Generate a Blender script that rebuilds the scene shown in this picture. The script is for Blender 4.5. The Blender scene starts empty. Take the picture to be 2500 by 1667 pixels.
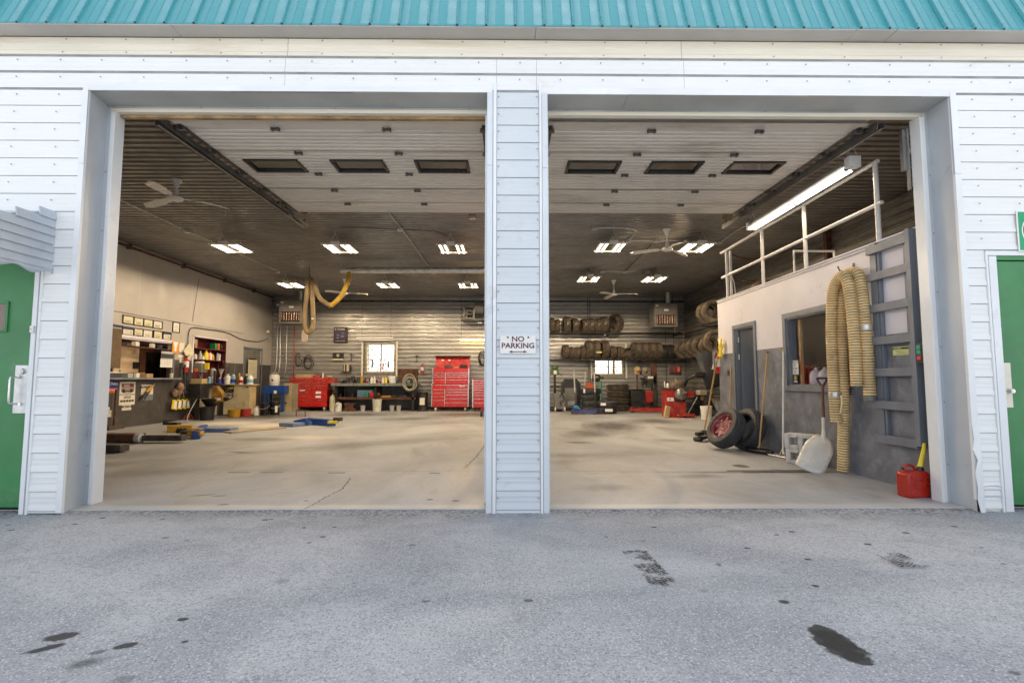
import bpy, math, random
from mathutils import Vector, Matrix, Euler
random.seed(7)
R = math.radians
C = bpy.context.scene.collection
scene = bpy.context.scene

# ---------------------------------------------------------------- camera, sky, sun, exposure
cam_data = bpy.data.cameras.new('camera')
cam_data.sensor_width = 36.0
cam_data.lens = 18.0
cam_data.clip_start = 0.05
cam_data.clip_end = 600.0
camera = bpy.data.objects.new('camera', cam_data)
C.objects.link(camera)
camera.location = (0.0, 0.0, 1.1)
camera.rotation_euler = (R(90 + 4.278), 0.0, R(-0.6))
scene.camera = camera

SUN_EL, SUN_AZ = 50.0, 12.0          # sun stands behind the building, a little to the right
world = bpy.data.worlds.new('World')
scene.world = world
world.use_nodes = True
wn = world.node_tree
sky = wn.nodes.new('ShaderNodeTexSky')
sky.sky_type = 'NISHITA'
sky.sun_disc = False
sky.sun_elevation = R(SUN_EL)
sky.sun_rotation = R(SUN_AZ)
sky.air_density = 1.0
sky.dust_density = 2.2
sky.ozone_density = 1.0
wn.nodes['Background'].inputs[1].default_value = 0.118
haze = wn.nodes.new('ShaderNodeHueSaturation')      # thin high cloud takes most of the blue out of the sky
haze.inputs['Saturation'].default_value = 0.40
wn.links.new(sky.outputs[0], haze.inputs['Color'])
wn.links.new(haze.outputs[0], wn.nodes['Background'].inputs[0])

sun_data = bpy.data.lights.new('sun', 'SUN')
sun_data.energy = 3.4
sun_data.angle = R(0.55)
sun_data.color = (1.0, 0.955, 0.88)
sun = bpy.data.objects.new('sun', sun_data)
C.objects.link(sun)
_d = Vector((math.sin(R(SUN_AZ)) * math.cos(R(SUN_EL)), math.cos(R(SUN_AZ)) * math.cos(R(SUN_EL)), math.sin(R(SUN_EL))))
sun.rotation_euler = _d.to_track_quat('Z', 'Y').to_euler()
sun.location = (0, 0, 30)

scene.view_settings.view_transform = 'Standard'
scene.view_settings.look = 'None'
scene.view_settings.gamma = 1.0
scene.view_settings.use_curve_mapping = False
scene.view_settings.exposure = 1.78
scene.cycles.use_denoising = True
scene.cycles.denoising_input_passes = 'RGB_ALBEDO_NORMAL'
scene.cycles.denoising_prefilter = 'ACCURATE'
scene.cycles.max_bounces = 8
scene.cycles.diffuse_bounces = 5
scene.cycles.glossy_bounces = 3
scene.cycles.transmission_bounces = 4
scene.cycles.sample_clamp_indirect = 6.0
scene.cycles.caustics_reflective = False
scene.cycles.caustics_refractive = False

# ---------------------------------------------------------------- helpers
def tag(o, label=None, cat=None, group=None, kind=None):
    if label: o['label'] = label
    if cat: o['category'] = cat
    if group: o['group'] = group
    if kind: o['kind'] = kind
    return o

def thing(name, label, cat, loc=(0, 0, 0), rz=0.0, group=None, rot=None):
    o = bpy.data.objects.new(name, None)
    C.objects.link(o)
    o.empty_display_size = 0.1
    o.location = loc
    o.rotation_euler = rot if rot is not None else (0, 0, rz)
    return tag(o, label, cat, group)

def dup(o, loc=None, rz=None, label=None, parent=None, rot=None, scale=None):
    c = o.copy()
    C.objects.link(c)
    c.parent = parent
    if loc is not None: c.location = loc
    if rz is not None: c.rotation_euler = (0, 0, rz)
    if rot is not None: c.rotation_euler = rot
    if scale is not None: c.scale = (scale,) * 3 if not isinstance(scale, tuple) else scale
    if label: c['label'] = label
    for ch in list(o.children):
        dup(ch, parent=c)
    return c

class MB:
    def __init__(self):
        self.v = []; self.f = []; self.m = []
    def add(self, vs, fs, M=None, mi=0):
        b = len(self.v)
        for p in vs:
            p = Vector(p)
            self.v.append(M @ p if M is not None else p)
        for f in fs:
            self.f.append([i + b for i in f]); self.m.append(mi)
        return self
    def box(self, c, s, M=None, rot=None, mi=0):
        hx, hy, hz = s[0] / 2, s[1] / 2, s[2] / 2
        vs = [Vector((x, y, z)) for z in (-hz, hz) for y in (-hy, hy) for x in (-hx, hx)]
        if rot is not None:
            q = Euler(rot).to_matrix()
            vs = [q @ v for v in vs]
        vs = [v + Vector(c) for v in vs]
        return self.add(vs, [(0, 2, 3, 1), (4, 5, 7, 6), (0, 1, 5, 4), (2, 6, 7, 3), (0, 4, 6, 2), (1, 3, 7, 5)], M, mi)
    def bb(self, x0, x1, y0, y1, z0, z1, M=None, mi=0):
        return self.box(((x0 + x1) / 2, (y0 + y1) / 2, (z0 + z1) / 2), (abs(x1 - x0), abs(y1 - y0), abs(z1 - z0)), M, None, mi)
    def cyl(self, p0, p1, r0, r1=None, n=12, M=None, mi=0, caps=True):
        r1 = r0 if r1 is None else r1
        p0, p1 = Vector(p0), Vector(p1)
        d = (p1 - p0).normalized()
        a = d.orthogonal().normalized(); b = d.cross(a)
        vs = []
        for p, r in ((p0, r0), (p1, r1)):
            for i in range(n):
                t = 2 * math.pi * i / n
                vs.append(p + a * (r * math.cos(t)) + b * (r * math.sin(t)))
        fs = [(i, (i + 1) % n, n + (i + 1) % n, n + i) for i in range(n)]
        if caps:
            fs += [tuple(range(n - 1, -1, -1)), tuple(range(n, 2 * n))]
        return self.add(vs, fs, M, mi)
    def tube(self, path, r, n=8, M=None, mi=0, caps=True, radii=None, mis=None, closed=False):
        P = [Vector(p) for p in path]
        k = len(P)
        prev = None; vs = []
        for i, p in enumerate(P):
            if closed:
                t = (P[(i + 1) % k] - P[i - 1]).normalized()
            else:
                t = (P[min(i + 1, k - 1)] - P[max(i - 1, 0)]).normalized()
            if prev is None:
                a = t.orthogonal().normalized()
            else:
                a = prev - t * prev.dot(t)
                a = a.normalized() if a.length > 1e-6 else t.orthogonal().normalized()
            prev = a; b = t.cross(a)
            rr = radii[i] if radii else r
            for j in range(n):
                w = 2 * math.pi * j / n
                vs.append(p + a * (rr * math.cos(w)) + b * (rr * math.sin(w)))
        base = len(self.v)
        self.add(vs, [], M)
        for i in range(k if closed else k - 1):
            i2 = (i + 1) % k
            for j in range(n):
                self.f.append([base + i * n + j, base + i * n + (j + 1) % n, base + i2 * n + (j + 1) % n, base + i2 * n + j])
                self.m.append(mis[i] if mis else mi)
        if caps and not closed:
            self.f.append([base + j for j in range(n - 1, -1, -1)]); self.m.append(mi)
            self.f.append([base + (k - 1) * n + j for j in range(n)]); self.m.append(mi)
        return self
    def lathe(self, prof, n=24, M=None, mi=0, mis=None, cap=False):
        vs = []
        for (r, z) in prof:
            for j in range(n):
                w = 2 * math.pi * j / n
                vs.append((r * math.cos(w), r * math.sin(w), z))
        base = len(self.v)
        self.add(vs, [], M)
        for i in range(len(prof) - 1):
            for j in range(n):
                self.f.append([base + i * n + j, base + i * n + (j + 1) % n, base + (i + 1) * n + (j + 1) % n, base + (i + 1) * n + j])
                self.m.append(mis[i] if mis else mi)
        if cap:
            self.f.append([base + j for j in range(n - 1, -1, -1)]); self.m.append(mi)
            self.f.append([base + (len(prof) - 1) * n + j for j in range(n)]); self.m.append(mi)
        return self
    def prism(self, poly, h0, h1, M=None, mi=0, axis='Z'):
        k = len(poly); vs = []
        for h in (h0, h1):
            for (a, b) in poly:
                vs.append({'Z': (a, b, h), 'Y': (a, h, b), 'X': (h, a, b)}[axis])
        fs = [(i, (i + 1) % k, k + (i + 1) % k, k + i) for i in range(k)]
        fs += [tuple(range(k - 1, -1, -1)), tuple(range(k, 2 * k))]
        return self.add(vs, fs, M, mi)
    def strip(self, prof, a0, a1, axis='X', M=None, mi=0):
        """open sheet: a 2-D profile swept straight along an axis"""
        vs = []
        for h in (a0, a1):
            for (a, b) in prof:
                vs.append({'X': (h, a, b), 'Y': (a, h, b), 'Z': (a, b, h)}[axis])
        k = len(prof)
        return self.add(vs, [(i, i + 1, k + i + 1, k + i) for i in range(k - 1)], M, mi)
    def mesh(self, name, mats, smooth=True, ang=38):
        me = bpy.data.meshes.new(name)
        me.from_pydata([tuple(v) for v in self.v], [], self.f)
        for mt in (mats if isinstance(mats, (list, tuple)) else [mats]):
            me.materials.append(mt)
        if any(self.m):
            me.polygons.foreach_set('material_index', self.m)
        import bmesh
        bm = bmesh.new(); bm.from_mesh(me)
        if len(bm.faces) < 60000:
            bmesh.ops.recalc_face_normals(bm, faces=bm.faces)
        bm.to_mesh(me); bm.free()
        if smooth:
            me.polygons.foreach_set('use_smooth', [True] * len(me.polygons))
            me.set_sharp_from_angle(angle=R(ang))
        me.update()
        return me
    def build(self, name, mats, parent=None, bevel=0, smooth=True, loc=None, label=None, ang=38):
        o = bpy.data.objects.new(name, self.mesh(name, mats, smooth, ang))
        C.objects.link(o)
        if parent is not None: o.parent = parent
        if loc is not None: o.location = loc
        if label: o['label'] = label
        if bevel:
            b = o.modifiers.new('bevel', 'BEVEL')
            b.width = bevel; b.segments = 2; b.limit_method = 'ANGLE'; b.angle_limit = R(50)
        return o

def spline(pts, per=8):
    """Catmull-Rom through points"""
    P = [Vector(p) for p in pts]
    P = [P[0] * 2 - P[1]] + P + [P[-1] * 2 - P[-2]]
    out = []
    for i in range(1, len(P) - 2):
        a, b, c, d = P[i - 1], P[i], P[i + 1], P[i + 2]
        for s in range(per):
            t = s / per
            out.append(0.5 * ((2 * b) + (c - a) * t + (2 * a - 5 * b + 4 * c - d) * t * t + (3 * b - a - 3 * c + d) * t ** 3))
    out.append(P[-2])
    return out

def resample(pts, step):
    out = [pts[0].copy()]; acc = 0.0
    for a, b in zip(pts, pts[1:]):
        L = (b - a).length
        if L < 1e-9: continue
        t = step - acc
        while t <= L:
            out.append(a + (b - a) * (t / L)); t += step
        acc = (acc + L) % step
    return out

TXT = {}
def text(s, size, mat, parent, loc, rot=(0, 0, 0), name='lettering', depth=0.0006, align='CENTER', bold=0.0, sx=1.0):
    cu = bpy.data.curves.new('lettering', 'FONT')
    cu.body = s; cu.size = size; cu.align_x = align; cu.align_y = 'CENTER'
    cu.extrude = depth; cu.offset = bold; cu.resolution_u = 3
    t = bpy.data.objects.new('t', cu)
    C.objects.link(t)
    dg = bpy.context.evaluated_depsgraph_get()
    me = bpy.data.meshes.new_from_object(t.evaluated_get(dg))
    bpy.data.objects.remove(t)
    me.materials.clear(); me.materials.append(mat)
    o = bpy.data.objects.new(name, me)
    C.objects.link(o)
    o.parent = parent; o.location = loc; o.rotation_euler = rot; o.scale = (sx, 1, 1)
    return o
FRONT = (R(90), 0, 0)            # lettering that faces -Y
FROM_RIGHT = (R(90), 0, R(90))   # lettering on a wall facing +X
FROM_LEFT = (R(90), 0, R(-90))   # lettering on a wall facing -X

# ---------------------------------------------------------------- materials
def nd(nt, t, **kw):
    n = nt.nodes.new(t)
    for k, v in kw.items():
        setattr(n, k, v)
    return n
def mixc(nt, a, b, fac, mode='MIX'):
    n = nt.nodes.new('ShaderNodeMix'); n.data_type = 'RGBA'; n.blend_type = mode
    for sock, val in ((n.inputs['Factor'], fac), (n.inputs[6], a), (n.inputs[7], b)):
        if isinstance(val, bpy.types.NodeSocket): nt.links.new(val, sock)
        elif isinstance(val, (int, float)): sock.default_value = val if sock == n.inputs['Factor'] else (val, val, val, 1)
        else: sock.default_value = (*val[:3], 1)
    return n.outputs[2]
def noise(nt, vec, scale, detail=4, rough=0.55, stretch=None, dist=0.0):
    if stretch:
        mp = nd(nt, 'ShaderNodeMapping'); mp.inputs['Scale'].default_value = stretch
        nt.links.new(vec, mp.inputs[0]); vec = mp.outputs[0]
    n = nd(nt, 'ShaderNodeTexNoise'); n.inputs['Scale'].default_value = scale
    n.inputs['Detail'].default_value = detail; n.inputs['Roughness'].default_value = rough
    n.inputs['Distortion'].default_value = dist
    nt.links.new(vec, n.inputs['Vector'])
    return n.outputs[0]
def ramp(nt, v, lo, hi, a=0.0, b=1.0, smooth=True):
    n = nd(nt, 'ShaderNodeMapRange'); n.interpolation_type = 'SMOOTHSTEP' if smooth else 'LINEAR'
    nt.links.new(v, n.inputs[0])
    n.inputs[1].default_value = lo; n.inputs[2].default_value = hi
    n.inputs[3].default_value = a; n.inputs[4].default_value = b
    return n.outputs[0]
def start(name):
    m = bpy.data.materials.new(name); m.use_nodes = True
    nt = m.node_tree
    tc = nd(nt, 'ShaderNodeTexCoord')
    return m, nt, nt.nodes['Principled BSDF'], tc.outputs['Object']
def bump(nt, bs, h, strength, dist):
    b = nd(nt, 'ShaderNodeBump'); b.inputs['Strength'].default_value = strength; b.inputs['Distance'].default_value = dist
    nt.links.new(h, b.inputs['Height']); nt.links.new(b.outputs[0], bs.inputs['Normal'])

def mat(name, col, rough=0.5, metal=0.0, var=0.12, vs=4.0, bmp=0.0, bs_=60.0, dirt=None, coat=0.0, stretch=None, emit=0.0, spec=0.5):
    """paint / plastic / metal with uneven tone, optional dirt (colour, amount, scale) and fine relief"""
    m, nt, bs, co = start(name)
    dark = tuple(c * (1 - var * 1.6) for c in col); lite = tuple(min(1, c * (1 + var)) for c in col)
    f = ramp(nt, noise(nt, co, vs, 6, 0.6, stretch), 0.3, 0.7)
    c = mixc(nt, dark, lite, f)
    if dirt:
        dcol, amt, ds = dirt
        g = ramp(nt, noise(nt, co, ds, 8, 0.7, stretch, 0.4), 0.62 - amt * 0.35, 0.85 - amt * 0.2)
        c = mixc(nt, c, dcol, g)
    nt.links.new(c, bs.inputs['Base Color'])
    rr = ramp(nt, noise(nt, co, vs * 3, 4), 0.3, 0.7, max(0.05, rough - 0.08), min(1, rough + 0.1))
    nt.links.new(rr, bs.inputs['Roughness'])
    bs.inputs['Metallic'].default_value = metal
    bs.inputs['Coat Weight'].default_value = coat
    bs.inputs['Specular IOR Level'].default_value = spec
    if bmp:
        bump(nt, bs, noise(nt, co, bs_, 5, 0.6), 0.6, bmp)
    if emit:
        bs.inputs['Emission Color'].default_value = (*col, 1); bs.inputs['Emission Strength'].default_value = emit
    return m

def blob_layer(nt, co, c, blobs, nz):
    """marks with a shape of their own: (x, y, rx, ry, angle deg, colour, strength, softness)"""
    for (x, y, rx, ry, ang, col, st, soft) in blobs:
        mp = nd(nt, 'ShaderNodeMapping'); mp.vector_type = 'TEXTURE'
        mp.inputs['Location'].default_value = (x, y, 0)
        mp.inputs['Rotation'].default_value = (0, 0, R(ang))
        mp.inputs['Scale'].default_value = (rx, ry, 1000.0)
        nt.links.new(co, mp.inputs[0])
        ln = nd(nt, 'ShaderNodeVectorMath', operation='LENGTH')
        nt.links.new(mp.outputs[0], ln.inputs[0])
        ad = nd(nt, 'ShaderNodeMath', operation='MULTIPLY_ADD')
        nt.links.new(nz, ad.inputs[0]); ad.inputs[1].default_value = 0.9; ad.inputs[2].default_value = -0.45
        a2 = nd(nt, 'ShaderNodeMath', operation='ADD')
        nt.links.new(ad.outputs[0], a2.inputs[0]); nt.links.new(ln.outputs['Value'], a2.inputs[1])
        f = ramp(nt, a2.outputs[0], 1.0 - soft, 1.0, st, 0.0)
        c = mixc(nt, c, col, f)
    return c

def asphalt_mat():
    m, nt, bs, co = start('asphalt')
    big = noise(nt, co, 0.55, 5, 0.55, (1.0, 1.6, 1), 0.6)
    mid = noise(nt, co, 3.2, 5, 0.6, None, 0.5)
    c = mixc(nt, (0.37, 0.385, 0.405), (0.50, 0.51, 0.52), ramp(nt, big, 0.40, 0.60))
    c = mixc(nt, c, (0.29, 0.30, 0.32), ramp(nt, mid, 0.45, 0.72, 0, 0.5))
    c = mixc(nt, c, (0.52, 0.515, 0.49), ramp(nt, noise(nt, co, 1.3, 6, 0.6, (1, 2.2, 1), 1.0), 0.55, 0.75, 0, 0.5))
    fine = noise(nt, co, 95, 3, 0.8)
    fine2 = noise(nt, co, 34, 5, 0.75)
    c = mixc(nt, c, (0.10, 0.107, 0.12), ramp(nt, fine, 0.50, 0.64, 0, 0.65))
    c = mixc(nt, c, (0.17, 0.178, 0.195), ramp(nt, fine2, 0.50, 0.70, 0, 0.6))
    vo = nd(nt, 'ShaderNodeTexVoronoi'); vo.inputs['Scale'].default_value = 85
    nt.links.new(co, vo.inputs['Vector'])
    wn_ = nd(nt, 'ShaderNodeTexWhiteNoise'); nt.links.new(vo.outputs['Position'], wn_.inputs['Vector'])
    agg = nd(nt, 'ShaderNodeMath', operation='MULTIPLY')
    nt.links.new(ramp(nt, wn_.outputs['Value'], 0.5, 0.8), agg.inputs[0])
    nt.links.new(ramp(nt, vo.outputs['Distance'], 0.2, 0.5, 1.0, 0.0), agg.inputs[1])
    c = mixc(nt, c, (0.60, 0.605, 0.61), agg.outputs[0])
    # worn coarse strip along the slab
    sx = nd(nt, 'ShaderNodeSeparateXYZ'); nt.links.new(co, sx.inputs[0])
    wob = nd(nt, 'ShaderNodeMath', operation='MULTIPLY_ADD')
    nt.links.new(mid, wob.inputs[0]); wob.inputs[1].default_value = 0.5; nt.links.new(sx.outputs[1], wob.inputs[2])
    edge = ramp(nt, wob.outputs[0], 4.28, 4.72, 0, 0.8)
    c = mixc(nt, c, mixc(nt, (0.085, 0.09, 0.10), (0.40, 0.405, 0.41), ramp(nt, fine2, 0.42, 0.58)), edge)
    nz = noise(nt, co, 20, 6, 0.7)
    K = (0.022, 0.021, 0.021)
    bl = []
    def b(p, rx, ry, ang, st=0.9, soft=0.35, col=K):
        bl.append((p[0], p[1], rx, ry, ang, col, st, soft))
    b((1.391, 2.316, 0), 0.070, 0.085, 0, 0.93, 0.25); b((1.389, 2.245, 0), 0.092, 0.105, 0, 0.93, 0.25); b((1.39, 2.179, 0), 0.090, 0.10, 0, 0.93, 0.25); b((1.396, 2.113, 0), 0.060, 0.065, 0, 0.93, 0.25)
    b((-1.927, 2.326, 0), 0.075, 0.045, 25); b((-1.908, 2.23, 0), 0.075, 0.03, 35); b((-1.593, 2.249, 0), 0.05, 0.028, 25)
    b((-1.501, 2.482, 0), 0.03, 0.022, 0); b((-1.671, 2.198, 0), 0.035, 0.022, 20, 0.6); b((-1.653, 2.118, 0), 0.10, 0.06, 25, 0.65, 0.9)
    b((0.11, 2.656, 0), 0.03, 0.02, 0, 0.7); b((-0.405, 2.657, 0), 0.025, 0.018, 0, 0.6)
    for (p, r, s) in (((-1.524, 3.961, 0), .022, .8),((-1.302, 3.735, 0), .026, .8),((-1.303, 3.98, 0), .022, .8),((-1.345, 3.597, 0), .022, .6),((-1.913, 4.169, 0), .03, .8),((-1.872, 4.193, 0), .02, .8),((-2.392, 3.708, 0), .03, .6),((-3.239, 4.232, 0), .03, .8),((-3.311, 4.056, 0), .028, .7),
                    ((-2.724, 4.178, 0), .022, .7),((-0.636, 3.546, 0), .03, .5),((1.11, 3.933, 0), .026, .8),((1.934, 3.74, 0), .024, .8),((2.082, 3.808, 0), .026, .8),((1.585, 3.455, 0), .026, .85),((2.439, 3.522, 0), .03, .85),((1.865, 3.242, 0), .026, .85),((2.9, 3.779, 0), .035, .8),
                    ((1.664, 2.83, 0), .026, .85),((1.386, 2.628, 0), .034, .9),((3.397, 3.942, 0), .03, .8),((1.271, 3.149, 0), .02, .7),((1.267, 3.121, 0), .015, .7),((3.14, 3.447, 0), .02, .6),((-2.208, 3.651, 0), .025, .4),((-3.646, 3.909, 0), .03, .7),((-3.801, 4.039, 0), .025, .6),((0.701, 3.685, 0), .02, .6),
                    ((0.936, 3.591, 0), .02, .5),((-1.365, 2.278, 0), .016, .85),((-0.853, 3.144, 0), .01, .7),((2.994, 3.144, 0), .02, .6),((1.918, 2.002, 0), .025, .6),((1.029, 2.762, 0), .03, .3),((-1.424, 2.004, 0), .05, .35),((-1.233, 2.923, 0), .05, .3)):
        bl.append((p[0], p[1], r, r * 0.8, 0, K, s, 0.4))
    c = blob_layer(nt, co, c, bl, nz)
    nt.links.new(c, bs.inputs['Base Color'])
    bs.inputs['Roughness'].default_value = 0.88
    hs = nd(nt, 'ShaderNodeMath', operation='ADD'); nt.links.new(fine, hs.inputs[0]); nt.links.new(fine2, hs.inputs[1])
    bump(nt, bs, hs.outputs[0], 0.85, 0.006)
    return m

def concrete_mat():
    m, nt, bs, co = start('worn_concrete')
    big = noise(nt, co, 0.5, 6, 0.6, (1, 0.7, 1), 0.8)
    st = noise(nt, co, 1.4, 7, 0.65, (1.0, 0.35, 1), 1.2)
    sw = noise(nt, co, 0.9, 6, 0.6, (0.4, 2.2, 1), 1.5)
    c = mixc(nt, (0.28, 0.288, 0.295), (0.45, 0.462, 0.475), ramp(nt, big, 0.32, 0.68))
    c = mixc(nt, c, (0.17, 0.15, 0.13), ramp(nt, st, 0.50, 0.74, 0, 0.7))
    c = mixc(nt, c, (0.47, 0.455, 0.43), ramp(nt, sw, 0.55, 0.8, 0, 0.5))
    fine = noise(nt, co, 24, 5, 0.75)
    c = mixc(nt, c, (0.14, 0.13, 0.115), ramp(nt, fine, 0.55, 0.72, 0, 0.5))
    nz = noise(nt, co, 5, 6, 0.65)
    D = (0.045, 0.036, 0.026); W = (0.66, 0.61, 0.52)
    bl = []
    def b(p, rx, ry, ang=0, st=0.7, soft=0.7, col=D):
        bl.append((p[0], p[1], rx, ry, ang, col, st, soft))
    b((2.427, 12.07, 0.02), 0.95, 1.9, -8, 0.92, 0.85); b((1.68, 10.427, 0.02), 0.65, 1.0, 0, 0.8, 0.85); b((3.787, 13.483, 0.02), 1.1, 1.3, 0, 0.7, 0.9)
    b((2.946, 6.515, 0.02), 0.13, 0.16, 0, 0.95, 0.5); b((1.262, 8.941, 0.02), 0.3, 0.22, 0, 0.8, 0.7); b((0.839, 7.411, 0.02), 0.5, 0.35, 0, 0.4, 0.9); b((2.951, 9.223, 0.02), 0.5, 0.4, 0, 0.45, 0.9)
    b((-7.505, 15.414, 0.02), 2.2, 1.6, 0, 0.85, 0.9); b((-6.914, 12.961, 0.02), 1.2, 0.8, 0, 1.0, 0.7, W); b((-5.627, 12.371, 0.02), 1.1, 0.9, 10, 1.0, 0.7, W)
    b((-6.123, 11.006, 0.02), 0.7, 0.4, 0, 0.9, 0.8, W); b((-3.662, 9.748, 0.02), 0.9, 0.5, 0, 0.7, 0.8, W); b((-4.457, 9.49, 0.02), 0.9, 0.4, 0, 0.55, 0.8)
    b((-1.106, 16.064, 0.02), 2.2, 1.6, 0, 0.7, 0.9); b((-2.699, 14.4, 0.02), 1.5, 0.9, 20, 0.6, 0.9); b((-4.546, 16.1, 0.02), 1.6, 1.2, 0, 0.6, 0.9)
    b((-3.957, 7.792, 0.02), 0.35, 0.12, -20, 0.8, 0.8); b((-2.851, 4.942, 0.02), 0.13, 0.03, 20, 0.8, 0.5); b((-2.685, 4.906, 0.02), 0.08, 0.03, 20, 0.8, 0.5)
    b((-2.464, 4.572, 0.02), 0.06, 0.035, 20, 0.85, 0.4); b((-0.458, 4.688, 0.02), 0.045, 0.035, 0, 0.85, 0.4); b((-0.692, 4.737, 0.02), 0.035, 0.03, 0, 0.85, 0.4)
    b((-1.794, 4.702, 0.02), 0.025, 0.02, 0, 0.9, 0.3); b((3.144, 6.082, 0.02), 1.5, 0.12, 0, 0.75, 0.8); b((2.135, 5.836, 0.02), 0.5, 0.2, 5, 0.5, 0.9); b((1.002, 5.232, 0.02), 0.5, 0.25, 0, 0.3, 0.9)
    b((-5.543, 7.558, 0.02), 1.0, 0.8, 0, 0.4, 0.9); b((-3.966, 6.21, 0.02), 0.9, 0.4, 20, 0.35, 0.9)
    b((-2.0, 9.0), 2.8, 0.7, 35, 0.45, 0.9); b((1.6, 7.6), 1.1, 0.5, 12, 0.4, 0.9); b((-5.2, 6.6), 1.2, 0.4, 40, 0.4, 0.9)
    c = blob_layer(nt, co, c, bl, nz)
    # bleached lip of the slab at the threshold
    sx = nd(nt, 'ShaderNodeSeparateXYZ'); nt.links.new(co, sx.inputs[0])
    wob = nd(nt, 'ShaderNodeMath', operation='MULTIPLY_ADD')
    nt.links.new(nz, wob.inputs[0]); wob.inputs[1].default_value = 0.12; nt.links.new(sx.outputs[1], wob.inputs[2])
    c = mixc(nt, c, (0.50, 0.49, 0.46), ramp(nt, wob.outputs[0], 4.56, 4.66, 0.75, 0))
    nt.links.new(c, bs.inputs['Base Color'])
    nt.links.new(ramp(nt, st, 0.35, 0.7, 0.62, 0.42), bs.inputs['Roughness'])
    hs = nd(nt, 'ShaderNodeMath', operation='MULTIPLY_ADD'); nt.links.new(fine, hs.inputs[0]); hs.inputs[1].default_value = 0.4; nt.links.new(st, hs.inputs[2])
    bump(nt, bs, hs.outputs[0], 0.35, 0.004)
    return m

def galvanised(name, lo, hi, rough, dirt_amt=0.4, metal=0.75, dcol=(0.05, 0.04, 0.03)):
    m, nt, bs, co = start(name)
    n1 = noise(nt, co, 2.2, 6, 0.7, (0.35, 0.35, 1.6), 1.0)
    n2 = noise(nt, co, 9, 4, 0.6, (0.6, 0.6, 2.0))
    c = mixc(nt, lo, hi, ramp(nt, n1, 0.3, 0.7))
    c = mixc(nt, c, dcol, ramp(nt, noise(nt, co, 1.1, 7, 0.75, (1, 1, 0.5), 0.6), 0.75 - 0.35 * dirt_amt, 0.9, 0, 0.75))
    nt.links.new(c, bs.inputs['Base Color'])
    nt.links.new(ramp(nt, n2, 0.3, 0.7, rough - 0.1, rough + 0.15), bs.inputs['Roughness'])
    bs.inputs['Metallic'].default_value = metal
    bump(nt, bs, noise(nt, co, 6, 4, 0.6, (0.45, 0.45, 1.2), 0.5), 0.35, 0.006)
    return m

SHADE_WHITE = mat('shaded_white_siding_paint', (0.63, 0.665, 0.69), 0.42, var=0.03, vs=1.3, stretch=(0.8, 1, 1.2), dirt=((0.46, 0.48, 0.50), 0.2, 2.6), bmp=0.0012, bs_=9)  # white siding again; the pillar's darker, bluer shade is put into the colour
SHADE_FLASH = mat('shaded_white_flashing', (0.65, 0.685, 0.71), 0.38, var=0.05, vs=1.5, dirt=((0.42, 0.43, 0.44), 0.2, 3.0), bmp=0.003, bs_=3.0)  # white flashing with the same pillar shade in its colour
WHITE = mat('white_siding_paint', (0.80, 0.80, 0.785), 0.42, var=0.02, vs=0.9, stretch=(0.8, 1, 1.2), dirt=((0.62, 0.60, 0.56), 0.10, 1.6), bmp=0.0008, bs_=9)
CREAM = mat('aged_cream_trim', (0.76, 0.70, 0.58), 0.45, var=0.05, vs=1.6, stretch=(0.4, 1, 3), dirt=((0.60, 0.50, 0.36), 0.25, 1.2), bmp=0.0006, bs_=9)
FLASH = mat('white_metal_flashing', (0.78, 0.79, 0.79), 0.38, var=0.04, vs=1.5, dirt=((0.45, 0.43, 0.40), 0.12, 3.0), bmp=0.0025, bs_=3.5)
JAMB = mat('shaded_grey_flashing', (0.50, 0.53, 0.56), 0.42, var=0.05, vs=1.2, dirt=((0.3, 0.3, 0.3), 0.15, 2.5), bmp=0.004, bs_=2.6)  # sideways shade of the jamb returns put into the colour; grey strips too
SOFFIT = mat('taupe_soffit', (0.42, 0.40, 0.37), 0.5, var=0.06, vs=1.5, bmp=0.002, bs_=3)
SOFFGREY = mat('grey_soffit_flashing', (0.40, 0.41, 0.40), 0.4, var=0.08, vs=1.4, bmp=0.006, bs_=2.2)
CORE = mat('wall_core', (0.30, 0.30, 0.30), 0.8)
TEAL = mat('teal_roof_paint', (0.060, 0.315, 0.345), 0.33, var=0.05, vs=1.8, stretch=(3, 0.4, 0.4), dirt=((0.22, 0.55, 0.60), 0.15, 2.0), coat=0.2, bmp=0.0007, bs_=16)
GREEN = mat('green_door_paint', (0.045, 0.22, 0.07), 0.38, var=0.14, vs=1.1, dirt=((0.13, 0.25, 0.14), 0.3, 2.4), bmp=0.0008, bs_=25)
AWN = mat('pale_blue_awning_metal', (0.50, 0.55, 0.60), 0.5, var=0.05, vs=2.0, dirt=((0.35, 0.36, 0.36), 0.15, 3))
ASPHALT = asphalt_mat()
CONCRETE = concrete_mat()
CEIL = galvanised('grimy_ceiling_sheet', (0.21, 0.20, 0.188), (0.33, 0.315, 0.295), 0.38, 0.3, 0.4, (0.03, 0.027, 0.025))
BACK = galvanised('galvanised_wall_sheet', (0.34, 0.33, 0.31), (0.52, 0.505, 0.475), 0.38, 0.3, 0.55)
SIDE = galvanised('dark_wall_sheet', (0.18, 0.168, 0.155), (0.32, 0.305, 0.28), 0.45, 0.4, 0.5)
UPAINT = mat('pale_lilac_wall_paint', (0.72, 0.70, 0.76), 0.55, var=0.04, vs=1.2, dirt=((0.36, 0.33, 0.30), 0.10, 2.5), bmp=0.0008, bs_=40)
LPAINT = mat('charcoal_wall_paint', (0.175, 0.19, 0.225), 0.5, var=0.16, vs=3.5, dirt=((0.30, 0.32, 0.36), 0.35, 7.0), bmp=0.001, bs_=40)
LUP = mat('lamp_warmed_wall_paint', (0.44, 0.415, 0.39), 0.55, var=0.04, vs=1.2, dirt=((0.34, 0.30, 0.26), 0.12, 2.5))  # same pale paint as the partition, lamp warmth put into its colour
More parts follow.
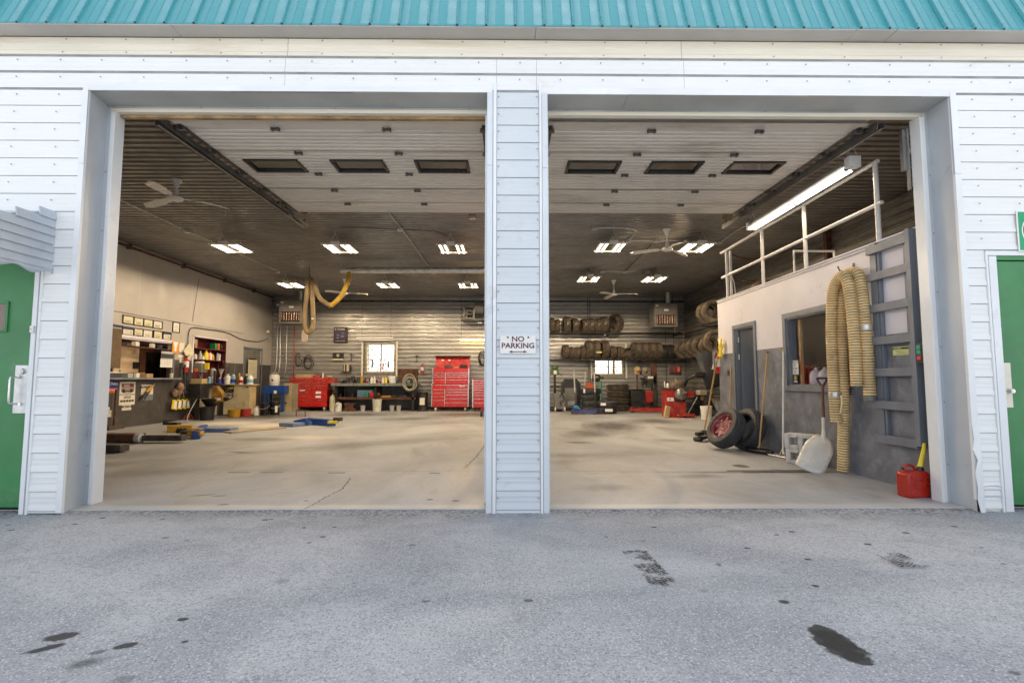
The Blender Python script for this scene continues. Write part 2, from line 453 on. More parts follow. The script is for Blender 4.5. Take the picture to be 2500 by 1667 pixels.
LLO = mat('dark_brown_grey_wall_paint', (0.075, 0.068, 0.064), 0.5, var=0.14, vs=2.5, dirt=((0.13, 0.115, 0.10), 0.3, 5.0))
TPAINT = mat('slate_trim_paint', (0.17, 0.19, 0.225), 0.45, var=0.1, vs=3, dirt=((0.28, 0.30, 0.33), 0.15, 7.0), stretch=(1, 1, 0.3))
DOORP = mat('overhead_door_paint', (0.66, 0.62, 0.56), 0.36, var=0.06, vs=1.0, dirt=((0.30, 0.25, 0.20), 0.30, 1.6), stretch=(0.5, 2, 1), bmp=0.0006, bs_=20)
BLACK = mat('black_plastic', (0.012, 0.012, 0.013), 0.35)
BLACKM = mat('black_painted_steel', (0.02, 0.02, 0.022), 0.4, var=0.3, dirt=((0.08, 0.075, 0.07), 0.3, 6))
RUBBER = mat('tyre_rubber', (0.030, 0.031, 0.034), 0.5, var=0.25, vs=6, dirt=((0.07, 0.065, 0.06), 0.25, 8))
TREADM = mat('sky_tinted_tread_rubber', (0.070, 0.073, 0.082), 0.7, var=0.2, vs=9)  # lighter and bluer than the sidewall: sky reflection put into the tread colour
DUSTY = mat('dusty_tyre_rubber', (0.085, 0.067, 0.050), 0.8, var=0.3, vs=5, dirt=((0.20, 0.155, 0.105), 0.5, 4), bmp=0.001, bs_=70)
STEEL = mat('galvanised_steel', (0.62, 0.62, 0.61), 0.38, 0.7, var=0.12, vs=8)
DSTEEL = mat('dull_dark_steel', (0.10, 0.095, 0.09), 0.45, 0.7, var=0.25, vs=7, dirt=((0.12, 0.07, 0.04), 0.3, 8))
TRACK = mat('track_steel', (0.28, 0.275, 0.265), 0.4, 0.8, var=0.15, vs=6)
RUST = mat('rusty_steel', (0.12, 0.055, 0.035), 0.7, 0.3, var=0.3, vs=7, dirt=((0.05, 0.03, 0.025), 0.4, 9), bmp=0.001)
REDP = mat('red_tool_chest_paint', (0.52, 0.020, 0.018), 0.28, var=0.08, vs=2, coat=0.4)
REDW = mat('worn_red_paint', (0.42, 0.03, 0.025), 0.4, var=0.15, vs=3, dirt=((0.35, 0.16, 0.13), 0.35, 5))
CHROME = mat('aluminium_trim', (0.75, 0.73, 0.70), 0.25, 0.9)
BLUEP = mat('blue_machine_paint', (0.014, 0.07, 0.30), 0.4, var=0.12, vs=4, dirt=((0.10, 0.14, 0.2), 0.25, 7))
BLUEW = mat('worn_steel_blue_paint', (0.17, 0.24, 0.40), 0.45, var=0.15, vs=4, dirt=((0.25, 0.25, 0.26), 0.3, 7))
YELP = mat('yellow_machine_paint', (0.50, 0.28, 0.02), 0.4, var=0.15, vs=4, dirt=((0.18, 0.12, 0.05), 0.3, 7))
YELB = mat('bright_yellow_plastic', (0.80, 0.62, 0.02), 0.35, var=0.05)
WPLA = mat('white_plastic', (0.74, 0.73, 0.70), 0.4, var=0.05, vs=6, dirt=((0.45, 0.42, 0.36), 0.15, 8))
WENAM = mat('white_enamel', (0.80, 0.78, 0.74), 0.3, var=0.03)
GREYM = mat('grey_machine_paint', (0.17, 0.165, 0.155), 0.45, var=0.1, vs=3, dirt=((0.08, 0.07, 0.06), 0.3, 5))
LGREY = mat('light_grey_plastic', (0.42, 0.42, 0.42), 0.45)
PAPER = mat('paper', (0.72, 0.69, 0.60), 0.7, var=0.04)
WPAPER = mat('white_paper', (0.80, 0.80, 0.79), 0.7, var=0.02)
INK = mat('black_ink', (0.02, 0.02, 0.02), 0.6)
MAROON = mat('maroon_ink', (0.10, 0.012, 0.018), 0.6)
WOODL = mat('pale_wood_handle', (0.46, 0.28, 0.12), 0.45, var=0.15, vs=6, stretch=(1, 1, 0.1))
WOODD = mat('brown_wood', (0.20, 0.09, 0.05), 0.55, var=0.2, vs=6, stretch=(1, 1, 0.1))
PLY = mat('stained_plywood', (0.52, 0.40, 0.20), 0.6, var=0.15, vs=3, dirt=((0.22, 0.15, 0.07), 0.35, 3))
CARD = mat('cardboard', (0.42, 0.29, 0.15), 0.75)
GLASS = mat('dark_window_glass', (0.012, 0.012, 0.012), 0.06, var=0, spec=0.8)
BLOCKM = mat('cement_block', (0.70, 0.67, 0.62), 0.9, var=0.1, vs=9, dirt=((0.30, 0.29, 0.27), 0.35, 14), bmp=0.004, bs_=45)
HOSEY = mat('cream_hose_rib', (0.84, 0.60, 0.29), 0.55, var=0.15, vs=4, dirt=((0.26, 0.22, 0.15), 0.3, 5))
HOSED = mat('dark_hose_web', (0.07, 0.055, 0.035), 0.6)
HOSEB = mat('bright_yellow_hose_rib', (0.66, 0.40, 0.015), 0.5, var=0.1, dirt=((0.30, 0.18, 0.05), 0.2, 4))
HOSET = mat('dusty_tan_hose_rib', (0.30, 0.215, 0.11), 0.6, var=0.15)

# ---------------------------------------------------------------- ground and slab
FY = 4.34            # face of the siding
FZ = 0.02            # top of the slab
ground = MB()
xs = [-150, -40, -12, -6, -4.5] + [-4.0 + 0.25 * i for i in range(33)] + [4.5, 6, 12, 40, 150]
ys = [-150, -40, -12, -4, 0, 1, 2, 3, 3.6, 4.0, 4.2, 4.3, 4.4, 4.75]
def gh(x, y):
    return (0.013 if y > 4.36 and abs(x) < 5 else 0.0) if y > 4.3 or abs(x) > 5 else 0.006 * math.sin(x * 2.1 + y) * math.sin(y * 1.3 + x * .6) - 0.004
vs = [(x, y, gh(x, y)) for y in ys for x in xs]
W = len(xs)
ground.add(vs, [(j * W + i, j * W + i + 1, (j + 1) * W + i + 1, (j + 1) * W + i) for j in range(len(ys) - 1) for i in range(W - 1)])
tag(ground.build('asphalt_ground', ASPHALT), kind='structure')
yard = MB(); yard.bb(-150, 150, 19.3, 150, -0.1, -0.02)
tag(yard.build('gravel_yard', mat('yard_gravel', (0.33, 0.31, 0.27), 0.9, var=0.2, vs=2)), kind='structure')

fl = MB()
n = 60
xe = [-9.2 + i * 16.2 / n for i in range(n + 1)]
ye = [4.405 + random.uniform(-0.012, 0.012) for _ in xe]
vs = [(x, y, FZ) for x, y in zip(xe, ye)] + [(x, 19.2, FZ) for x in xe] + [(x, y - 0.01, -0.05) for x, y in zip(xe, ye)]
fl.add(vs, [(i, i + 1, n + 2 + i, n + 1 + i) for i in range(n)] + [(i, 2 * n + 2 + i, 2 * n + 3 + i, i + 1) for i in range(n)])
floor = tag(fl.build('floor', CONCRETE, smooth=False), kind='structure')
CRACK = mat('dark_crack_line', (0.05, 0.047, 0.043), 0.9)  # dark tone of the thin crack ribbons
def ribbon(pts, w, name='crack', mt=CRACK, z=FZ + 0.0015, jit=0.012):
    pts = resample([Vector((p[0], p[1], 0)) for p in pts], 0.045)
    P = [p + Vector((random.uniform(-jit, jit), random.uniform(-jit, jit), 0)) for p in pts]
    m = MB(); vs = []
    for i, p in enumerate(P):
        t = (P[min(i + 1, len(P) - 1)] - P[max(0, i - 1)]).normalized()
        q = Vector((-t.y, t.x, 0)) * (w / 2 * random.uniform(0.5, 1.2))
        vs += [(p.x + q.x, p.y + q.y, z), (p.x - q.x, p.y - q.y, z)]
    m.add(vs, [(2 * i, 2 * i + 1, 2 * i + 3, 2 * i + 2) for i in range(len(P) - 1)])
    return m.build(name, mt, floor, smooth=False)
ribbon([(-1.695, 4.395, 0.02), (-1.674, 4.796, 0.02), (-1.629, 5.221, 0.02), (-1.732, 5.803, 0.02)], 0.012)
ribbon([(-0.52, 6.372, 0.02), (-0.435, 7.193, 0.02), (-0.362, 8.677, 0.02)], 0.012)
ribbon([(-3.375, 6.045, 0.02), (-3.375, 6.259, 0.02), (-2.618, 6.224, 0.02), (-1.635, 6.186, 0.02), (-0.277, 6.199, 0.02)], 0.008, jit=0.003)
ribbon([(0.528, 6.191, 0.02), (1.749, 6.096, 0.02), (2.567, 6.088, 0.02)], 0.008, jit=0.003)
for a, b in (((-3.252, 6.122, 0.02), (-2.998, 6.119, 0.02)), ((-2.878, 6.118, 0.02), (-2.618, 6.089, 0.02)), ((-2.074, 6.083, 0.02), (-1.878, 6.081, 0.02)), ((-0.887, 6.045, 0.02), (-0.768, 6.043, 0.02))):
    m = MB(); m.bb(a[0], b[0], a[1] - 0.012, a[1] + 0.012, FZ + 0.0005, FZ + 0.003); m.build('drain_slot', BLACKM, floor)
m = MB()
p0, p1, p2 = (2.626, 6.169, 0.02), (3.56, 6.215, 0.02), (3.562, 5.972, 0.02)
m.bb(p0[0], p1[0], p0[1] - 0.011, p0[1] + 0.011, FZ, FZ + 0.006)
m.bb(p0[0] + .15, p1[0] + .05, p0[1] - 0.10, p0[1] - 0.085, FZ, FZ + 0.005)
m.build('drain_frame', DSTEEL, floor)

# ---------------------------------------------------------------- inner walls and ceiling
CZ = 4.23
m = MB()
prof = []
pitch = 0.148; y = 4.72
while y < 19.0:
    for k, h in ((0, 0), (.50, 0), (.58, .026), (.92, .026)):
        prof.append((y + pitch * k, CZ - .008 + h))
    y += pitch
for (a, b) in ((-8.8, -4.0), (-4.0, 1.0), (1.0, 6.8)):
    m.strip(prof, a, b, 'X')
tag(m.build('ceiling', CEIL, ang=20), kind='structure')
m = MB(); m.bb(-9.2, 10, 4.66, 19.2, 4.262, 4.34)
tag(m.build('ceiling_deck', CORE), kind='structure')

def ribbed(z0, z1, depth=0.038, pitch=0.152):
    """profile (offset, z) of ribbed wall sheet: flats with paired narrow grooves"""
    p = []; z = z0
    while z < z1 - 0.01:
        for dz, d in ((0, 0), (0.004, -depth), (0.024, -depth), (0.028, 0), (0.048, 0), (0.052, -depth), (0.072, -depth), (0.076, 0), (0.112, 0.002)):
            if z + dz <= z1: p.append((d, z + dz))
        z += pitch
    p.append((0, z1))
    return p
YB = 19.0
WINS = ((-5.20, -4.12, 1.36, 2.44), (3.24, 4.34, 1.28, 2.35))
back = thing('wall_back', None, None); tag(back, kind='structure')
def back_sheet(x0, x1, z0, z1):
    mm = MB(); jog = random.uniform(-0.003, 0.003)
    pr = [(YB - d + jog, z) for d, z in ribbed(0.05, 4.2) if z0 - 1e-6 <= z <= z1 + 1e-6]
    pr = [(YB, z0)] + pr + [(YB, z1)]
    mm.strip([(a, b) for a, b in pr], x0, x1, 'X')
    mm.build('wall_sheet', BACK, back, ang=30)
edges = [-8.7, -7.9, -7.0, -6.1, -5.2, -4.12, -3.2, -2.3, -1.4, -0.5, 0.4, 1.3, 2.2, 3.24, 4.34, 5.2, 6.1, 6.64]
for a, b in zip(edges, edges[1:]):
    w = [q for q in WINS if abs(q[0] - a) < .01]
    if w:
        back_sheet(a, b, 0.05, w[0][2]); back_sheet(a, b, w[0][3], 4.2)
    else:
        back_sheet(a, b, 0.05, 4.2)
m = MB()
m.bb(-8.9, -5.2, YB + .03, YB + .15, 0, 4.3); m.bb(-4.12, 3.24, YB + .03, YB + .15, 0, 4.3); m.bb(4.34, 6.9, YB + .03, YB + .15, 0, 4.3)
for a, b, c, d in WINS:
    m.bb(a, b, YB + .03, YB + .15, 0, c); m.bb(a, b, YB + .03, YB + .15, d, 4.3)
m.build('wall_core', CORE, back)
m = MB(); m.bb(-8.7, 6.64, YB - 0.05, YB - 0.012, 3.98, 4.05); m.build('wall_batten', DSTEEL, back)
m = MB(); m.bb(-8.7, 6.64, YB - 0.03, YB - 0.01, 0.02, 0.12); m.build('skirting', DSTEEL, back)

m = MB()
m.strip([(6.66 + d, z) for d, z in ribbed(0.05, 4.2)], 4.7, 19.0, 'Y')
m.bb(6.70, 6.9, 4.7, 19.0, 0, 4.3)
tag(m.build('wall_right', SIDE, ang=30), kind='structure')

# left wall: pale paint above, charcoal below, a hatch to the office and a recessed shelf
XL = -8.7
wl = thing('wall_left', None, None); tag(wl, kind='structure')
HY0, HY1, HZ0, HZ1 = 9.9, 13.42, 1.15, 2.06          # office hatch
SY0, SY1, SZ0, SZ1 = 14.28, 15.95, 1.0, 2.30          # shelf recess
ZP = 1.63
def lw(y0, y1, z0, z1):
    for a, b, mt, nm in ((z0, min(z1, ZP), LLO, 'lower_paint'), (max(z0, ZP), z1, LUP, 'upper_paint')):
        if b - a > 0.004:
            q = MB(); q.bb(XL - .14, XL, y0, y1, a, b); q.build(nm, mt, wl, smooth=False)
lw(4.7, HY0, 0, 4.22)
lw(HY0, HY1, 0, HZ0); lw(HY0, HY1, HZ1, 4.22)
lw(HY1, SY0, 0, 4.22)
lw(SY0, SY1, 0, SZ0); lw(SY0, SY1, SZ1, 4.22)
lw(SY1, 17.05, 0, 4.22)
lw(18.25, 19.0, 0, 4.22); lw(17.05, 18.25, 2.15, 4.22)
q = MB(); q.tube([(XL + 0.012, 5, 2.62), (XL + 0.012, 17.0, 2.62)], 0.006, 6); q.build('panel_joint', LPAINT, wl)
q = MB()
for yy in (7.3, 9.7, 12.1, 14.1, 16.5):
    q.bb(XL - .001, XL + .0015, yy, yy + 0.006, ZP + .4 if 12 < yy < 16 else 0.1, 4.2)
q.build('panel_seam', UPAINT, wl)
pip = thing('ceiling_edge_pipe', 'brown pipe running along the top of the pale left wall', 'pipe')
q = MB(); q.tube([(XL + .07, 4.75, 4.13), (XL + .07, 18.9, 4.13)], 0.03, 8); q.build('pipe', RUST, pip)
for yy in (6, 7.6, 9.2, 10.4, 11.6, 13.6, 15.6, 17.4):
    q = MB(); q.bb(XL, XL + .11, yy, yy + .05, 4.08, 4.19); q.build('pipe_clip', DSTEEL, pip)

# office seen through the hatch
q = MB()
q.bb(-12.2, -8.841, 9.4, 9.5, 0, 2.7); q.bb(-12.2, -8.841, 14.15, 14.25, 0, 2.7); q.bb(-12.3, -12.2, 9.4, 14.25, 0, 2.7)
q.bb(-12.2, -8.841, 9.5, 14.15, 2.6, 2.7); q.bb(-12.2, -8.841, 9.5, 14.15, -.02, .0)
tag(q.build('office_wall', mat('office_dark_wall', (0.20, 0.14, 0.10), 0.7)), kind='structure')

# ---------------------------------------------------------------- the building front
bld = thing('garage_building', 'white ribbed metal garage front with two open bays under a teal roof', 'garage', (0, 0, 0))
PW = 0.157; Z0 = 3.795
ROWS = [Z0 - PW * i for i in range(0, 25)]           # lower edge of each siding course
def plank_profile(h):
    return [(0.004, 0.0), (-0.012, 0.0), (-0.013, 0.002), (-0.012, 0.030), (-0.0065, 0.044), (-0.0055, 0.070), (-0.0065, 0.073), (-0.0055, 0.076), (-0.0055, 0.110), (-0.0065, 0.113), (-0.0055, 0.116), (-0.0045, h - 0.004), (0.006, h - 0.004)]
SCREWS = MB()
def screw(x, z, y=FY - 0.014):
    SCREWS.cyl((x, y, z), (x, y - 0.006, z), 0.0062, 0.0045, 6)
def plank(x0, x1, zb, h=PW, mt=WHITE, name='siding_plank', screws=True, dy=0.0):
    mm = MB()
    mm.strip([(FY + a + dy, zb + b) for a, b in plank_profile(h) if b <= h], x0, x1, 'X')
    mm.build(name, mt, bld, ang=25)
    if screws:
        step = 0.365
        k = math.floor(x0 / step) * step + 0.11
        while k < x1 - 0.03:
            if k > x0 + 0.03: screw(k + random.uniform(-.012, .012), zb + 0.096)
            k += step
for i, zb in enumerate(ROWS):
    if zb > 3.6: continue
    top_door_L = zb > 2.02
    if zb < 0.0: continue
    # left pier
    xl = -9.0 if zb > 2.2 else -3.925
    plank(xl, -3.695, zb)
    # middle pillar
    plank(-0.086, 0.280, zb, screws=False, mt=SHADE_WHITE)
    for sxx in (-0.072, 0.266): screw(sxx, zb + 0.097); 
    # right pier
    xr = 10.0 if zb > 2.2 else 4.146
    plank(3.985, xr, zb)
    if zb > 2.24: pass
# lowest part-course
plank(-3.925, -3.695, 0.012, 0.013 + 0.0, screws=False)
plank(-0.086, 0.280, 0.0, 0.027, screws=False, mt=SHADE_WHITE)
# outer piers beyond the two green doors
for zb in ROWS:
    if 0 < zb <= 2.2:
        plank(-9.0, -5.02, zb, screws=False); plank(5.20, 10.0, zb, screws=False)
# header courses and trim sheets, jointed where the sheets end
JX = [-9.0, -1.95, -0.09, 0.262, 1.57, 10.0]
def panelx(x0, x1, z0, z1, mt, name, proud=0.0, th=0.004):
    mm = MB(); mm.bb(x0, x1, FY - 0.008 - proud, FY + 0.004, z0, z1)
    return mm.build(name, mt, bld)
ROW_A, ROW_B, ROW_C = 3.64, Z0, 3.941
for a, b in zip(JX, JX[1:]):
    plank(a + 0.0015, b - 0.0015, Z0, 0.144, name='header_plank')
for a, b in ((-9.0, -1.95), (-1.95, -0.09), (-0.09, 0.262), (0.262, 1.57), (1.57, 10.0)):
    plank(a + .0015, b - .0015, ROW_A, PW, name='header_plank')
JC = [-9.0, -1.93, 1.55, 10.0]
for a, b in zip(JC, JC[1:]):
    mm = MB()
    mm.strip([(FY + .004, 3.941), (FY - .016, 3.941), (FY - .018, 3.946), (FY - .018, 3.972), (FY - .010, 3.984), (FY - .010, 4.02), (FY - .014, 4.026), (FY - .014, 4.05), (FY - .010, 4.056), (FY - .010, 4.11)], a + .002, b - .002, 'X')
    mm.build('cream_trim_sheet', CREAM, bld, ang=25)
    k = a + 0.3
    while k < b - .05:
        screw(k, 4.082, FY - .012); screw(k + random.uniform(-.02, .02), 3.959, FY - .019)
        k += random.choice((0.37, 0.52, 0.41, 0.62))
q = MB(); q.bb(-9.0, 10.0, FY - .005, FY + .02, 3.62, 4.115); q.build('header_backing', CORE, bld)
# opening flashings
def flash(x0, x1, z0, z1, proud, mt=FLASH, name='corner_flashing', y1=FY + .01, bev=0.0015):
    mm = MB(); mm.bb(x0, x1, FY - proud, y1, z0, z1)
    return mm.build(name, mt, bld, bevel=bev)
LX0, LX1, RX0, RX1 = -3.645, -0.172, 0.357, 3.928
HT = 3.617
flash(-3.695, LX0, 0.012, 2.956, 0.017); flash(-3.695, LX0, 2.958, HT, 0.019)
flash(RX1, 3.985, 0.10, 2.90, 0.017); flash(RX1, 3.985, 2.902, HT - .012, 0.019)
flash(LX1, -0.122, 0.0, 2.956, 0.016, SHADE_FLASH); flash(LX1, -0.122, 2.958, HT, 0.017, SHADE_FLASH)
flash(0.308, RX0, 0.0, 2.935, 0.016, SHADE_FLASH); flash(0.308, RX0, 2.937, HT, 0.017, SHADE_FLASH)
flash(-0.118, -0.089, 0.0, 3.70, 0.022, name='j_channel'); flash(0.283, 0.305, 0.0, 3.70, 0.022, name='j_channel')
for a, b, zz in ((-3.695, -0.125, HT), (0.305, 3.985, HT - .012)):
    mm = MB(); mm.bb(a, b, FY - 0.0145, FY - .0035, zz, 3.664); mm.build('header_flashing', FLASH, bld, bevel=0.001)
# dented foot of the right corner flashing
mm = MB()
P_ = []
rows_ = [(0.0, 0.018, 0.012), (0.10, 0.004, 0.004), (0.2, 0.008, 0.010), (0.32, 0.0, 0.0), (0.43, 0.012, 0.020), (0.52, -0.004, -0.004), (0.6, 0.004, 0.006), (0.72, 0.0, 0.0)]
for z, dx, dy in rows_:
    P_ += [(3.925 + dx, FY - .021 - dy, z), (3.955 + dx * .5, FY - .026 - dy, z), (3.991 + dx * .3, FY - .019, z), (3.991 + dx * .3, FY + .01, z)]
mm.add(P_, [(4 * i + j, 4 * i + j + 1, 4 * i + j + 5, 4 * i + j + 4) for i in range(len(rows_) - 1) for j in range(3)])
mm.build('dented_flashing', FLASH, bld, ang=60, label='crumpled foot of the right corner flashing')
# returns of the openings
def sheet(corners, mt, name, th=0.002):
    mm = MB(); mm.add(corners, [(0, 1, 2, 3)]); o = mm.build(name, mt, bld, smooth=False)
    s = o.modifiers.new('thick', 'SOLIDIFY'); s.thickness = th; s.offset = 0
    return o
YI = 4.60
def wavy(x0, y0, x1, y1, z0, z1, mt, name, amp=0.004, n=18):
    mm = MB(); vs = []
    for i in range(n + 1):
        z = z0 + (z1 - z0) * i / n
        for j in range(5):
            t = j / 4
            w = amp * math.sin(z * 5.3 + j) * math.sin(t * math.pi) + (amp * 1.6 * math.sin(z * 17 + 2) * t * (1 - t) * 2 if z < 1.2 else 0)
            vs.append((x0 + (x1 - x0) * t + w, y0 + (y1 - y0) * t, z))
    mm.add(vs, [(i * 5 + j, i * 5 + j + 1, (i + 1) * 5 + j + 1, (i + 1) * 5 + j) for i in range(n) for j in range(4)])
    return mm.build(name, mt, bld, ang=80)
wavy(LX0, FY - .017, -3.692, YI, 0.0, 2.955, JAMB, 'jamb_flashing'); wavy(LX0 + .001, FY - .017, -3.690, YI, 2.948, HT + .02, JAMB, 'jamb_flashing', 0.002)
wavy(RX1, FY - .017, 3.952, YI, 0.0, 2.90, JAMB, 'jamb_flashing', 0.006); wavy(RX1 - .001, FY - .017, 3.950, YI, 2.895, HT + .02, JAMB, 'jamb_flashing', 0.002)
wavy(LX1, FY - .015, -0.174, 4.72, 0.0, HT, JAMB, 'jamb_flashing'); wavy(RX0, FY - .015, 0.359, 4.72, 0.0, HT, JAMB, 'jamb_flashing')
def wavy_h(x0, x1, zz, amp=0.006):
    mm = MB(); n = 40; vs = []
    for i in range(n + 1):
        x = x0 + (x1 - x0) * i / n
        for j in range(5):
            t = j / 4
            vs.append((x, FY - .013 + (YI + .02 - FY + .013) * t, zz + amp * math.sin(x * 3.1 + 1.3) * math.sin(t * math.pi) + amp * math.sin(x * 8.0) * t * (1 - t)))
    mm.add(vs, [(i * 5 + j, i * 5 + j + 1, (i + 1) * 5 + j + 1, (i + 1) * 5 + j) for i in range(n) for j in range(4)])
    mm.build('soffit_flashing', SOFFGREY, bld, ang=80)
wavy_h(-3.70, -1.02, HT + .003); wavy_h(-1.018, -0.17, HT + .001); wavy_h(0.355, 1.07, HT - .009); wavy_h(1.072, 3.96, HT - .012)
# door-stop mouldings
def bar(x0, x1, y0, y1, z0, z1, mt, name, bev=0.002):
    mm = MB(); mm.bb(x0, x1, y0, y1, z0, z1); return mm.build(name, mt, bld, bevel=bev)
bar(-3.700, -3.650, YI, YI + .03, 0.0, HT, JAMB, 'jamb_strip'); bar(-3.648, -3.625, YI - .012, YI + .03, 0.0, 3.58, FLASH, 'jamb_strip'); bar(-3.623, -3.603, YI - .02, YI + .1, 0.0, 3.57, FLASH, 'jamb_strip')
bar(3.915, 3.965, YI, YI + .03, 0.0, HT, JAMB, 'jamb_strip'); bar(3.885, 3.913, YI - .012, YI + .03, 0.0, 3.575, FLASH, 'jamb_strip'); bar(3.858, 3.883, YI - .02, YI + .1, 0.0, 3.565, FLASH, 'jamb_strip')
bar(0.36, 0.385, YI, YI + .1, 0.0, HT, FLASH, 'jamb_strip'); bar(-0.20, -0.176, YI, YI + .1, 0.0, HT, FLASH, 'jamb_strip')
for a, b, d in ((-3.65, -0.176, 0.0), (0.36, 3.915, -0.008)):
    bar(a, b, YI - .004, YI + .04, 3.598 + d, 3.622 + d, SOFFGREY, 'header_strip', 0.003)
    bar(a, b, YI - .012, YI + .04, 3.578 + d, 3.596 + d, CREAM, 'header_strip', 0.003)
    bar(a, b, YI - .02, YI + .04, 3.558 + d, 3.576 + d, CREAM, 'header_strip', 0.003)
    k = a + .2
    while k < b:
        screw(k, 3.61 + d, YI - .004); k += 0.62
bar(-3.58, -0.20, YI + .03, YI + .07, 3.530, 3.556, mat('stained_wood_seal', (0.36, 0.23, 0.11), 0.7, var=0.3, vs=5, dirt=((0.08, 0.05, 0.03), 0.4, 3)), 'wood_seal')
for xx in (-3.71, 3.955):
    for zz in (0.35, 0.9, 1.4, 1.9, 2.45, 3.0):
        screw(-3.672 if xx < 0 else 3.94, zz, YI - .002)
# solid core behind the sheets
q = MB()
q.bb(-9.0, -5.0, FY + .01, 4.66, 0, 3.62); q.bb(-5.0, -3.98, FY + .3, 4.66, 0, 3.62); q.bb(-5.0, -3.98, FY + .01, 4.66, 2.14, 3.62); q.bb(-3.98, -3.71, FY + .01, 4.66, 0, 3.62)
q.bb(-0.16, 0.345, FY + .01, 4.70, 0, 3.62)
q.bb(3.97, 4.235, FY + .01, 4.66, 0, 3.62); q.bb(4.235, 5.2, FY + .3, 4.66, 0, 3.62); q.bb(4.235, 5.2, FY + .01, 4.66, 2.16, 3.62); q.bb(5.2, 10.0, FY + .01, 4.66, 0, 3.62)
q.bb(-9.0, 10.0, FY + .02, 4.66, 3.63, 4.34)
q.build('wall_core', CORE, bld, smooth=False)
for a_, b_, c_, d_, e_ in ((-9.0, -8.86, 4.66, 9.39, 0), (-9.25, -9.1, 14.26, 19.2, 0), (-9.0, -8.86, 9.4, 14.25, 2.71), (9.9, 10.0, 4.66, 19.2, 0)):
    q = MB(); q.bb(a_, b_, c_, d_, e_, 4.34); q.build('side_wall', CORE, bld)
q = MB(); q.bb(-9.0, 10.0, 5.36, 19.3, 4.345, 7.05); q.build('attic_sun_block', CORE, bld)  # unseen solid box, added so no sun comes in behind the roof
q = MB(); q.bb(3.995, 4.14, FY - .004, FY + .009, 0.0, 0.115); q.build('concrete_footing', BLOCKM, bld)
# bent bottom strips at the right pier
for (z, am) in ((0.118, .006), (0.20, .012)):
    mm = MB(); vs = []
    for i in range(13):
        x = 3.99 + 0.155 * i / 12; zz = z + am * math.sin(math.pi * i / 12)
        vs += [(x, FY - .016, zz), (x, FY - .024 - am * .6 * math.sin(math.pi * i / 12), zz + .012)]
    mm.add(vs, [(2 * i, 2 * i + 2, 2 * i + 3, 2 * i + 1) for i in range(12)]); mm.build('bent_strip', FLASH, bld)
# soffit boards under the roof edge
SJ = [-9.0, -2.86, 0.25, 3.02, 3.37, 10.0]
for i, (a, b) in enumerate(zip(SJ, SJ[1:])):
    q = MB(); q.bb(a + .0015, b - .0015, 4.176, FY + .01, 4.106 + 0.0015 * (i % 2), 4.122); q.build('soffit_board', SOFFIT, bld, bevel=0.002)
q = MB(); q.bb(-9.0, 10.0, FY - .012, FY + .0, 4.100, 4.1055); q.build('soffit_trim', DSTEEL, bld)
# teal ribbed roof: one sheet between each pair of ribs
PAN = 0.2484; SL = R(69); LEN = 3.1
cs, sn = math.cos(SL), math.sin(SL)
prof = [(0.0, 0.0), (0.004, 0.001), (0.010, 0.019), (0.020, 0.019), (0.026, 0.001), (0.045, 0.0), (0.092, 0.0), (0.097, 0.0035), (0.102, 0.0), (0.165, 0.0), (0.170, 0.0035), (0.175, 0.0), (0.2484, 0.0)]
def roof_pt(x, h, t):
    return (x, 4.172 + t * cs - h * sn, 4.116 + t * sn + h * cs)
mm = MB(); vs = []
ts = (0.0, 0.006, 0.022, 0.026, LEN)
for t, ex in zip(ts, (0.002, 0.0, 0.0, 0.0, 0.0)):
    for (a, h) in prof:
        flat = 0.045 < a < 0.2
        vs.append(roof_pt(a, h + (0.0035 if (flat and t == 0.022) else 0.0), t))
k = len(prof)
mm.add(vs, [(i * k + j, i * k + j + 1, (i + 1) * k + j + 1, (i + 1) * k + j) for i in range(len(ts) - 1) for j in range(k - 1)])
pan_mesh = mm.mesh('roof_sheet', TEAL, ang=25)
for i in range(77):
    o = bpy.data.objects.new('roof_sheet', pan_mesh); C.objects.link(o); o.parent = bld
    o.location = (-9.134 + PAN * i, random.uniform(-.0012, .0012), random.uniform(-.002, .002))
    x = o.location.x + 0.015
    p = Vector(roof_pt(x, 0.019, 0.055 + random.uniform(-.006, .006)))
    SCREWS.cyl(p, p + Vector((0, -sn, cs)) * 0.006, 0.006, 0.004, 6)
tag(SCREWS.build('screw', mat('screw_head', (0.33, 0.32, 0.32), 0.5, 0.5, var=0.1), bld), kind='stuff')

# ---------------------------------------------------------------- green doors, awning and signs on the front
gd = thing('green_door', 'green steel door with a pull handle under the pale awning, left of the bays', 'door', (-4.99, FY, 0.0))
q = MB()
q.bb(0.0, 0.99, 0.015, 0.05, 0.055, 2.135); q.build('door_leaf', GREEN, gd, bevel=0.003)
q = MB(); q.bb(-.03, 0.995, 0.0, 0.05, 2.142, 2.19); q.build('door_head', GREEN, gd, bevel=0.002)
q = MB(); q.bb(0.0, 0.985, 0.008, 0.016, 0.055, 0.085); q.build('kick_strip', GREEN, gd)
w0 = (-4.246, 4.34, 1.764); w1 = (-4.217, 4.34, 1.503)
q = MB()
x1 = w1[0] + 4.99; z0, z1 = w1[2], w0[2]
q.bb(x1 - .34, x1, 0.002, 0.02, z0, z0 + .022); q.bb(x1 - .34, x1, 0.002, 0.02, z1 - .022, z1); q.bb(x1 - .022, x1, .002, .02, z0 + .022, z1 - .022); q.bb(x1 - .34, x1 - .318, .002, .02, z0 + .022, z1 - .022)
wf = q.build('window_frame', GREEN, gd, bevel=0.002)
q = MB(); q.bb(x1 - .32, x1 - .02, 0.010, 0.014, z0 + .02, z1 - .02); q.build('pane', mat('warm_brown_pane', (0.22, 0.15, 0.11), 0.15), wf)  # solid pane in a warm brown tone
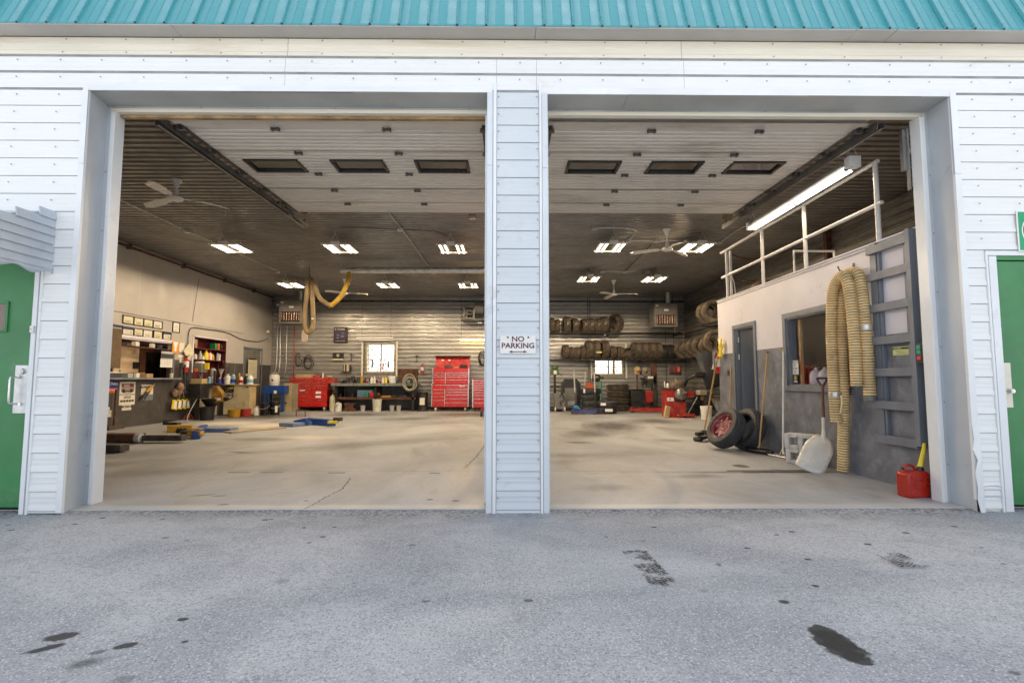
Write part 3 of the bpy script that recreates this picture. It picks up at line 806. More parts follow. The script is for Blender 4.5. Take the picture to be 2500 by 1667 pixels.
pl = MB(); pl.bb(-4.125 + 4.99, -3.99 + 4.99 - .015, 0.008, 0.0145, 0.822, 1.222)
plate = pl.build('handle_plate', STEEL, gd, bevel=0.001)
q = MB(); q.tube([(0.885, 0.008, 1.125), (0.882, -0.045, 1.12), (0.882, -0.05, 1.10), (0.882, -0.05, 0.92), (0.882, -0.045, 0.905), (0.90, 0.008, 0.90)], 0.008, 8)
q.cyl((0.905, .008, 1.125), (0.905, -.008, 1.125), .014); q.cyl((0.93, .008, .90), (0.93, -.008, .90), .012)
q.build('handle', CHROME, plate)
q = MB(); q.cyl((0.925, .008, 1.17), (0.925, -.012, 1.17), .026, .022, 16); q.cyl((0.925, -.012, 1.17), (0.925, -.016, 1.17), .012, .010, 12); q.build('deadbolt', STEEL, plate)
# frame trim of the left door
q = MB(); q.bb(-4.0, -3.962, FY - .012, FY + .03, 0.0, 2.135); q.build('door_trim', FLASH, bld, bevel=0.002)
q = MB(); q.bb(-3.960, -3.945, FY - .004, FY + .03, 0.0, 2.135); q.build('door_trim', JAMB, bld)
q = MB(); q.bb(-3.943, -3.925, FY - .018, FY + .01, 0.0, 2.12); q.build('j_channel', FLASH, bld, bevel=0.001)
q = MB(); q.bb(-5.03, -5.0, FY - .018, FY + .03, 0.0, 2.2); q.bb(-5.0, -3.965, FY - .016, FY + .03, 2.195, 2.235); q.build('door_trim', FLASH, bld)
bell = thing('door_bell', 'small white bell push on the trim beside the left green door', 'door bell', (-3.978, 4.32, 1.522))
q = MB(); q.bb(-.014, .014, -.016, 0.006, -.03, .03); q.build('housing', WPLA, bell, bevel=0.004)
q = MB(); q.cyl((0, -.016, 0), (0, -.019, 0), .006); q.build('button', LGREY, bell)

gr = thing('green_door', 'green steel door with a cream lock plate, right of the bays', 'door', (4.245, FY, 0.0))
q = MB(); q.bb(0.0, 0.93, 0.015, 0.05, 0.055, 2.13); q.build('door_leaf', GREEN, gr, bevel=0.003)
q = MB(); q.bb(0.0, 0.95, 0.0, 0.05, 2.137, 2.19); q.build('door_head', GREEN, gr, bevel=0.002)
q = MB(); q.bb(0.005, 0.93, 0.008, 0.016, 0.055, 0.085); q.build('kick_strip', GREEN, gr)
q = MB(); q.bb(0.012, 0.075, 0.008, 0.0145, 0.865, 1.245); plate = q.build('handle_plate', CREAM, gr, bevel=0.001)
q = MB(); q.cyl((0.048, .008, 1.005), (0.048, -.03, 1.005), .022, .018, 16); q.cyl((0.048, -.03, 1.005), (0.048, -.034, 1.005), .01, .008, 12); q.build('knob', CHROME, plate)
q = MB(); q.bb(0.002, .02, .004, .016, 1.30, 1.33); q.bb(0.002, .02, .004, .016, 1.55, 1.58); q.build('hinge', DSTEEL, gr)
q = MB(); q.bb(4.176, 4.243, FY - .014, FY + .03, 0.0, 2.17); q.build('door_trim', FLASH, bld, bevel=0.002)
q = MB(); q.bb(4.165, 4.1745, FY - .004, FY + .03, 0.0, 2.19); q.build('door_trim', JAMB, bld)
q = MB(); q.bb(4.147, 4.164, FY - .019, FY + .01, 0.0, 2.215); q.build('j_channel', FLASH, bld, bevel=0.001)
q = MB(); q.bb(4.166, 5.2, FY - .014, FY + .03, 2.175, 2.215); q.bb(5.18, 5.2, FY - .014, FY + .03, 0, 2.17); q.build('door_trim', FLASH, bld)

aw = thing('awning', 'pale blue-grey slatted metal awning over the left green door', 'awning', (-4.6, FY, 0))
# horizontal slats closing the right-hand end, stepping down and out from the wall
AX = 0.735
top = lambda y: 2.545 - 0.36 * (4.335 - y)          # slope of the awning top
for i in range(7):
    zt = 2.535 - 0.0715 * i; zb = zt - 0.0715
    yo = max(3.42, 4.335 - max(0.02, (2.545 - zt + .045)) / 0.36)
    q = MB()
    q.add([(AX, 4.332 - FY, zt), (AX, yo - FY, zt), (AX + .016, yo - FY, zb - .004), (AX + .016, 4.332 - FY, zb - .004), (AX - .01, 4.332 - FY, zt), (AX - .01, yo - FY, zt), (AX + .002, yo - FY, zb - .004), (AX + .002, 4.332 - FY, zb - .004)],
          [(0, 1, 2, 3), (4, 7, 6, 5), (0, 4, 5, 1), (1, 5, 6, 2), (2, 6, 7, 3), (0, 3, 7, 4)])
    q.build('awning_slat', AWN, aw, smooth=False)
q = MB(); vs = []
for i in range(45):
    y = -0.01 - 0.90 * i / 44
    d = 0.045 + 0.018 * math.sin(2 * math.pi * i / 44 * 3.2 + 3.6)
    vs += [(AX + .012, y, 2.034), (AX + .014, y, 2.034 - d)]
q.add(vs, [(2 * i, 2 * i + 2, 2 * i + 3, 2 * i + 1) for i in range(44)])
o = q.build('valance', AWN, aw); s_ = o.modifiers.new('t', 'SOLIDIFY'); s_.thickness = .003
for i in range(10):
    y0 = -.02 - .098 * i
    q = MB(); q.add([(-.85, y0, 2.545 + .36 * y0), (AX - .012, y0, 2.545 + .36 * y0), (AX - .012, y0 - .10, 2.535 + .36 * (y0 - .10)), (-.85, y0 - .10, 2.535 + .36 * (y0 - .10))], [(0, 1, 2, 3)])
    o = q.build('top_slat', AWN, aw, smooth=False); s_ = o.modifiers.new('t', 'SOLIDIFY'); s_.thickness = .003

sg = thing('no_parking_sign', 'white NO PARKING sign with a double arrow screwed to the middle pillar', 'sign', (0.0955, FY - .022, 1.396))
q = MB(); q.bb(-.151, .151, -.004, .004, -.076, .076); bd = q.build('board', WENAM, sg, bevel=0.003)
text('NO', 0.062, MAROON, sg, (0.0, -.0055, .046), FRONT, bold=0.0012, sx=1.1)
text('PARKING', 0.062, MAROON, sg, (0.0, -.0055, -.010), FRONT, bold=0.0012, sx=1.08)
q = MB(); q.prism([(-.078, -.06), (-.048, -.049), (-.048, -.0565), (.048, -.0565), (.048, -.049), (.078, -.06), (.048, -.071), (.048, -.0635), (-.048, -.0635), (-.048, -.071)], -.0055, -.0045, axis='Y')
q.build('double_arrow', MAROON, sg)
for x in (-.085, .088):
    q = MB(); q.cyl((x, -.004, .062), (x, -.009, .062), .0085, .007, 10); q.build('screw', DSTEEL, sg)
s2 = thing('green_circle_sign', 'green sign with a white disc, cut by the right edge of the photo', 'sign', (4.62, FY - .022, 2.387), rot=(0, 0, 0))
q = MB(); q.bb(-.185, .185, -.002, .004, -.182, .182); q.build('board', WENAM, s2, bevel=.002)
q = MB(); q.bb(-.172, .172, -.004, -.0021, -.169, .169); q.build('green_field', mat('sign_green', (0.0, 0.33, 0.13), 0.35, var=0.04), s2)
q = MB(); q.cyl((0, -.004, 0), (0, -.0055, 0), .150, n=48); q.build('disc', WENAM, s2)
q = MB(); q.lathe([(.138, -.0), (.138, .0012), (.130, .0012), (.130, 0)], 48, Matrix.Translation((0, -.0055, 0)) @ Matrix.Rotation(R(90), 4, 'X')); q.build('ring', INK, s2)
for x, z in ((-.06, .16), (-.06, -.155)):
    q = MB(); q.cyl((x, -.004, z), (x, -.009, z), .009, .007, 8); q.build('screw', DSTEEL, s2)

# tyre prints on the asphalt
PRINTM = bpy.data.materials.new('tyre_print_rubber'); PRINTM.use_nodes = True
def _pm():
    nt = PRINTM.node_tree; bs = nt.nodes['Principled BSDF']; bs.inputs['Base Color'].default_value = (.045, .045, .048, 1); bs.inputs['Roughness'].default_value = .9
    tc = nd(nt, 'ShaderNodeTexCoord'); f = ramp(nt, noise(nt, tc.outputs['Object'], 38, 5, .75), .38, .54); g = ramp(nt, noise(nt, tc.outputs['Object'], 7, 3, .6), .38, .54)
    mu = nd(nt, 'ShaderNodeMath', operation='MULTIPLY'); nt.links.new(f, mu.inputs[0]); nt.links.new(g, mu.inputs[1]); nt.links.new(mu.outputs[0], bs.inputs['Alpha'])
_pm()
def tyre_print(a, b, rows, wid, label, seed):
    random.seed(seed)
    a, b = Vector(a[:2]), Vector(b[:2]); d = (b - a); L = d.length; d.normalize(); nn = Vector((-d.y, d.x))
    m = MB(); y = 0
    while y < L:
        for r in range(rows):
            u = (r - rows / 2 + .5) * wid / rows
            w = wid / rows * .86; h = .017; sh = (.5 if r % 2 else -.5) * w
            c = a + d * (y + (.008 if r % 2 else 0)) + nn * u
            pts = []
            for (e, g) in ((-.5, -.5), (.5, -.5), (.55, 0), (.5, .5), (-.5, .5), (-.55, 0)):
                v = nn * (e * w * random.uniform(.9, 1.1)) + d * (g * h * random.uniform(.8, 1.2) + e * sh)
                pts.append((c.x + v.x, c.y + v.y, 0.0042))
            m.add(pts, [tuple(range(6))])
        y += 0.024
    return tag(m.build('tyre_print', PRINTM, smooth=False), label, 'tyre print', kind='stuff')
tyre_print((0.822, 3.382, 0), (0.852, 2.822, 0), 4, 0.16, 'long dark tyre tread print on the asphalt before the right bay', 3)
tyre_print((2.41, 3.311, 0), (2.412, 3.076, 0), 5, 0.18, 'faint short tyre tread print on the asphalt at the far right', 5)
random.seed(11)

# ---------------------------------------------------------------- overhead doors, raised along their tracks
HINGE = MB()
HINGE.box((0, 0, -.012), (.085, .02, .010)); HINGE.box((-.030, 0, -.022), (.018, .05, .022)); HINGE.box((.030, 0, -.022), (.018, .05, .022)); HINGE.cyl((-.045, 0, -.03), (.045, 0, -.03), .008, n=8)
hinge_me = HINGE.mesh('hinge', DSTEEL)
YS = [4.87, 5.43, 6.03, 6.60, 7.16, 7.64]
def overhead_door(x0, x1, wx, hx, label, rx):
    t = thing('overhead_door', label, 'garage door')
    zz = lambda y: 3.565 + 0.0225 * (y - 4.7)
    for i, (a, b) in enumerate(zip(YS, YS[1:])):
        holes = wx if i == 1 else []
        m = MB()
        seg = []; x = x0
        for (h0, h1) in holes:
            seg.append((x, h0, a, b)); seg.append((h0, h1, a, 5.69)); seg.append((h0, h1, 5.995, b)); x = h1
        seg.append((x, x1, a, b))
        for (sa, sb, ya, yb) in seg:
            pr = []; y = ya
            while y < yb - 0.004:
                pr.append((y, zz(y)))
                nxt = min(yb, y + 0.050)
                pr.append((nxt, zz(nxt)))
                if nxt + 0.033 < yb:
                    pr += [(nxt + 0.007, zz(nxt) + 0.019), (nxt + 0.026, zz(nxt) + 0.019)]
                y = nxt + 0.033
            m.strip(pr, sa, sb, 'X')
            m.bb(sa, sb, ya + .002, yb - .002, zz((ya + yb) / 2) + .022, zz((ya + yb) / 2) + .045)
        sec = m.build('door_section', DOORP, t, ang=20)
        if holes:
            for (h0, h1) in holes:
                z = zz(5.84)
                w = MB(); r = 0.022
                w.bb(h0 - r, h1 + r, 5.69 - r, 5.69 + .012, z - .014, z + .03); w.bb(h0 - r, h1 + r, 5.995 - .012, 5.995 + r, z - .014, z + .03)
                w.bb(h0 - r, h0 + .012, 5.702, 5.983, z - .014, z + .03); w.bb(h1 - .012, h1 + r, 5.702, 5.983, z - .014, z + .03)
                f = w.build('window_frame', BLACK, t, bevel=0.006)
                w = MB(); w.bb(h0 + .012, h1 - .012, 5.702, 5.983, z + .012, z + .016); w.build('pane', GLASS, f)
    for j, y in enumerate(YS[:-1]):
        for x in hx:
            o = bpy.data.objects.new('hinge', hinge_me); C.objects.link(o); o.parent = t; o.location = (x, y + .004, zz(y) - .002)
        for x, s in ((x0 + .03, 1), (x1 - .03, -1)):
            o = bpy.data.objects.new('hinge', hinge_me); C.objects.link(o); o.parent = t; o.location = (x, y + .004, zz(y) - .004)
            if rx == s or True:
                w = MB(); w.cyl((x - s * .02, y, zz(y) - .01), (x - s * .11, y, zz(y) - .01), .006, n=6); w.cyl((x - s * .075, y, zz(y) - .01), (x - s * .11, y, zz(y) - .01), .024, n=12); w.build('roller', DSTEEL, t)
    # first, curled section at the header
    m = MB(); m.strip([(4.68, 3.535), (4.72, 3.552), (4.80, 3.563), (4.868, 3.568)], x0, x1, 'X'); m.bb(x0, x1, 4.70, 4.86, 3.59, 3.61); m.build('bottom_section', DOORP, t)
    # edge stile and tracks
    for x, s in ((x0, -1), (x1, 1)):
        m = MB()
        m.add([(x + .0 * s, 4.8, zz(4.8) - .004), (x + .055 * -s, 4.8, zz(4.8) - .004), (x + .055 * -s, 7.63, zz(7.63) - .004), (x, 7.63, zz(7.63) - .004)], [(0, 1, 2, 3)])
        m.build('edge_stile', DSTEEL, t, smooth=False)
        m = MB()
        ux = x + s * .10
        for (dx, dz, w, h) in ((0, .035, .075, .004), (-.036, .0, .004, .07), (.036, .01, .004, .05), (0, -.034, .03, .004)):
            for ya, yb in ((4.72, 8.28),):
                za, zb = zz(ya) - .03 + dz, zz(yb) - .03 + dz
                m.add([(ux + dx - w / 2, ya, za - h / 2), (ux + dx + w / 2, ya, za - h / 2), (ux + dx + w / 2, ya, za + h / 2), (ux + dx - w / 2, ya, za + h / 2),
                       (ux + dx - w / 2, yb, zb - h / 2), (ux + dx + w / 2, yb, zb - h / 2), (ux + dx + w / 2, yb, zb + h / 2), (ux + dx - w / 2, yb, zb + h / 2)],
                      [(0, 1, 2, 3), (4, 7, 6, 5), (0, 4, 5, 1), (2, 6, 7, 3), (0, 3, 7, 4), (1, 5, 6, 2)])
        m.build('track', TRACK, t, smooth=False)
        m = MB(); m.bb(ux - .01, ux + .02, 7.5, 7.54, zz(7.5), 4.22); m.bb(ux - .01, ux + .02, 8.2, 8.24, zz(8.2), 4.22); m.build('hanger', TRACK, t)
        if s == rx:
            m = MB(); m.box((ux - .0 * s, 7.72, 3.655), (.06, .10, .10)); m.build('end_bracket', LGREY, t)
            m = MB(); m.box((ux - .16 * s, 7.78, 3.63), (.11, .10, .09), rot=(R(25), 0, R(20))); m.build('sensor_box', mat('brown_box', (.22, .16, .09), .6), t)
    return t
overhead_door(-3.20, -0.19, [(-2.98, -2.40), (-2.0, -1.43), (-1.04, -0.46)], (-2.27, -1.18), 'raised ribbed overhead door of the left bay, with three dark windows', -1)
overhead_door(0.395, 3.50, [(0.72, 1.30), (1.68, 2.25), (2.62, 3.19)], (1.43, 2.50), 'raised ribbed overhead door of the right bay, beside the pipe railing', 1)
vt = thing('vertical_door_track', 'steel track corner bracket high in the right bay corner', 'door track')
m = MB(); m.bb(3.80, 3.83, 4.72, 4.76, 3.1, 3.5); m.bb(3.83, 3.845, 4.70, 4.73, 2.9, 3.5); m.build('track', TRACK, vt)
cbl = thing('bent_cable', 'short bent white cable in the top right corner of the right bay', 'cable')
m = MB(); m.tube(spline([(4.051, 4.85, 3.547), (3.967, 4.85, 3.509), (3.942, 4.85, 3.425), (3.974, 4.85, 3.35), (4.021, 4.85, 3.309), (4.027, 4.85, 3.275)], 6), 0.011, 8); m.build('sheath', WPLA, cbl)
m = MB(); m.cyl((4.027, 4.85, 3.28), (4.057, 4.85, 3.238), .018); m.build('fitting', DSTEEL, cbl)

# ---------------------------------------------------------------- lights
def emis(name, col, st):
    mm = bpy.data.materials.new(name); mm.use_nodes = True
    nt = mm.node_tree; nt.nodes.remove(nt.nodes['Principled BSDF'])
    e = nt.nodes.new('ShaderNodeEmission'); e.inputs[0].default_value = (*col, 1); e.inputs[1].default_value = st
    nt.links.new(e.outputs[0], nt.nodes['Material Output'].inputs[0])
    return mm
TUBE = emis('lit_tube', (1.0, 0.80, 0.55), 5.0)
REFL = mat('lamp_reflector', (0.02, 0.018, 0.016), 0.6, 0.0)
def lamp_light(loc, power, parent):
    ld = bpy.data.lights.get('lamp_light_%g' % power) or bpy.data.lights.new('lamp_light_%g' % power, 'SPOT')
    ld.energy = power; ld.color = (1.0, 0.77, 0.51); ld.shadow_soft_size = 0.0; ld.spot_size = R(174); ld.spot_blend = 0.12
    o = bpy.data.objects.new('lamp_light', ld); C.objects.link(o); o.parent = parent; o.location = loc
def high_bay(loc, label):
    t = thing('ceiling_light', label, 'ceiling light', loc, 0, 'four-tube lights hanging from the ceiling')
    for e in (-.3525, .3525):
        m = MB(); m.bb(-.30, .30, e - .0225, e + .0225, -.02, .02); m.build('end_cap', WENAM, t, bevel=0.008)
    m = MB(); m.bb(-.09, .09, -.385, .385, .021, .06); m.build('ballast_cover', WENAM, t, bevel=0.01)
    m = MB(); m.bb(-.29, .29, -.33, .33, .012, .020); m.build('reflector', REFL, t)
    for x in (-.235, -.125, .125, .235):
        m = MB(); m.cyl((x, -.325, -.006), (x, .325, -.006), .018, n=10); m.build('lamp_tube', TUBE, t)
    for x in (-.18, .18):
        lamp_light((x, 0, -.045), 30.0, t)
    for y in (-.37, .37):
        m = MB(); h = 4.23 - loc[2]
        m.cyl((-.075, y, .06), (0, y, h - .05), .0045, n=5); m.cyl((.075, y, .06), (0, y, h - .05), .0045, n=5); m.cyl((0, y, h - .05), (0, y, h), .0045, n=5)
        m.build('hanging_wire', STEEL, t)
    return t
LZ = 3.95
high_bay((-5.98, 11.0, LZ), 'four-tube light beside the white fan, leftmost of the front row')
for (x, y), lb in (((-3.62, 11.0), 'four-tube light in the front row, nearest to the yellow hose'),
                   ((-1.19, 11.0), 'four-tube light in the front row, just left of the pillar'),
                   ((2.24, 10.85), 'four-tube light in the front row, just right of the pillar'),
                   ((4.10, 10.85), 'four-tube light in the front row, nearest to the railing'),
                   ((-6.52, 15.35), 'small four-tube light above the grey unit heater in the back left corner'),
                   ((-3.60, 15.35), 'four-tube light in the back row under the spiral duct'),
                   ((-1.17, 15.35), 'four-tube light in the back row, just left of the pillar'),
                   ((2.33, 14.35), 'four-tube light in the back row, just right of the pillar'),
                   ((4.20, 14.35), 'four-tube light in the back row, nearest to the right unit heater')):
    o = high_bay((x, y, LZ), lb)
# long twin strip over the mezzanine railing
LAMPGREY = mat('dusty_lamp_reflector', (.05, .047, .042), .6)
t = thing('strip_light', 'long lit twin-tube strip light hung on chains before the pipe railing', 'strip light', (3.80, 0, 0))
m = MB(); m.bb(-.03, .03, 5.471, 7.739, 3.47, 3.53); m.build('housing', LGREY, t, bevel=0.004)
for a, b in ((5.38, 5.47), (7.74, 7.79)):
    m = MB(); m.bb(-.065, .065, a, b, 3.415, 3.54); m.build('end_cap', WENAM, t, bevel=0.004)
m = MB(); m.add([(-.11, 5.47, 3.44), (-.03, 5.47, 3.475), (.03, 5.47, 3.475), (.11, 5.47, 3.44), (-.11, 7.74, 3.44), (-.03, 7.74, 3.475), (.03, 7.74, 3.475), (.11, 7.74, 3.44)], [(0, 1, 5, 4), (1, 2, 6, 5), (2, 3, 7, 6)]); m.build('reflector', LAMPGREY, t)
for a, b in ((5.49, 6.60), (6.63, 7.73)):
    for x in (-.042, .042):
        m = MB(); m.cyl((x, a, 3.425), (x, b, 3.425), .0175, n=10); m.build('lamp_tube', emis('bright_strip_tube', (1.0, 0.86, 0.66), 2.0), t)
for x in (-.042, .042):
    m = MB(); m.cyl((x, 5.455, 3.425), (x, 5.49, 3.425), .019, n=10); m.cyl((x, 6.60, 3.425), (x, 6.63, 3.425), .019, n=8); m.build('tube_socket', BLUEP, t)
def chain(p0, p1, n, r, sag=0.0, name='chain', mt=STEEL, parent=None):
    m = MB(); p0, p1 = Vector(p0), Vector(p1)
    for i in range(n):
        u = (i + .5) / n
        c = p0.lerp(p1, u) - Vector((0, 0, sag * 4 * u * (1 - u)))
        d = (p1 - p0).normalized(); d = (d - Vector((0, 0, sag * 4 * (1 - 2 * u) / (p1 - p0).length))).normalized()
        q_ = d.to_track_quat('X', 'Z').to_matrix().to_4x4()
        L = (p1 - p0).length / n * 0.68
        M_ = Matrix.Translation(c) @ q_ @ Matrix.Rotation(R(90 * (i % 2)), 4, 'X')
        pts = [(L * math.cos(a), L * .55 * math.sin(a), 0) for a in [2 * math.pi * k / 10 for k in range(10)]]
        m.tube(pts, r, 5, M_, closed=True)
    return m.build(name, mt, parent)
for y in (5.8, 6.5, 7.3):
    lamp_light((0, y, 3.39), 3.0, t)
for y, hh in ((5.43, 3.54), (7.70, 3.50)):
    chain((-.06, y, hh), (0, y, hh + .17), 7, .003, parent=t); chain((.06, y, hh), (0, y, hh + .17), 7, .003, parent=t); chain((0, y, hh + .17), (0, y, 4.22), 14, .003, parent=t)
m = MB(); m.tube(spline([(3.816, 7.4, 3.681), (3.623, 7.2, 3.411), (3.787, 7, 3.483), (3.937, 6.9, 3.548), (4.027, 6.9, 3.636), (3.972, 6.9, 3.694), (3.883, 7, 3.713)], 6), .009, 6); m.build('power_cable', WPLA, t)
m = MB(); m.tube(spline([(3.778, 7.4, 3.631), (3.837, 7.4, 3.569), (3.853, 7.4, 3.519)], 6), .010, 6); m.build('power_cable', WPLA, t)

# strip lights on the back wall
t = thing('strip_light', 'unlit white twin strip light over the left back window', 'strip light', (-4.788, 18.7, 2.577))
m = MB(); m.bb(-.68, .64, -.05, .06, .02, .075); m.build('housing', WENAM, t, bevel=.005)
m = MB(); m.cyl((-.60, 0, -.035), (.66, 0, -.035), .022, n=8); m.build('lamp_tube', WENAM, t)
m = MB(); m.cyl((-.5, 0, .07), (-.5, 0, 1.55), .006, n=5); m.cyl((.55, 0, .07), (.55, 0, 1.55), .006, n=5); m.build('hanging_wire', DSTEEL, t)
t = thing('strip_light', 'lit yellow strip light low on the back wall left of the pillar', 'strip light', (-1.148, 18.6, 2.558))
m = MB(); m.bb(-.57, .75, -.04, .04, .025, .06); m.build('housing', GREYM, t)
m = MB(); m.cyl((-.55, -.03, 0), (.72, -.03, 0), .022, n=8); m.build('lamp_tube', emis('yellow_tube', (1.0, 0.66, 0.25), 9.0), t)
m = MB(); m.cyl((-.5, 0, .06), (-.52, 0, 1.6), .006, n=5); m.cyl((.6, 0, .06), (.6, 0, 1.6), .006, n=5); m.build('hanging_wire', DSTEEL, t)

# ---------------------------------------------------------------- ceiling fans
def fan(base, drop, R_, angs, label, sc=1.0, tilt=0.0):
    t = thing('ceiling_fan', label, 'ceiling fan', base, 0, 'white three-blade ceiling fans')
    m = MB(); m.lathe([(.075, 0), (.078, -.012), (.062, -.04), (.042, -.075), (.036, -.12), (.030, -.125), (0.001, -.125)], 24); m.build('canopy', WENAM, t)
    m = MB(); m.cyl((0, 0, -.12), (0, 0, -drop + .09), .014, n=10); m.lathe([(.001, -drop + .115), (.034, -drop + .11), (.040, -drop + .02), (.045, -drop + .0)], 20); m.build('down_rod', WENAM, t)
    m = MB(); z = -drop
    m.lathe([(.001, z + .012), (.05, z + .012), (.095, z + .0), (.112, z - .022), (.112, z - .035), (.095, z - .055), (.05, z - .068), (.001, z - .07)], 28); m.build('motor', WENAM, t)
    for a in angs:
        m = MB(); n_ = 14; vs = []
        for i in range(n_ + 1):
            u = i / n_
            r = .16 + (R_ - .16) * u
            w = .046 + .018 * math.sin(min(1, u * 1.25) * math.pi * .8) + (.016 if .35 < u < .95 else 0)
            if u > .88: w *= math.sqrt(max(0.02, 1 - ((u - .88) / .12) ** 2))
            bend = -.035 * u * u + tilt * u
            sweep = .05 * u * u
            vs += [(r, sweep - w, z - .025 + bend - .014), (r, sweep + w, z - .025 + bend + .014), (r, sweep + w, z - .021 + bend + .014), (r, sweep - w, z - .021 + bend - .014)]
        M_ = Matrix.Rotation(R(a), 4, 'Z')
        m.add(vs, [(4 * i + j, 4 * i + (j + 1) % 4, 4 * i + 4 + (j + 1) % 4, 4 * i + 4 + j) for i in range(n_) for j in range(4)] + [(0, 1, 2, 3), (4 * n_, 4 * n_ + 3, 4 * n_ + 2, 4 * n_ + 1)], M_)
        m.bb(.09, .20, -.018, .018, z - .030, z - .020, M_)
        m.build('blade', WENAM, t, ang=60)
    return t
fan((-5.16, 7.85, 4.22), .27, .74, (-88, 152, 31), 'large white ceiling fan in the left bay, nearest to the camera')
fan((3.32, 10.4, 4.22), .40, .72, (-84, 156, 36), 'white ceiling fan between the two front lights of the right bay')
fan((-5.03, 15.8, 4.22), .42, .72, (-125, -5, 115), 'white ceiling fan half hidden by the hanging yellow hose')
fan((3.37, 15.9, 4.22), .42, .72, (-140, -25, 98), 'white ceiling fan in the back of the right bay above the tyres')

# ---------------------------------------------------------------- conduit and boxes on the ceiling
def conduit(pts, r, label, smooth=True, mt=STEEL, boxes=()):
    t = thing('conduit', label, 'conduit')
    m = MB(); m.tube(spline(pts, 8) if smooth else pts, r, 8); m.build('pipe', mt, t)
    for b in boxes:
        q = MB(); q.box(b, (.11, .11, .06)); q.build('junction_box', STEEL, t, bevel=.004)
    return t
KZ = 4.19
conduit([(-6.674, 8.228, 4.19), (-6.667, 9.154, 4.19), (-6.669, 10.569, 4.19), (-6.598, 12.053, 4.19), (-6.549, 14.495, 4.19)], .010, 'thin conduit running along the left bay ceiling to the far light', boxes=[(-6.669, 10.569, 4.19), (-6.598, 14.607, 4.19)])
conduit([(-2.192, 9.359, 4.19), (-2.164, 10.261, 4.19), (-2.133, 13.714, 4.19)], .011, 'slanting ceiling conduit with a box at the middle of the left bay', False, boxes=[(-2.182, 10.309, 4.17), (-0.654, 9.523, 4.17), (-2.112, 14.579, 4.17)])
conduit([(-3.408, 10.246, 4.19), (-2.816, 10.268, 4.19), (-2.196, 10.376, 4.19), (-1.516, 10.515, 4.19), (-1.295, 10.817, 4.19)], .008, 'thin crosswise conduit above the front lights of the left bay', mt=DSTEEL)
conduit([(1.799, 10.248, 4.19), (2.195, 10.216, 4.19), (2.489, 10.255, 4.19), (2.648, 10.354, 4.19), (2.702, 10.5, 4.19), (2.713, 11.199, 4.19)], .013, 'bent bright conduit looping from a box on the right bay ceiling', boxes=[(1.784, 10.21, 4.17)])
conduit([(2.704, 11.16, 4.17), (3.023, 11.123, 4.17), (3.332, 11.153, 4.17), (3.648, 11.083, 4.17), (3.979, 11.146, 4.17)], .014, 'bright conduit with three boxes crossing behind the right bay fan', boxes=[(2.695, 11.123, 4.16), (3.321, 11.117, 4.16), (3.966, 11.11, 4.16)])
conduit([(3.313, 11.505, 4.19), (3.349, 12.857, 4.19), (3.378, 14.391, 4.19)], .011, 'slanting dark conduit down the middle of the right bay ceiling', False, mt=DSTEEL)
conduit([(2.728, 14.36, 4.17), (3.054, 14.301, 4.17), (3.382, 14.409, 4.17), (3.635, 14.295, 4.17), (4.014, 14.402, 4.17)], .015, 'bright conduit with three boxes before the rear tyre fan', boxes=[(2.729, 14.368, 4.16), (3.371, 14.362, 4.16), (4.001, 14.355, 4.16)])
conduit([(4.823, 11.348, 4.19), (4.791, 10.39, 4.19), (4.847, 9.967, 4.19)], .011, 'short conduit with boxes between the last front light and the railing', boxes=[(4.773, 11.275, 4.17), (4.803, 9.876, 4.17)])

# ---------------------------------------------------------------- spiral duct and extraction hose
DY = 13.6
du = thing('spiral_duct', 'shiny spiral duct hung under the ceiling left of the pillar', 'duct')
m = MB()
xa, xb = -4.44, 0.3; z = 4.03; k = int((xb - xa) / .035)
path = [(xa + .035 * i, DY, z) for i in range(k)]
m.tube(path, .085, 16, radii=[.082 if i % 2 else .087 for i in range(k)]); m.build('duct', STEEL, du, ang=80)
for px in (-4.40, -3.2):
    m = MB(); m.bb(px - .025, px + .025, DY - .10, DY - .09, 4.05, 4.22); m.build('strap', STEEL, du)
def hose(pts, r, mats, name='hose', parent=None, pitch=.028, n=12, amp=.10):
    P = resample(spline(pts, 10), pitch / 4)
    rad = []; mi = []
    for i in range(len(P)):
        ph = i % 4
        rad.append(r * (1.0 if ph in (0, 1) else 1.0 - amp)); mi.append(0 if ph in (0,) else (1 if ph == 2 else 0))
    m = MB(); m.tube(P, r, n, radii=rad, mis=mi)
    return m.build(name, mats, parent, ang=75)
eh = thing('extraction_hose', 'yellow and tan exhaust hose looping down from the spiral duct', 'hose')
hose([(-4.231, 13.6, 4.015), (-4.241, 13.55, 3.716), (-4.4, 13.5, 3.299), (-4.664, 13.5, 3.047)], .062, [HOSEB, HOSED], parent=eh, name='yellow_hose', pitch=.05)
hose([(-4.664, 13.5, 3.047), (-4.951, 13.5, 3.254), (-5.12, 13.55, 3.604), (-5.231, 13.6, 3.779)], .062, [HOSET, HOSED], parent=eh, name='dusty_hose', pitch=.05)
hose([(-5.231, 13.6, 3.779), (-5.297, 13.55, 3.725), (-5.299, 13.5, 3.342), (-5.337, 13.5, 2.795), (-5.316, 13.5, 2.469), (-5.226, 13.5, 2.338), (-5.123, 13.5, 2.501), (-5.143, 13.55, 2.911), (-5.197, 13.6, 3.358), (-5.228, 13.6, 3.69)], .062, [HOSET, HOSED], parent=eh, name='dusty_hose', pitch=.05)
m = MB(); m.tube([(-5.285, 13.6, 4.135), (-5.29, 13.6, 3.934), (-5.264, 13.6, 3.801)], .012, 6); m.build('hook', DSTEEL, eh)
m = MB(); a = (-5.32, 13.5, 2.241); m.box(a, (.16, .05, .30)); m.build('tail_boot', mat('pinkish_rubber', (.42, .33, .27), .6), eh, bevel=.01)
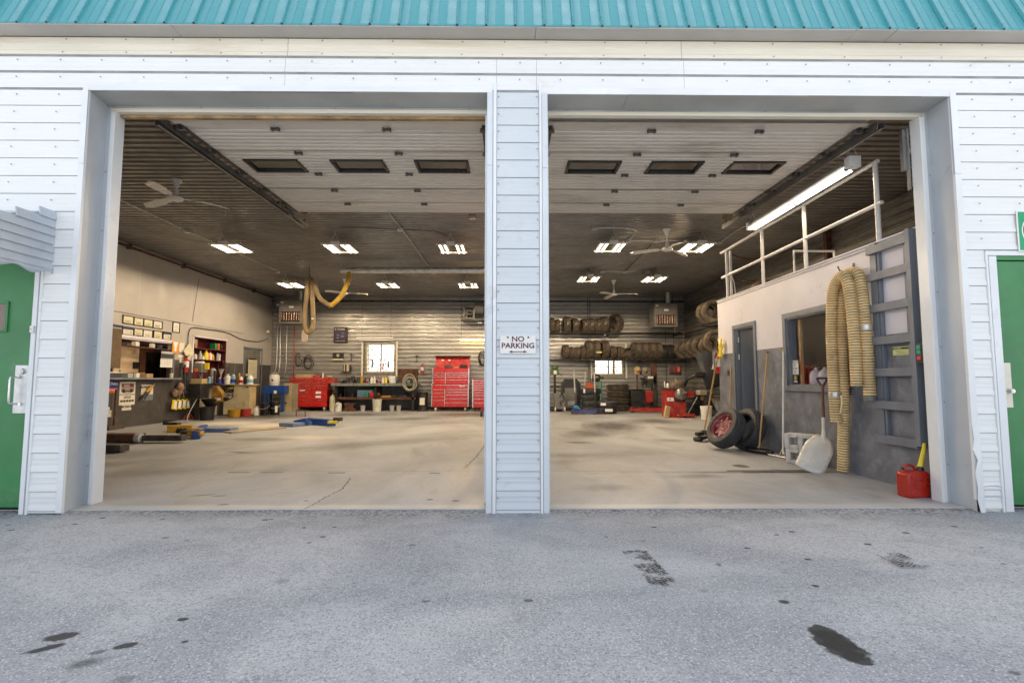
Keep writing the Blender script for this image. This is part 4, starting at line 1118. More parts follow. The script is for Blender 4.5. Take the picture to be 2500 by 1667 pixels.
m = MB(); a = (-5.11, 13.45, 2.702); m.box(a, (.05, .04, .04)); m.build('clamp', STEEL, eh)

# ---------------------------------------------------------------- partition of the side room (right)
PX_ = 4.0; PT = 2.54; PP = 1.572
pw = thing('partition_wall', 'two-tone side room wall, pale above and charcoal below, along the right bay', 'wall')
def pwall(y0, y1, z0, z1):
    for a, b, mt, nm in ((z0, min(z1, PP), LPAINT, 'lower_paint'), (max(z0, PP), z1, UPAINT, 'upper_paint')):
        if b - a > 0.004:
            q = MB(); q.bb(PX_, PX_ + .10, y0, y1, a, b); q.build(nm, mt, pw, smooth=False)
DY0, DY1, DZ1 = 8.20, 8.90, 1.98
WY0, WY1, WZ0, WZ1 = 6.02, 7.24, 1.02, 1.965
pwall(4.70, WY0, 0.0, PT); pwall(WY0, WY1, 0, WZ0); pwall(WY0, WY1, WZ1, PT); pwall(WY1, DY0, 0, PT); pwall(DY0, DY1, DZ1, PT); pwall(DY1, 9.60, 0, PT)
q = MB(); q.bb(PX_ + .1, 6.64, 9.5, 9.6, 0, PT); q.build('end_wall', UPAINT, pw, smooth=False)
q = MB(); q.bb(PX_ + .002, 6.64, 4.72, 9.6, PT + .003, PT + .03); q.build('mezzanine_deck', UPAINT, pw)
q = MB(); q.bb(PX_ - .015, PX_ + .03, 4.72, 9.61, PT + .032, PT + .05); q.build('top_edging', UPAINT, pw, bevel=.002)
q = MB(); q.bb(PX_ - .004, PX_ + .0, 4.72, 9.60, PT - .012, PT + .002); q.build('edge_line', TPAINT, pw)
q = MB(); q.bb(PX_ + .12, 6.64, 4.72, 9.5, PT - .05, PT - .01); q.build('room_ceiling', SIDE, pw)
q = MB(); q.strip([(6.55 + d, z) for d, z in ribbed(0.05, 2.48)], 4.8, 9.48, 'Y'); q.build('room_back_sheet', mat('brown_ribbed_sheet', (0.16, 0.095, 0.06), 0.5, 0.2, var=0.2), pw)
q = MB(); q.bb(PX_ - .0008, PX_ + .0005, 5.46, 5.85, 2.33, 2.333); q.build('panel_seam', TPAINT, pw)
def frame(parent, y0, y1, z0, z1, w, th, name='frame', bottom=True, mt=TPAINT, sill=None):
    q = MB(); x0, x1 = PX_ - th, PX_ - .001
    q.bb(x0, x1, y0 - w, y0, z0 - (w if bottom else 0), z1 + w); q.bb(x0, x1, y1, y1 + w, z0 - (w if bottom else 0), z1 + w); q.bb(x0 - .002, x1, y0 - w, y1 + w, z1 + .001, z1 + w + .002)
    if bottom: q.bb(x0 - .02, x1, y0 - w, y1 + w + .03, z0 - w, z0 - .001)
    # lining in the wall thickness
    q.bb(PX_ + .001, PX_ + .12, y0 + .0, y0 + .02, z0, z1); q.bb(PX_ + .001, PX_ + .12, y1 - .02, y1, z0, z1); q.bb(PX_ + .001, PX_ + .12, y0 + .02, y1 - .02, z1 - .02, z1)
    if bottom: q.bb(PX_ + .001, PX_ + .12, y0 + .02, y1 - .02, z0, z0 + .02)
    return q.build(name, mt, parent, bevel=.003)
dr = thing('side_room_door', 'slate blue inner door standing ajar in its frame in the partition', 'door', (0, 0, 0))
frame(dr, DY0, DY1, 0.02, DZ1, .065, .022, 'door_frame', bottom=False)
q = MB(); q.box((.34, 0, 1.0), (.68, .035, 1.93)); lf = q.build('door_leaf', TPAINT, dr, bevel=.002); lf.location = (PX_ + .07, DY1 - .05, .0); lf.rotation_euler = (0, 0, R(-16))
for z in (.4, 1.45, 1.75):
    q = MB(); q.cyl((PX_ + .05, DY1 - .03, z), (PX_ + .05, DY1 - .03, z + .09), .012, n=8); q.build('hinge', STEEL, dr)
lamp = thing('room_bulb', 'small glowing bulb seen through the top of the side room doorway', 'light bulb', (PX_ + .3, 8.30, 1.90))
q = MB(); q.lathe([(.001, -.03), (.02, -.025), (.028, 0), (.02, .025), (.01, .04), (.01, .07), (.001, .07)], 12); q.build('bulb', emis('warm_bulb', (1, .7, .35), 18), lamp)
q = MB(); q.cyl((0, 0, .07), (0, 0, .50), .006, n=5); q.build('flex', BLACK, lamp)

wi = thing('side_room_window', 'slate framed window in the partition, stickers in its lower left corner', 'window', (0, 0, 0))
frame(wi, WY0, WY1, WZ0, WZ1, .075, .025, 'window_frame')
q = MB(); q.bb(PX_ + .085, PX_ + .12, 7.06, 7.10, WZ0 + .02, WZ1 - .02); q.build('inner_stud', WOODL, wi)
gl = bpy.data.materials.new('window_glass'); gl.use_nodes = True
gb = gl.node_tree.nodes['Principled BSDF']; gb.inputs['Roughness'].default_value = .02; gb.inputs['Base Color'].default_value = (.85, .85, .86, 1)
nt = gl.node_tree; tr = nt.nodes.new('ShaderNodeBsdfTransparent'); gs = nt.nodes.new('ShaderNodeBsdfGlossy'); gs.inputs['Roughness'].default_value = 0.01
mx = nt.nodes.new('ShaderNodeMixShader'); fr = nt.nodes.new('ShaderNodeLayerWeight'); fr.inputs[0].default_value = 0.35; ml = nt.nodes.new('ShaderNodeMath'); ml.operation = 'MULTIPLY'; ml.inputs[1].default_value = 0.14
nt.links.new(fr.outputs['Facing'], ml.inputs[0]); nt.links.new(ml.outputs[0], mx.inputs[0]); nt.links.new(tr.outputs[0], mx.inputs[1]); nt.links.new(gs.outputs[0], mx.inputs[2]); nt.links.new(mx.outputs[0], nt.nodes['Material Output'].inputs[0])
q = MB(); q.bb(PX_ + .06, PX_ + .064, WY0 + .02, WY1 - .02, WZ0 + .02, WZ1 - .02); q.build('pane', gl, wi)
st = thing('no_smoking_notice', 'white no smoking notice in the lower left corner of the partition window', 'notice', (PX_ + .052, 7.15, 0), rot=(0, 0, 0))
q = MB(); q.bb(-.001, .001, -.075, .075, 1.175, 1.37); q.build('sheet', WPAPER, st)
text('NO SMOKING', .022, INK, st, (-.002, 0, 1.345), FROM_LEFT); text('NO VAPING', .022, INK, st, (-.002, 0, 1.26), FROM_LEFT)
RINK = mat('red_ink', (.35, .02, .04), .6)
for z in (1.305, 1.215):
    q = MB(); q.lathe([(.020, 0), (.020, .001), (.016, .001), (.016, 0)], 20, Matrix.Translation((-.0015, 0, z)) @ Matrix.Rotation(R(-90), 4, 'Y')); q.box((-.002, 0, z), (.001, .036, .004), rot=(R(45), 0, 0)); q.build('ban_circle', RINK, st)
st = thing('round_sticker', 'dark sticker with a yellow disc under the no smoking notice', 'sticker', (PX_ + .052, 7.16, 0))
q = MB(); q.bb(-.001, .001, -.055, .055, 1.06, 1.165); q.build('sheet', INK, st)
q = MB(); q.cyl((-.001, 0, 1.125), (-.0025, 0, 1.125), .036, n=20); q.build('disc', mat('olive_yellow', (.50, .46, .05), .5), st)
q = MB(); q.bb(-.0022, -.001, -.045, .045, 1.065, 1.085); q.build('band', WPAPER, st)
JUG = MB()
JUG.lathe([(.001, 0), (.075, 0), (.085, .02), (.085, .16), (.07, .205), (.035, .235), (.02, .24), (.02, .265), (.001, .265)], 20)
jug_me = JUG.mesh('body', mat('lilac_white_plastic', (.62, .58, .66), .4, var=.03))
for i, (y, lb) in enumerate(((6.93, 'pale jug in the window of the side room, leftmost of three'), (6.74, 'pale jug in the window of the side room, middle of three'), (6.53, 'pale jug in the window of the side room, nearest to the hose'))):
    t = thing('jug', lb, 'jug', (PX_ + .21, y, 1.0), group='pale jugs in the side room window')
    o = bpy.data.objects.new('body', jug_me); C.objects.link(o); o.parent = t
q = MB(); q.bb(PX_ + .11, PX_ + .40, 6.05, 7.2, .96, .995); tag(q.build('window_shelf', PLY), 'wooden shelf inside the side room window under the jugs', 'shelf')
t = thing('yellow_bottle', 'yellow container standing deep in the side room behind the jugs', 'container', (5.2, 7.6, 1.35))
q = MB(); q.bb(-.07, .07, -.05, .05, 0, .28); q.build('body', mat('amber_plastic', (.7, .36, .05), .5), t, bevel=.02)
q = MB(); q.cyl((0, 0, .28), (0, 0, .33), .03); q.build('cap', BLACK, t)
q = MB(); q.bb(4.75, 5.7, 7.3, 8.3, 1.28, 1.33); q.bb(4.8, 4.85, 7.35, 7.4, .02, 1.28); q.bb(5.6, 5.65, 7.35, 7.4, .02, 1.28); q.bb(4.8, 4.85, 8.2, 8.25, .02, 1.28); q.bb(5.6, 5.65, 8.2, 8.25, .02, 1.28)
tag(q.build('room_table', RUST), 'brown table inside the side room carrying the yellow container', 'table')
t = thing('room_fan', 'round grey fan standing inside the side room behind the window', 'fan', (5.3, 7.0, 1.0))
q = MB(); q.lathe([(.20, -.03), (.21, 0), (.20, .03)], 28, Matrix.Translation((0, 0, .62)) @ Matrix.Rotation(R(80), 4, 'X'))
for k in range(12):
    a = math.pi * k / 12; q.cyl((-.2 * math.cos(a), -.02, .62 - .2 * math.sin(a)), (.2 * math.cos(a), -.02, .62 + .2 * math.sin(a)), .003, n=4)
q.build('cage', LGREY, t)
q = MB(); q.cyl((0, 0, -.98), (0, 0, .42), .015, n=8); q.cyl((0, 0, -.98), (0, 0, -.95), .2, n=16); q.build('stand', LGREY, t)

# wooden wall ladder, slate painted
ld = thing('wall_ladder', 'slate painted timber ladder fixed to the partition beside the bay corner', 'ladder')
LY0, LY1, LZ0, LZ1 = 4.90, 5.46, 0.47, 2.57
for a, b in ((LY0, LY0 + .09), (LY1 - .09, LY1)):
    q = MB(); q.bb(PX_ - .045, PX_ - .001, a, b, LZ0, LZ1); q.build('stile', TPAINT, ld, bevel=.003)
q = MB(); q.bb(PX_ - .035, PX_ - .001, LY1 - .125, LY1 - .096, LZ0 + .05, LZ1 - .05); q.build('inner_batten', TPAINT, ld, bevel=.002)
q = MB(); q.bb(PX_ - .10, PX_ - .001, LY0 - .06, LY0 - .003, LZ0 + .0, LZ1); q.build('side_board', TPAINT, ld, bevel=.003)
for zc in ((4, 5.145, 2.489)[2], (4, 5.166, 2.198)[2], (4, 5.191, 1.857)[2], (4, 5.189, 1.51)[2], (4, 5.186, 1.179)[2], (4, 5.184, 0.839)[2], (4, 5.183, 0.486)[2]):
    q = MB(); q.bb(PX_ - .085, PX_ - .047, LY0 + .002, LY1 + .004, zc - .042, zc + .042); q.build('rung', TPAINT, ld, bevel=.003)
ct = thing('caution_label', 'yellow CAUTION label on the wall between two ladder rungs', 'label', (PX_ - .003, 5.13, 1.395))
q = MB(); q.bb(-.001, .001, -.12, .12, -.045, .04); q.build('sheet', mat('label_yellow', (.74, .78, .28), .5, var=.03), ct)
q = MB(); q.bb(-.002, -.001, -.118, .118, .012, .032); q.build('band', INK, ct)
text('CAUTION', .022, WPAPER, ct, (-.0022, .055, .022), FROM_LEFT)
for z in (-.002, -.014, -.026, -.037):
    q = MB(); q.bb(-.002, -.001, -.11, .105 - random.random() * .05, z - .002, z + .002); q.build('text_line', GREYM, ct)
sw = thing('door_switch', 'black push button box with two green buttons and a red one', 'switch')
a = (3.93, 4.746, 1.349); q = MB(); q.bb(3.86, 3.995, a[1] - .075, a[1] + .035, a[2] - .095, a[2] + .095); q.build('box', BLACK, sw, bevel=.004)
GBT = mat('green_button', (0.0, .30, .16), .4); RBT = mat('red_button', (.55, .03, .05), .4)
for dz, mt in ((.055, GBT), (.01, GBT), (-.045, RBT)):
    q = MB(); q.bb(3.850, 3.860, a[1] - .022, a[1] + .022, a[2] + dz - .018, a[2] + dz + .018); q.build('button', mt, sw, bevel=.002)
cd = thing('conduit', 'grey conduit running down from the push button box beside the bay corner', 'conduit')
q = MB(); q.tube(spline([(3.95, a[1] - .01, a[2] - .09), (3.95, a[1] - .01, a[2] - .16), (3.955, a[1] - .045, a[2] - .25), (3.955, a[1] - .045, a[2] - .6), (3.96, a[1] - .045, .32)], 6), .012, 8); q.build('pipe', STEEL, cd)
q = MB(); q.tube(spline([(3.95, a[1] - .01, a[2] + .09), (3.95, a[1] - .01, a[2] + .2), (3.96, a[1] - .06, a[2] + .32)], 6), .014, 8); q.build('pipe', STEEL, cd)
q = MB(); q.box((3.965, a[1] - .045, .30), (.05, .05, .07)); q.build('end_box', STEEL, cd, bevel=.004)

# ---------------------------------------------------------------- railing above the partition
rl = thing('pipe_railing', 'white pipe railing along the mezzanine edge above the partition', 'railing')
RZ1, RZ2 = 3.47, 3.0
RAILP = mat('white_rail_paint', (.70, .68, .65), .4, var=.06, dirt=((.4, .36, .3), .2, 5))
posts = (5.40, 6.75, 7.90, 9.20)
for y in posts:
    q = MB(); q.cyl((PX_ + .03, y, PT + .05), (PX_ + .03, y, RZ1 - (0.0 if y != 9.2 else .0)), .026, n=14); q.build('post', RAILP, rl)
q = MB(); q.tube([(PX_ + .03, 9.42, RZ1), (PX_ + .03, 5.36, RZ1)], .024, 14); q.build('top_rail', RAILP, rl)
q = MB(); q.tube([(PX_ + .03, 9.42, RZ2), (PX_ + .03, 5.33, RZ2)], .022, 14); q.build('middle_rail', RAILP, rl)
q = MB(); q.cyl((PX_ + .10, 9.2, PT + .05), (PX_ + .10, 9.2, RZ1 - .01), .022, n=12); q.build('post', RAILP, rl)
ir = thing('inner_railing', 'lower white pipe rail crossing the mezzanine behind the long railing', 'railing')
q = MB(); q.tube([(PX_ + .12, 7.19, PT + .03), (PX_ + .12, 7.19, 2.94), (4.70, 7.19, 2.94), (4.70, 7.19, PT + .03)], .018, 10); q.build('rail', RAILP, ir)
for i, (z, lb) in enumerate(((3.40, 'upper rusty chain hanging from the last railing post'), (2.98, 'lower rusty chain hanging from the last railing post'))):
    o = chain((PX_ + .12, 9.2, z), (PX_ + .75, 9.25, z - .03 + i * .02), 20, .006, sag=.07, name='barrier_chain', mt=RUST)
    tag(o, lb, 'chain', 'chains at the end of the railing')
pc = thing('plank_post', 'rough brown timber post standing behind the mezzanine railing', 'post')
q = MB(); q.bb(6.52, 6.63, 10.2, 10.3, 0.02, 4.21); q.build('post', RUST, pc, bevel=.004)
cb = MB(); cb.tube(spline([(4.10, 9.18, 2.98), (4.13, 9.15, 2.85), (4.13, 9.1, 2.57)], 5), .008, 6)
tag(cb.build('loose_cable', WPLA), 'thin white cable hanging at the foot of the last railing post', 'cable')

# ---------------------------------------------------------------- hose on the partition
hk = thing('hose_hook', 'small black wall hook above the hung exhaust hose', 'hook', (4, 5.775, 2.403))
q = MB(); q.bb(-.012, 0, -.012, .012, -.035, .035); q.tube([(0, 0, -.02), (-.10, 0, -.06), (-.17, 0, -.05), (-.19, 0, -.0)], .008, 6); q.build('hook', BLACKM, hk)
hz = thing('hung_hose', 'cream ribbed exhaust hose folded over a hook on the partition wall', 'hose')
HM = [HOSEY, HOSED]
o7 = lambda x, y: (1900 + x / 3.015, 640 + y / 3.015)
hose([(3.8, 5.916, 0.62), (3.8, 5.925, 0.944), (3.8, 5.931, 1.324), (3.8, 5.924, 1.678), (3.8, 5.88, 2.072), (3.8, 5.802, 2.217), (3.8, 5.69, 2.271), (3.8, 5.616, 2.223), (3.8, 5.574, 2.054), (3.8, 5.548, 1.759), (3.8, 5.535, 1.492), (3.8, 5.536, 1.034)], .062, HM, parent=hz, name='hose_loop', pitch=.030)
hose([(3.91, 6.006, 0.051), (3.91, 5.968, 0.469), (3.9, 5.921, 0.802), (3.9, 5.904, 1.228), (3.9, 5.891, 1.8), (3.9, 5.849, 2.178), (3.9, 5.754, 2.294), (3.9, 5.642, 2.303), (3.9, 5.554, 2.225), (3.9, 5.51, 1.935), (3.9, 5.492, 1.663), (3.9, 5.486, 1.307), (3.9, 5.484, 0.92)], .062, HM, parent=hz, name='hose_loop', pitch=.030)
for p, r in (((3.8, 5.919, 0.93), .066), ((3.9, 5.485, 1.663), .066)):
    q = MB(); p = Vector(p); q.cyl(p - Vector((0, 0, .025)), p + Vector((0, 0, .025)), r, n=20); q.build('joint_clamp', STEEL, hz)
p = Vector((3.9, 5.483, 0.929)); q = MB(); q.cyl(p, p - Vector((0, 0, .05)), .060, .058, n=18); q.build('end_cuff', GREYM, hz)
q = MB(); q.tube(spline([(3.72, 5.681, 0.927), (3.72, 5.681, 0.837), (3.73, 5.725, 0.73)], 6), .010, 6); q.build('tie_strap', HOSEY, hz)

# ---------------------------------------------------------------- things standing along the partition
gc = thing('fuel_can', 'red plastic fuel can with a yellow spout by the ladder foot', 'fuel can', (3.785, 4.81, FZ), R(6))
gc.scale = (.92, .92, .92)
CAN = mat('red_jerry_can_plastic', (.44, .020, .010), .32, var=.1, vs=5, dirt=((.30, .02, .02), .25, 4), coat=.15)
q = MB(); prof2 = [(-.125, .0), (.125, .0), (.125, .24), (.09, .262), (-.02, .262), (-.055, .262), (-.125, .24)]
q.prism(prof2, -.075, .075, axis='Y'); bd = q.build('body', CAN, gc, bevel=.018)
bd.modifiers['bevel'].segments = 4
for s in (-1, 1):
    q = MB(); q.bb(-.045, .045, s * .075, s * .079, .09, .17); bb_ = q.build('emblem_panel', CAN, gc, bevel=.003)
    for (xa, za, xb, zb) in ((-.10, .04, -.055, .085), (.10, .04, .055, .085), (-.10, .21, -.055, .175), (.10, .21, .055, .175), (-.055, .085, .055, .085), (-.055, .175, .055, .175), (-.055, .085, -.055, .175), (.055, .085, .055, .175)):
        q = MB(); q.cyl((xa, s * .076, za), (xb, s * .076, zb), .005, n=6); q.build('moulded_rib', CAN, gc)
q = MB(); q.tube(spline([(-.10, 0, .235), (-.095, 0, .29), (-.055, 0, .315), (0.0, 0, .305), (.03, 0, .262)], 6), .013, 8); q.build('handle', CAN, gc)
q = MB(); q.cyl((.075, 0, .25), (.085, 0, .285), .040, .036, 20); q.cyl((.085, 0, .285), (.087, 0, .30), .030, .024, 16); q.build('cap_ring', BLACK, gc)
q = MB(); q.tube(spline([(.085, 0, .29), (.10, 0, .34), (.135, 0, .45), (.145, 0, .50), (.150, 0, .53)], 6), .02, 12, radii=None); 
q = MB(); pts = spline([(.085, 0, .29), (.10, 0, .34), (.135, 0, .45), (.145, 0, .50), (.150, 0, .53)], 6); q.tube(pts, .02, 12, radii=[.026 - .013 * (i / (len(pts) - 1)) for i in range(len(pts))]); q.build('spout', YELB, gc)
q = MB(); q.cyl((-.10, 0, .275), (-.125, 0, .29), .012, n=8); q.build('vent_cap', BLACK, gc)

# cement blocks: two-cell blocks with real cells
def block(loc, rz, label, chip):
    t = thing('cement_block', label, 'cement block', loc, rz, 'stacked cement blocks')
    L, W, H = .39, .19, .19
    q = MB()
    def ring(u0, u1, v0, v1, w0, w1, cells):
        pass
    # cells run along Y (towards the viewer); walls around two cells
    for (x0, x1) in ((-L / 2, -L / 2 + .062), (-.032, .032), (L / 2 - .062, L / 2)):
        q.bb(x0, x1, -W / 2, W / 2, .0, H)
    for (x0, x1) in ((-L / 2 + .062, -.032), (.032, L / 2 - .062)):
        q.bb(x0, x1, -W / 2, W / 2, 0, .050); q.bb(x0, x1, -W / 2, W / 2, H - .050, H); q.bb(x0, x1, W / 2 - .06, W / 2, .050, H - .050)
    o = q.build('block', BLOCKM, t, bevel=.009)
    return t
block((3.845, 6.66, FZ), R(-52), 'lower of two grey cement blocks by the partition', 1)
block((3.84, 6.67, FZ + .192), R(-50), 'upper of two grey cement blocks by the partition', 2)

# scoop shovel leaning against the wall
sv = thing('scoop_shovel', 'pale worn scoop shovel standing blade down against the partition', 'shovel', (3.83, 6.22, FZ))
BLD = mat('worn_aluminium_blade', (.70, .68, .62), .5, .2, var=.1, vs=5, dirt=((.36, .34, .30), .3, 5))
q = MB(); vs = []; nu, nv = 9, 9
for i in range(nu):
    v = i / (nu - 1)
    hw = .155 - .02 * (v > .9) * 0 - .085 * max(0, (v - .62) / .38) ** 1.6
    zz_ = .0 + .40 * v
    for j in range(nv):
        u = -1 + 2 * j / (nv - 1)
        vs.append((u * hw, -.30 + .34 * v - .05 * (1 - u * u) * (1 - .5 * v) - .0 , zz_ + .012 * u * u * (1 - v)))
q.add(vs, [(i * nv + j, i * nv + j + 1, (i + 1) * nv + j + 1, (i + 1) * nv + j) for i in range(nu - 1) for j in range(nv - 1)])
M_sv = None
o = q.build('blade', BLD, sv, ang=70); s = o.modifiers.new('t', 'SOLIDIFY'); s.thickness = .004; o.data.transform(Matrix.Translation((0, 0, .38)) @ Matrix.Rotation(R(20), 4, 'Y') @ Matrix.Translation((0, 0, -.38))); o.rotation_euler = (0, 0, R(-38)); 
def svp(x, y, z):
    v = Matrix.Rotation(R(-38), 3, 'Z') @ Vector((x, y, z)); return v
q = MB(); q.tube([svp(0, -.02, .30), svp(0, .04, .42), svp(0, .07, .50), svp(0, .085, .62)], .02, 10, radii=[.034, .024, .020, .021]); q.build('socket', BLD, sv)
q = MB(); q.tube([svp(0, .085, .60), svp(0, .11, 1.02)], .0175, 10); q.build('shaft', WOODD, sv)
q = MB(); h = svp(0, .112, 1.0)
for s in (-1, 1):
    q.tube([svp(0, .11, .99), svp(s * .03, .115, 1.04), svp(s * .055, .12, 1.10)], .012, 8)
q.tube([svp(-.058, .12, 1.10), svp(.058, .12, 1.10)], .014, 8); q.build('d_grip', mat('dark_maroon_grip', (.06, .03, .04), .5), sv)
q = MB(); q.tube(spline([svp(.05, .06, .55), svp(.075, .08, .50), svp(.065, .04, .42), svp(.04, .03, .36)], 6), .008, 6)
tag(q.build('hose_tail', HOSEY), 'loose cream strap end curling behind the shovel socket', 'strap')

def pole(p0, p1, r, mt, label, cat, name, tip=None):
    t = thing(name, label, cat)
    q = MB(); q.cyl(p0, p1, r, n=10); q.build('shaft', mt, t)
    if tip:
        d = (Vector(p1) - Vector(p0)).normalized()
        q = MB(); q.cyl(Vector(p1), Vector(p1) + d * .025, r * 1.1, n=10); q.build('end_cap', tip, t)
    return t
br = pole((3.72, 7.60, .09), (3.965, 7.73, 1.50), .014, WOODL, 'black push broom with a wooden handle leaning on the partition', 'broom', 'push_broom', BLACKM)
q = MB(); d0, d1 = Vector((3.62, 7.86, .055)), Vector((3.80, 7.36, .055))
q.tube([d0, d0.lerp(d1, .15), d0.lerp(d1, .85), d1], .05, 10, radii=[.03, .048, .048, .03]); q.build('broom_head', BLACK, br, ang=80)
sq = pole((3.82, 7.13, .07), (3.97, 7.30, 1.50), .012, WENAM, 'white handled floor squeegee leaning beside the partition window', 'squeegee', 'squeegee', YELB)
q = MB(); q.tube([(3.76, 7.40, .035), (3.87, 6.82, .035)], .014, 8); q.bb(0, 0, 0, 0, 0, 0) if False else None; q.build('blade_bar', STEEL, sq)
q = MB(); q.tube([(3.765, 7.40, .022), (3.875, 6.82, .022)], .008, 6); q.build('rubber_edge', BLACK, sq)
q = MB(); q.tube([(3.79, 7.19, .04), (3.82, 7.13, .16)], .008, 6); q.tube([(3.81, 7.06, .04), (3.82, 7.13, .16)], .008, 6); q.build('bracket', STEEL, sq)
pole((3.93, 9.08, .03), (3.97, 9.02, 1.345), .014, WOODL, 'short wooden handle leaning between the doorway and the wall end', 'handle', 'leaning_pole')
pole((3.72, 9.75, .03), (3.93, 9.45, 1.62), .015, mat('honey_wood', (.55, .30, .08), .4), 'honey coloured long handle leaning on the end of the partition', 'handle', 'leaning_pole')
ox = thing('outlet_plate', 'dark red outlet plate between the leaning handle and the doorway', 'outlet', (3.995, 9.204, 1.225))
q = MB(); q.bb(-.006, .0, -.03, .03, -.05, .05); q.build('plate', mat('dark_red_plastic', (.06, .02, .02), .5), ox, bevel=.002)

# fire extinguishers
def extinguisher(loc, label, sc=1.0, white=True, rz=0):
    t = thing('fire_extinguisher', label, 'fire extinguisher', loc, rz, 'red and white fire extinguishers')
    t.scale = (sc,) * 3
    RE = REDP
    q = MB(); q.lathe([(.001, 0), (.062, .0), (.066, .01), (.066, .13)], 20); q.build('cylinder', RE, t)
    q = MB(); q.lathe([(.0665, .13), (.0665, .28)], 20); q.build('label_band', WPAPER, t)
    q = MB(); q.lathe([(.066, .28), (.066, .31), (.05, .345), (.025, .36), (.018, .38), (.001, .38)], 20); q.build('shoulder', RE, t)
    q = MB(); q.bb(-.02, .02, -.02, .02, .375, .41); q.box((.03, 0, .425), (.12, .022, .012), rot=(0, R(-22), 0)); q.box((.03, 0, .395), (.11, .022, .010)); q.build('valve', DSTEEL, t, bevel=.003)
    q = MB(); q.tube(spline([(-.02, 0, .40), (-.07, 0, .41), (-.095, 0, .36), (-.10, 0, .25), (-.11, 0, .16)], 6), .009, 8, radii=None); q.build('discharge_hose', LGREY, t)
    q = MB(); q.cyl((-.11, 0, .17), (-.125, 0, .08), .012, .022, 10); q.build('nozzle', WPLA, t)
    return t
extinguisher((4.012, 9.62, 1.215), 'red and white fire extinguisher hung at the far end of the partition', 1.0)
bg = thing('yellow_bag', 'yellow and white plastic bag hanging over the extinguisher', 'bag', (3.96, 9.352, 1.678))
q = MB(); vs = []
for i in range(9):
    for j in range(5):
        vs.append((.012 * math.sin(i * 1.7 + j) - .02, -.065 + .13 * j / 4 + .012 * math.sin(i * 1.1), -.17 + .34 * i / 8 + .01 * math.sin(j * 2)))
q.add(vs, [(i * 5 + j, i * 5 + j + 1, (i + 1) * 5 + j + 1, (i + 1) * 5 + j) for i in range(8) for j in range(4)]); o = q.build('bag', YELB, bg, ang=80); s = o.modifiers.new('t', 'SOLIDIFY'); s.thickness = .02
q = MB(); q.add([(-.034, -.02, -.02), (-.034, .05, -.03), (-.034, .055, .17), (-.034, .0, .16)], [(0, 1, 2, 3)]); o = q.build('white_print', WPAPER, bg); s = o.modifiers.new('t', 'SOLIDIFY'); s.thickness = .004
q = MB(); q.box((PX_ - .03, 9.7, 1.52), (.10, .02, .26)); tag(q.build('blue_grey_card', TPAINT), 'blue-grey card hanging behind the yellow bag', 'card')

# ---------------------------------------------------------------- tyres
def tyre_profile(Ro, w, Ri, grooves=3, gd=.012):
    h = w / 2; p = []
    p += [(Ri + .012, -h * .55), (Ri, -h * .80), (Ri + .012, -h * .93), (Ri + .25 * (Ro - Ri), -h * .99), (Ri + .55 * (Ro - Ri), -h * 1.0), (Ri + .82 * (Ro - Ri), -h * .95), (Ro - .012, -h * .80)]
    n_ = grooves; tw = 2 * h * .74
    x = -tw / 2
    gw = tw * .06; rib = (tw - gw * n_) / (n_ + 1)
    for i in range(n_ + 1):
        cr = lambda xx: Ro - .016 * (abs(xx) / (tw / 2)) ** 2.5
        p += [(cr(x), x), (cr(x + rib), x + rib)]
        if i < n_:
            p += [(Ro - gd, x + rib + gw * .12), (Ro - gd, x + rib + gw * .88)]
        x += rib + gw
    p += [(Ro - .012, h * .80), (Ri + .82 * (Ro - Ri), h * .95), (Ri + .55 * (Ro - Ri), h), (Ri + .25 * (Ro - Ri), h * .99), (Ri + .012, h * .93), (Ri, h * .80), (Ri + .012, h * .55)]
    p += [(Ro - .03, h * .62), (Ro - .022, 0), (Ro - .03, -h * .62), (Ri + .012, -h * .55)]
    return p
ZtoX = Matrix.Rotation(R(90), 4, 'Y')
def detailed_tyre(Ro, w, Ri):
    """tyre whose tread is cut into blocks"""
    q = MB(); q.lathe(tyre_profile(Ro - .008, w, Ri, 0), 64, ZtoX)
    tr = MB(); rows = 5; tw = w * .80; nb = 58
    for r in range(rows):
        u0 = -tw / 2 + tw * r / rows + .004; u1 = -tw / 2 + tw * (r + 1) / rows - .004
        for b in range(nb):
            a0 = 2 * math.pi * (b + (.5 if r % 2 else 0)) / nb; a1 = a0 + 2 * math.pi / nb * .80
            sk = (.03 if r < 2 else -.03 if r > 2 else 0)
            vs = []
            for rr in (Ro - .012, Ro):
                for (u, a) in ((u0, a0), (u1, a0 + sk), (u1, a1 + sk), (u0, a1)):
                    k_ = rr - .014 * (abs(u) / (tw / 2)) ** 2.5
                    vs.append((u, k_ * math.cos(a), k_ * math.sin(a)))
            tr.add(vs, [(4, 5, 6, 7), (0, 4, 7, 3), (1, 2, 6, 5), (0, 1, 5, 4), (3, 7, 6, 2)])
    return q.mesh('sidewall', RUBBER, ang=50), tr.mesh('tread', TREADM, smooth=False)
sw_me, tr_me = detailed_tyre(.325, .215, .20)
WOBJ = []
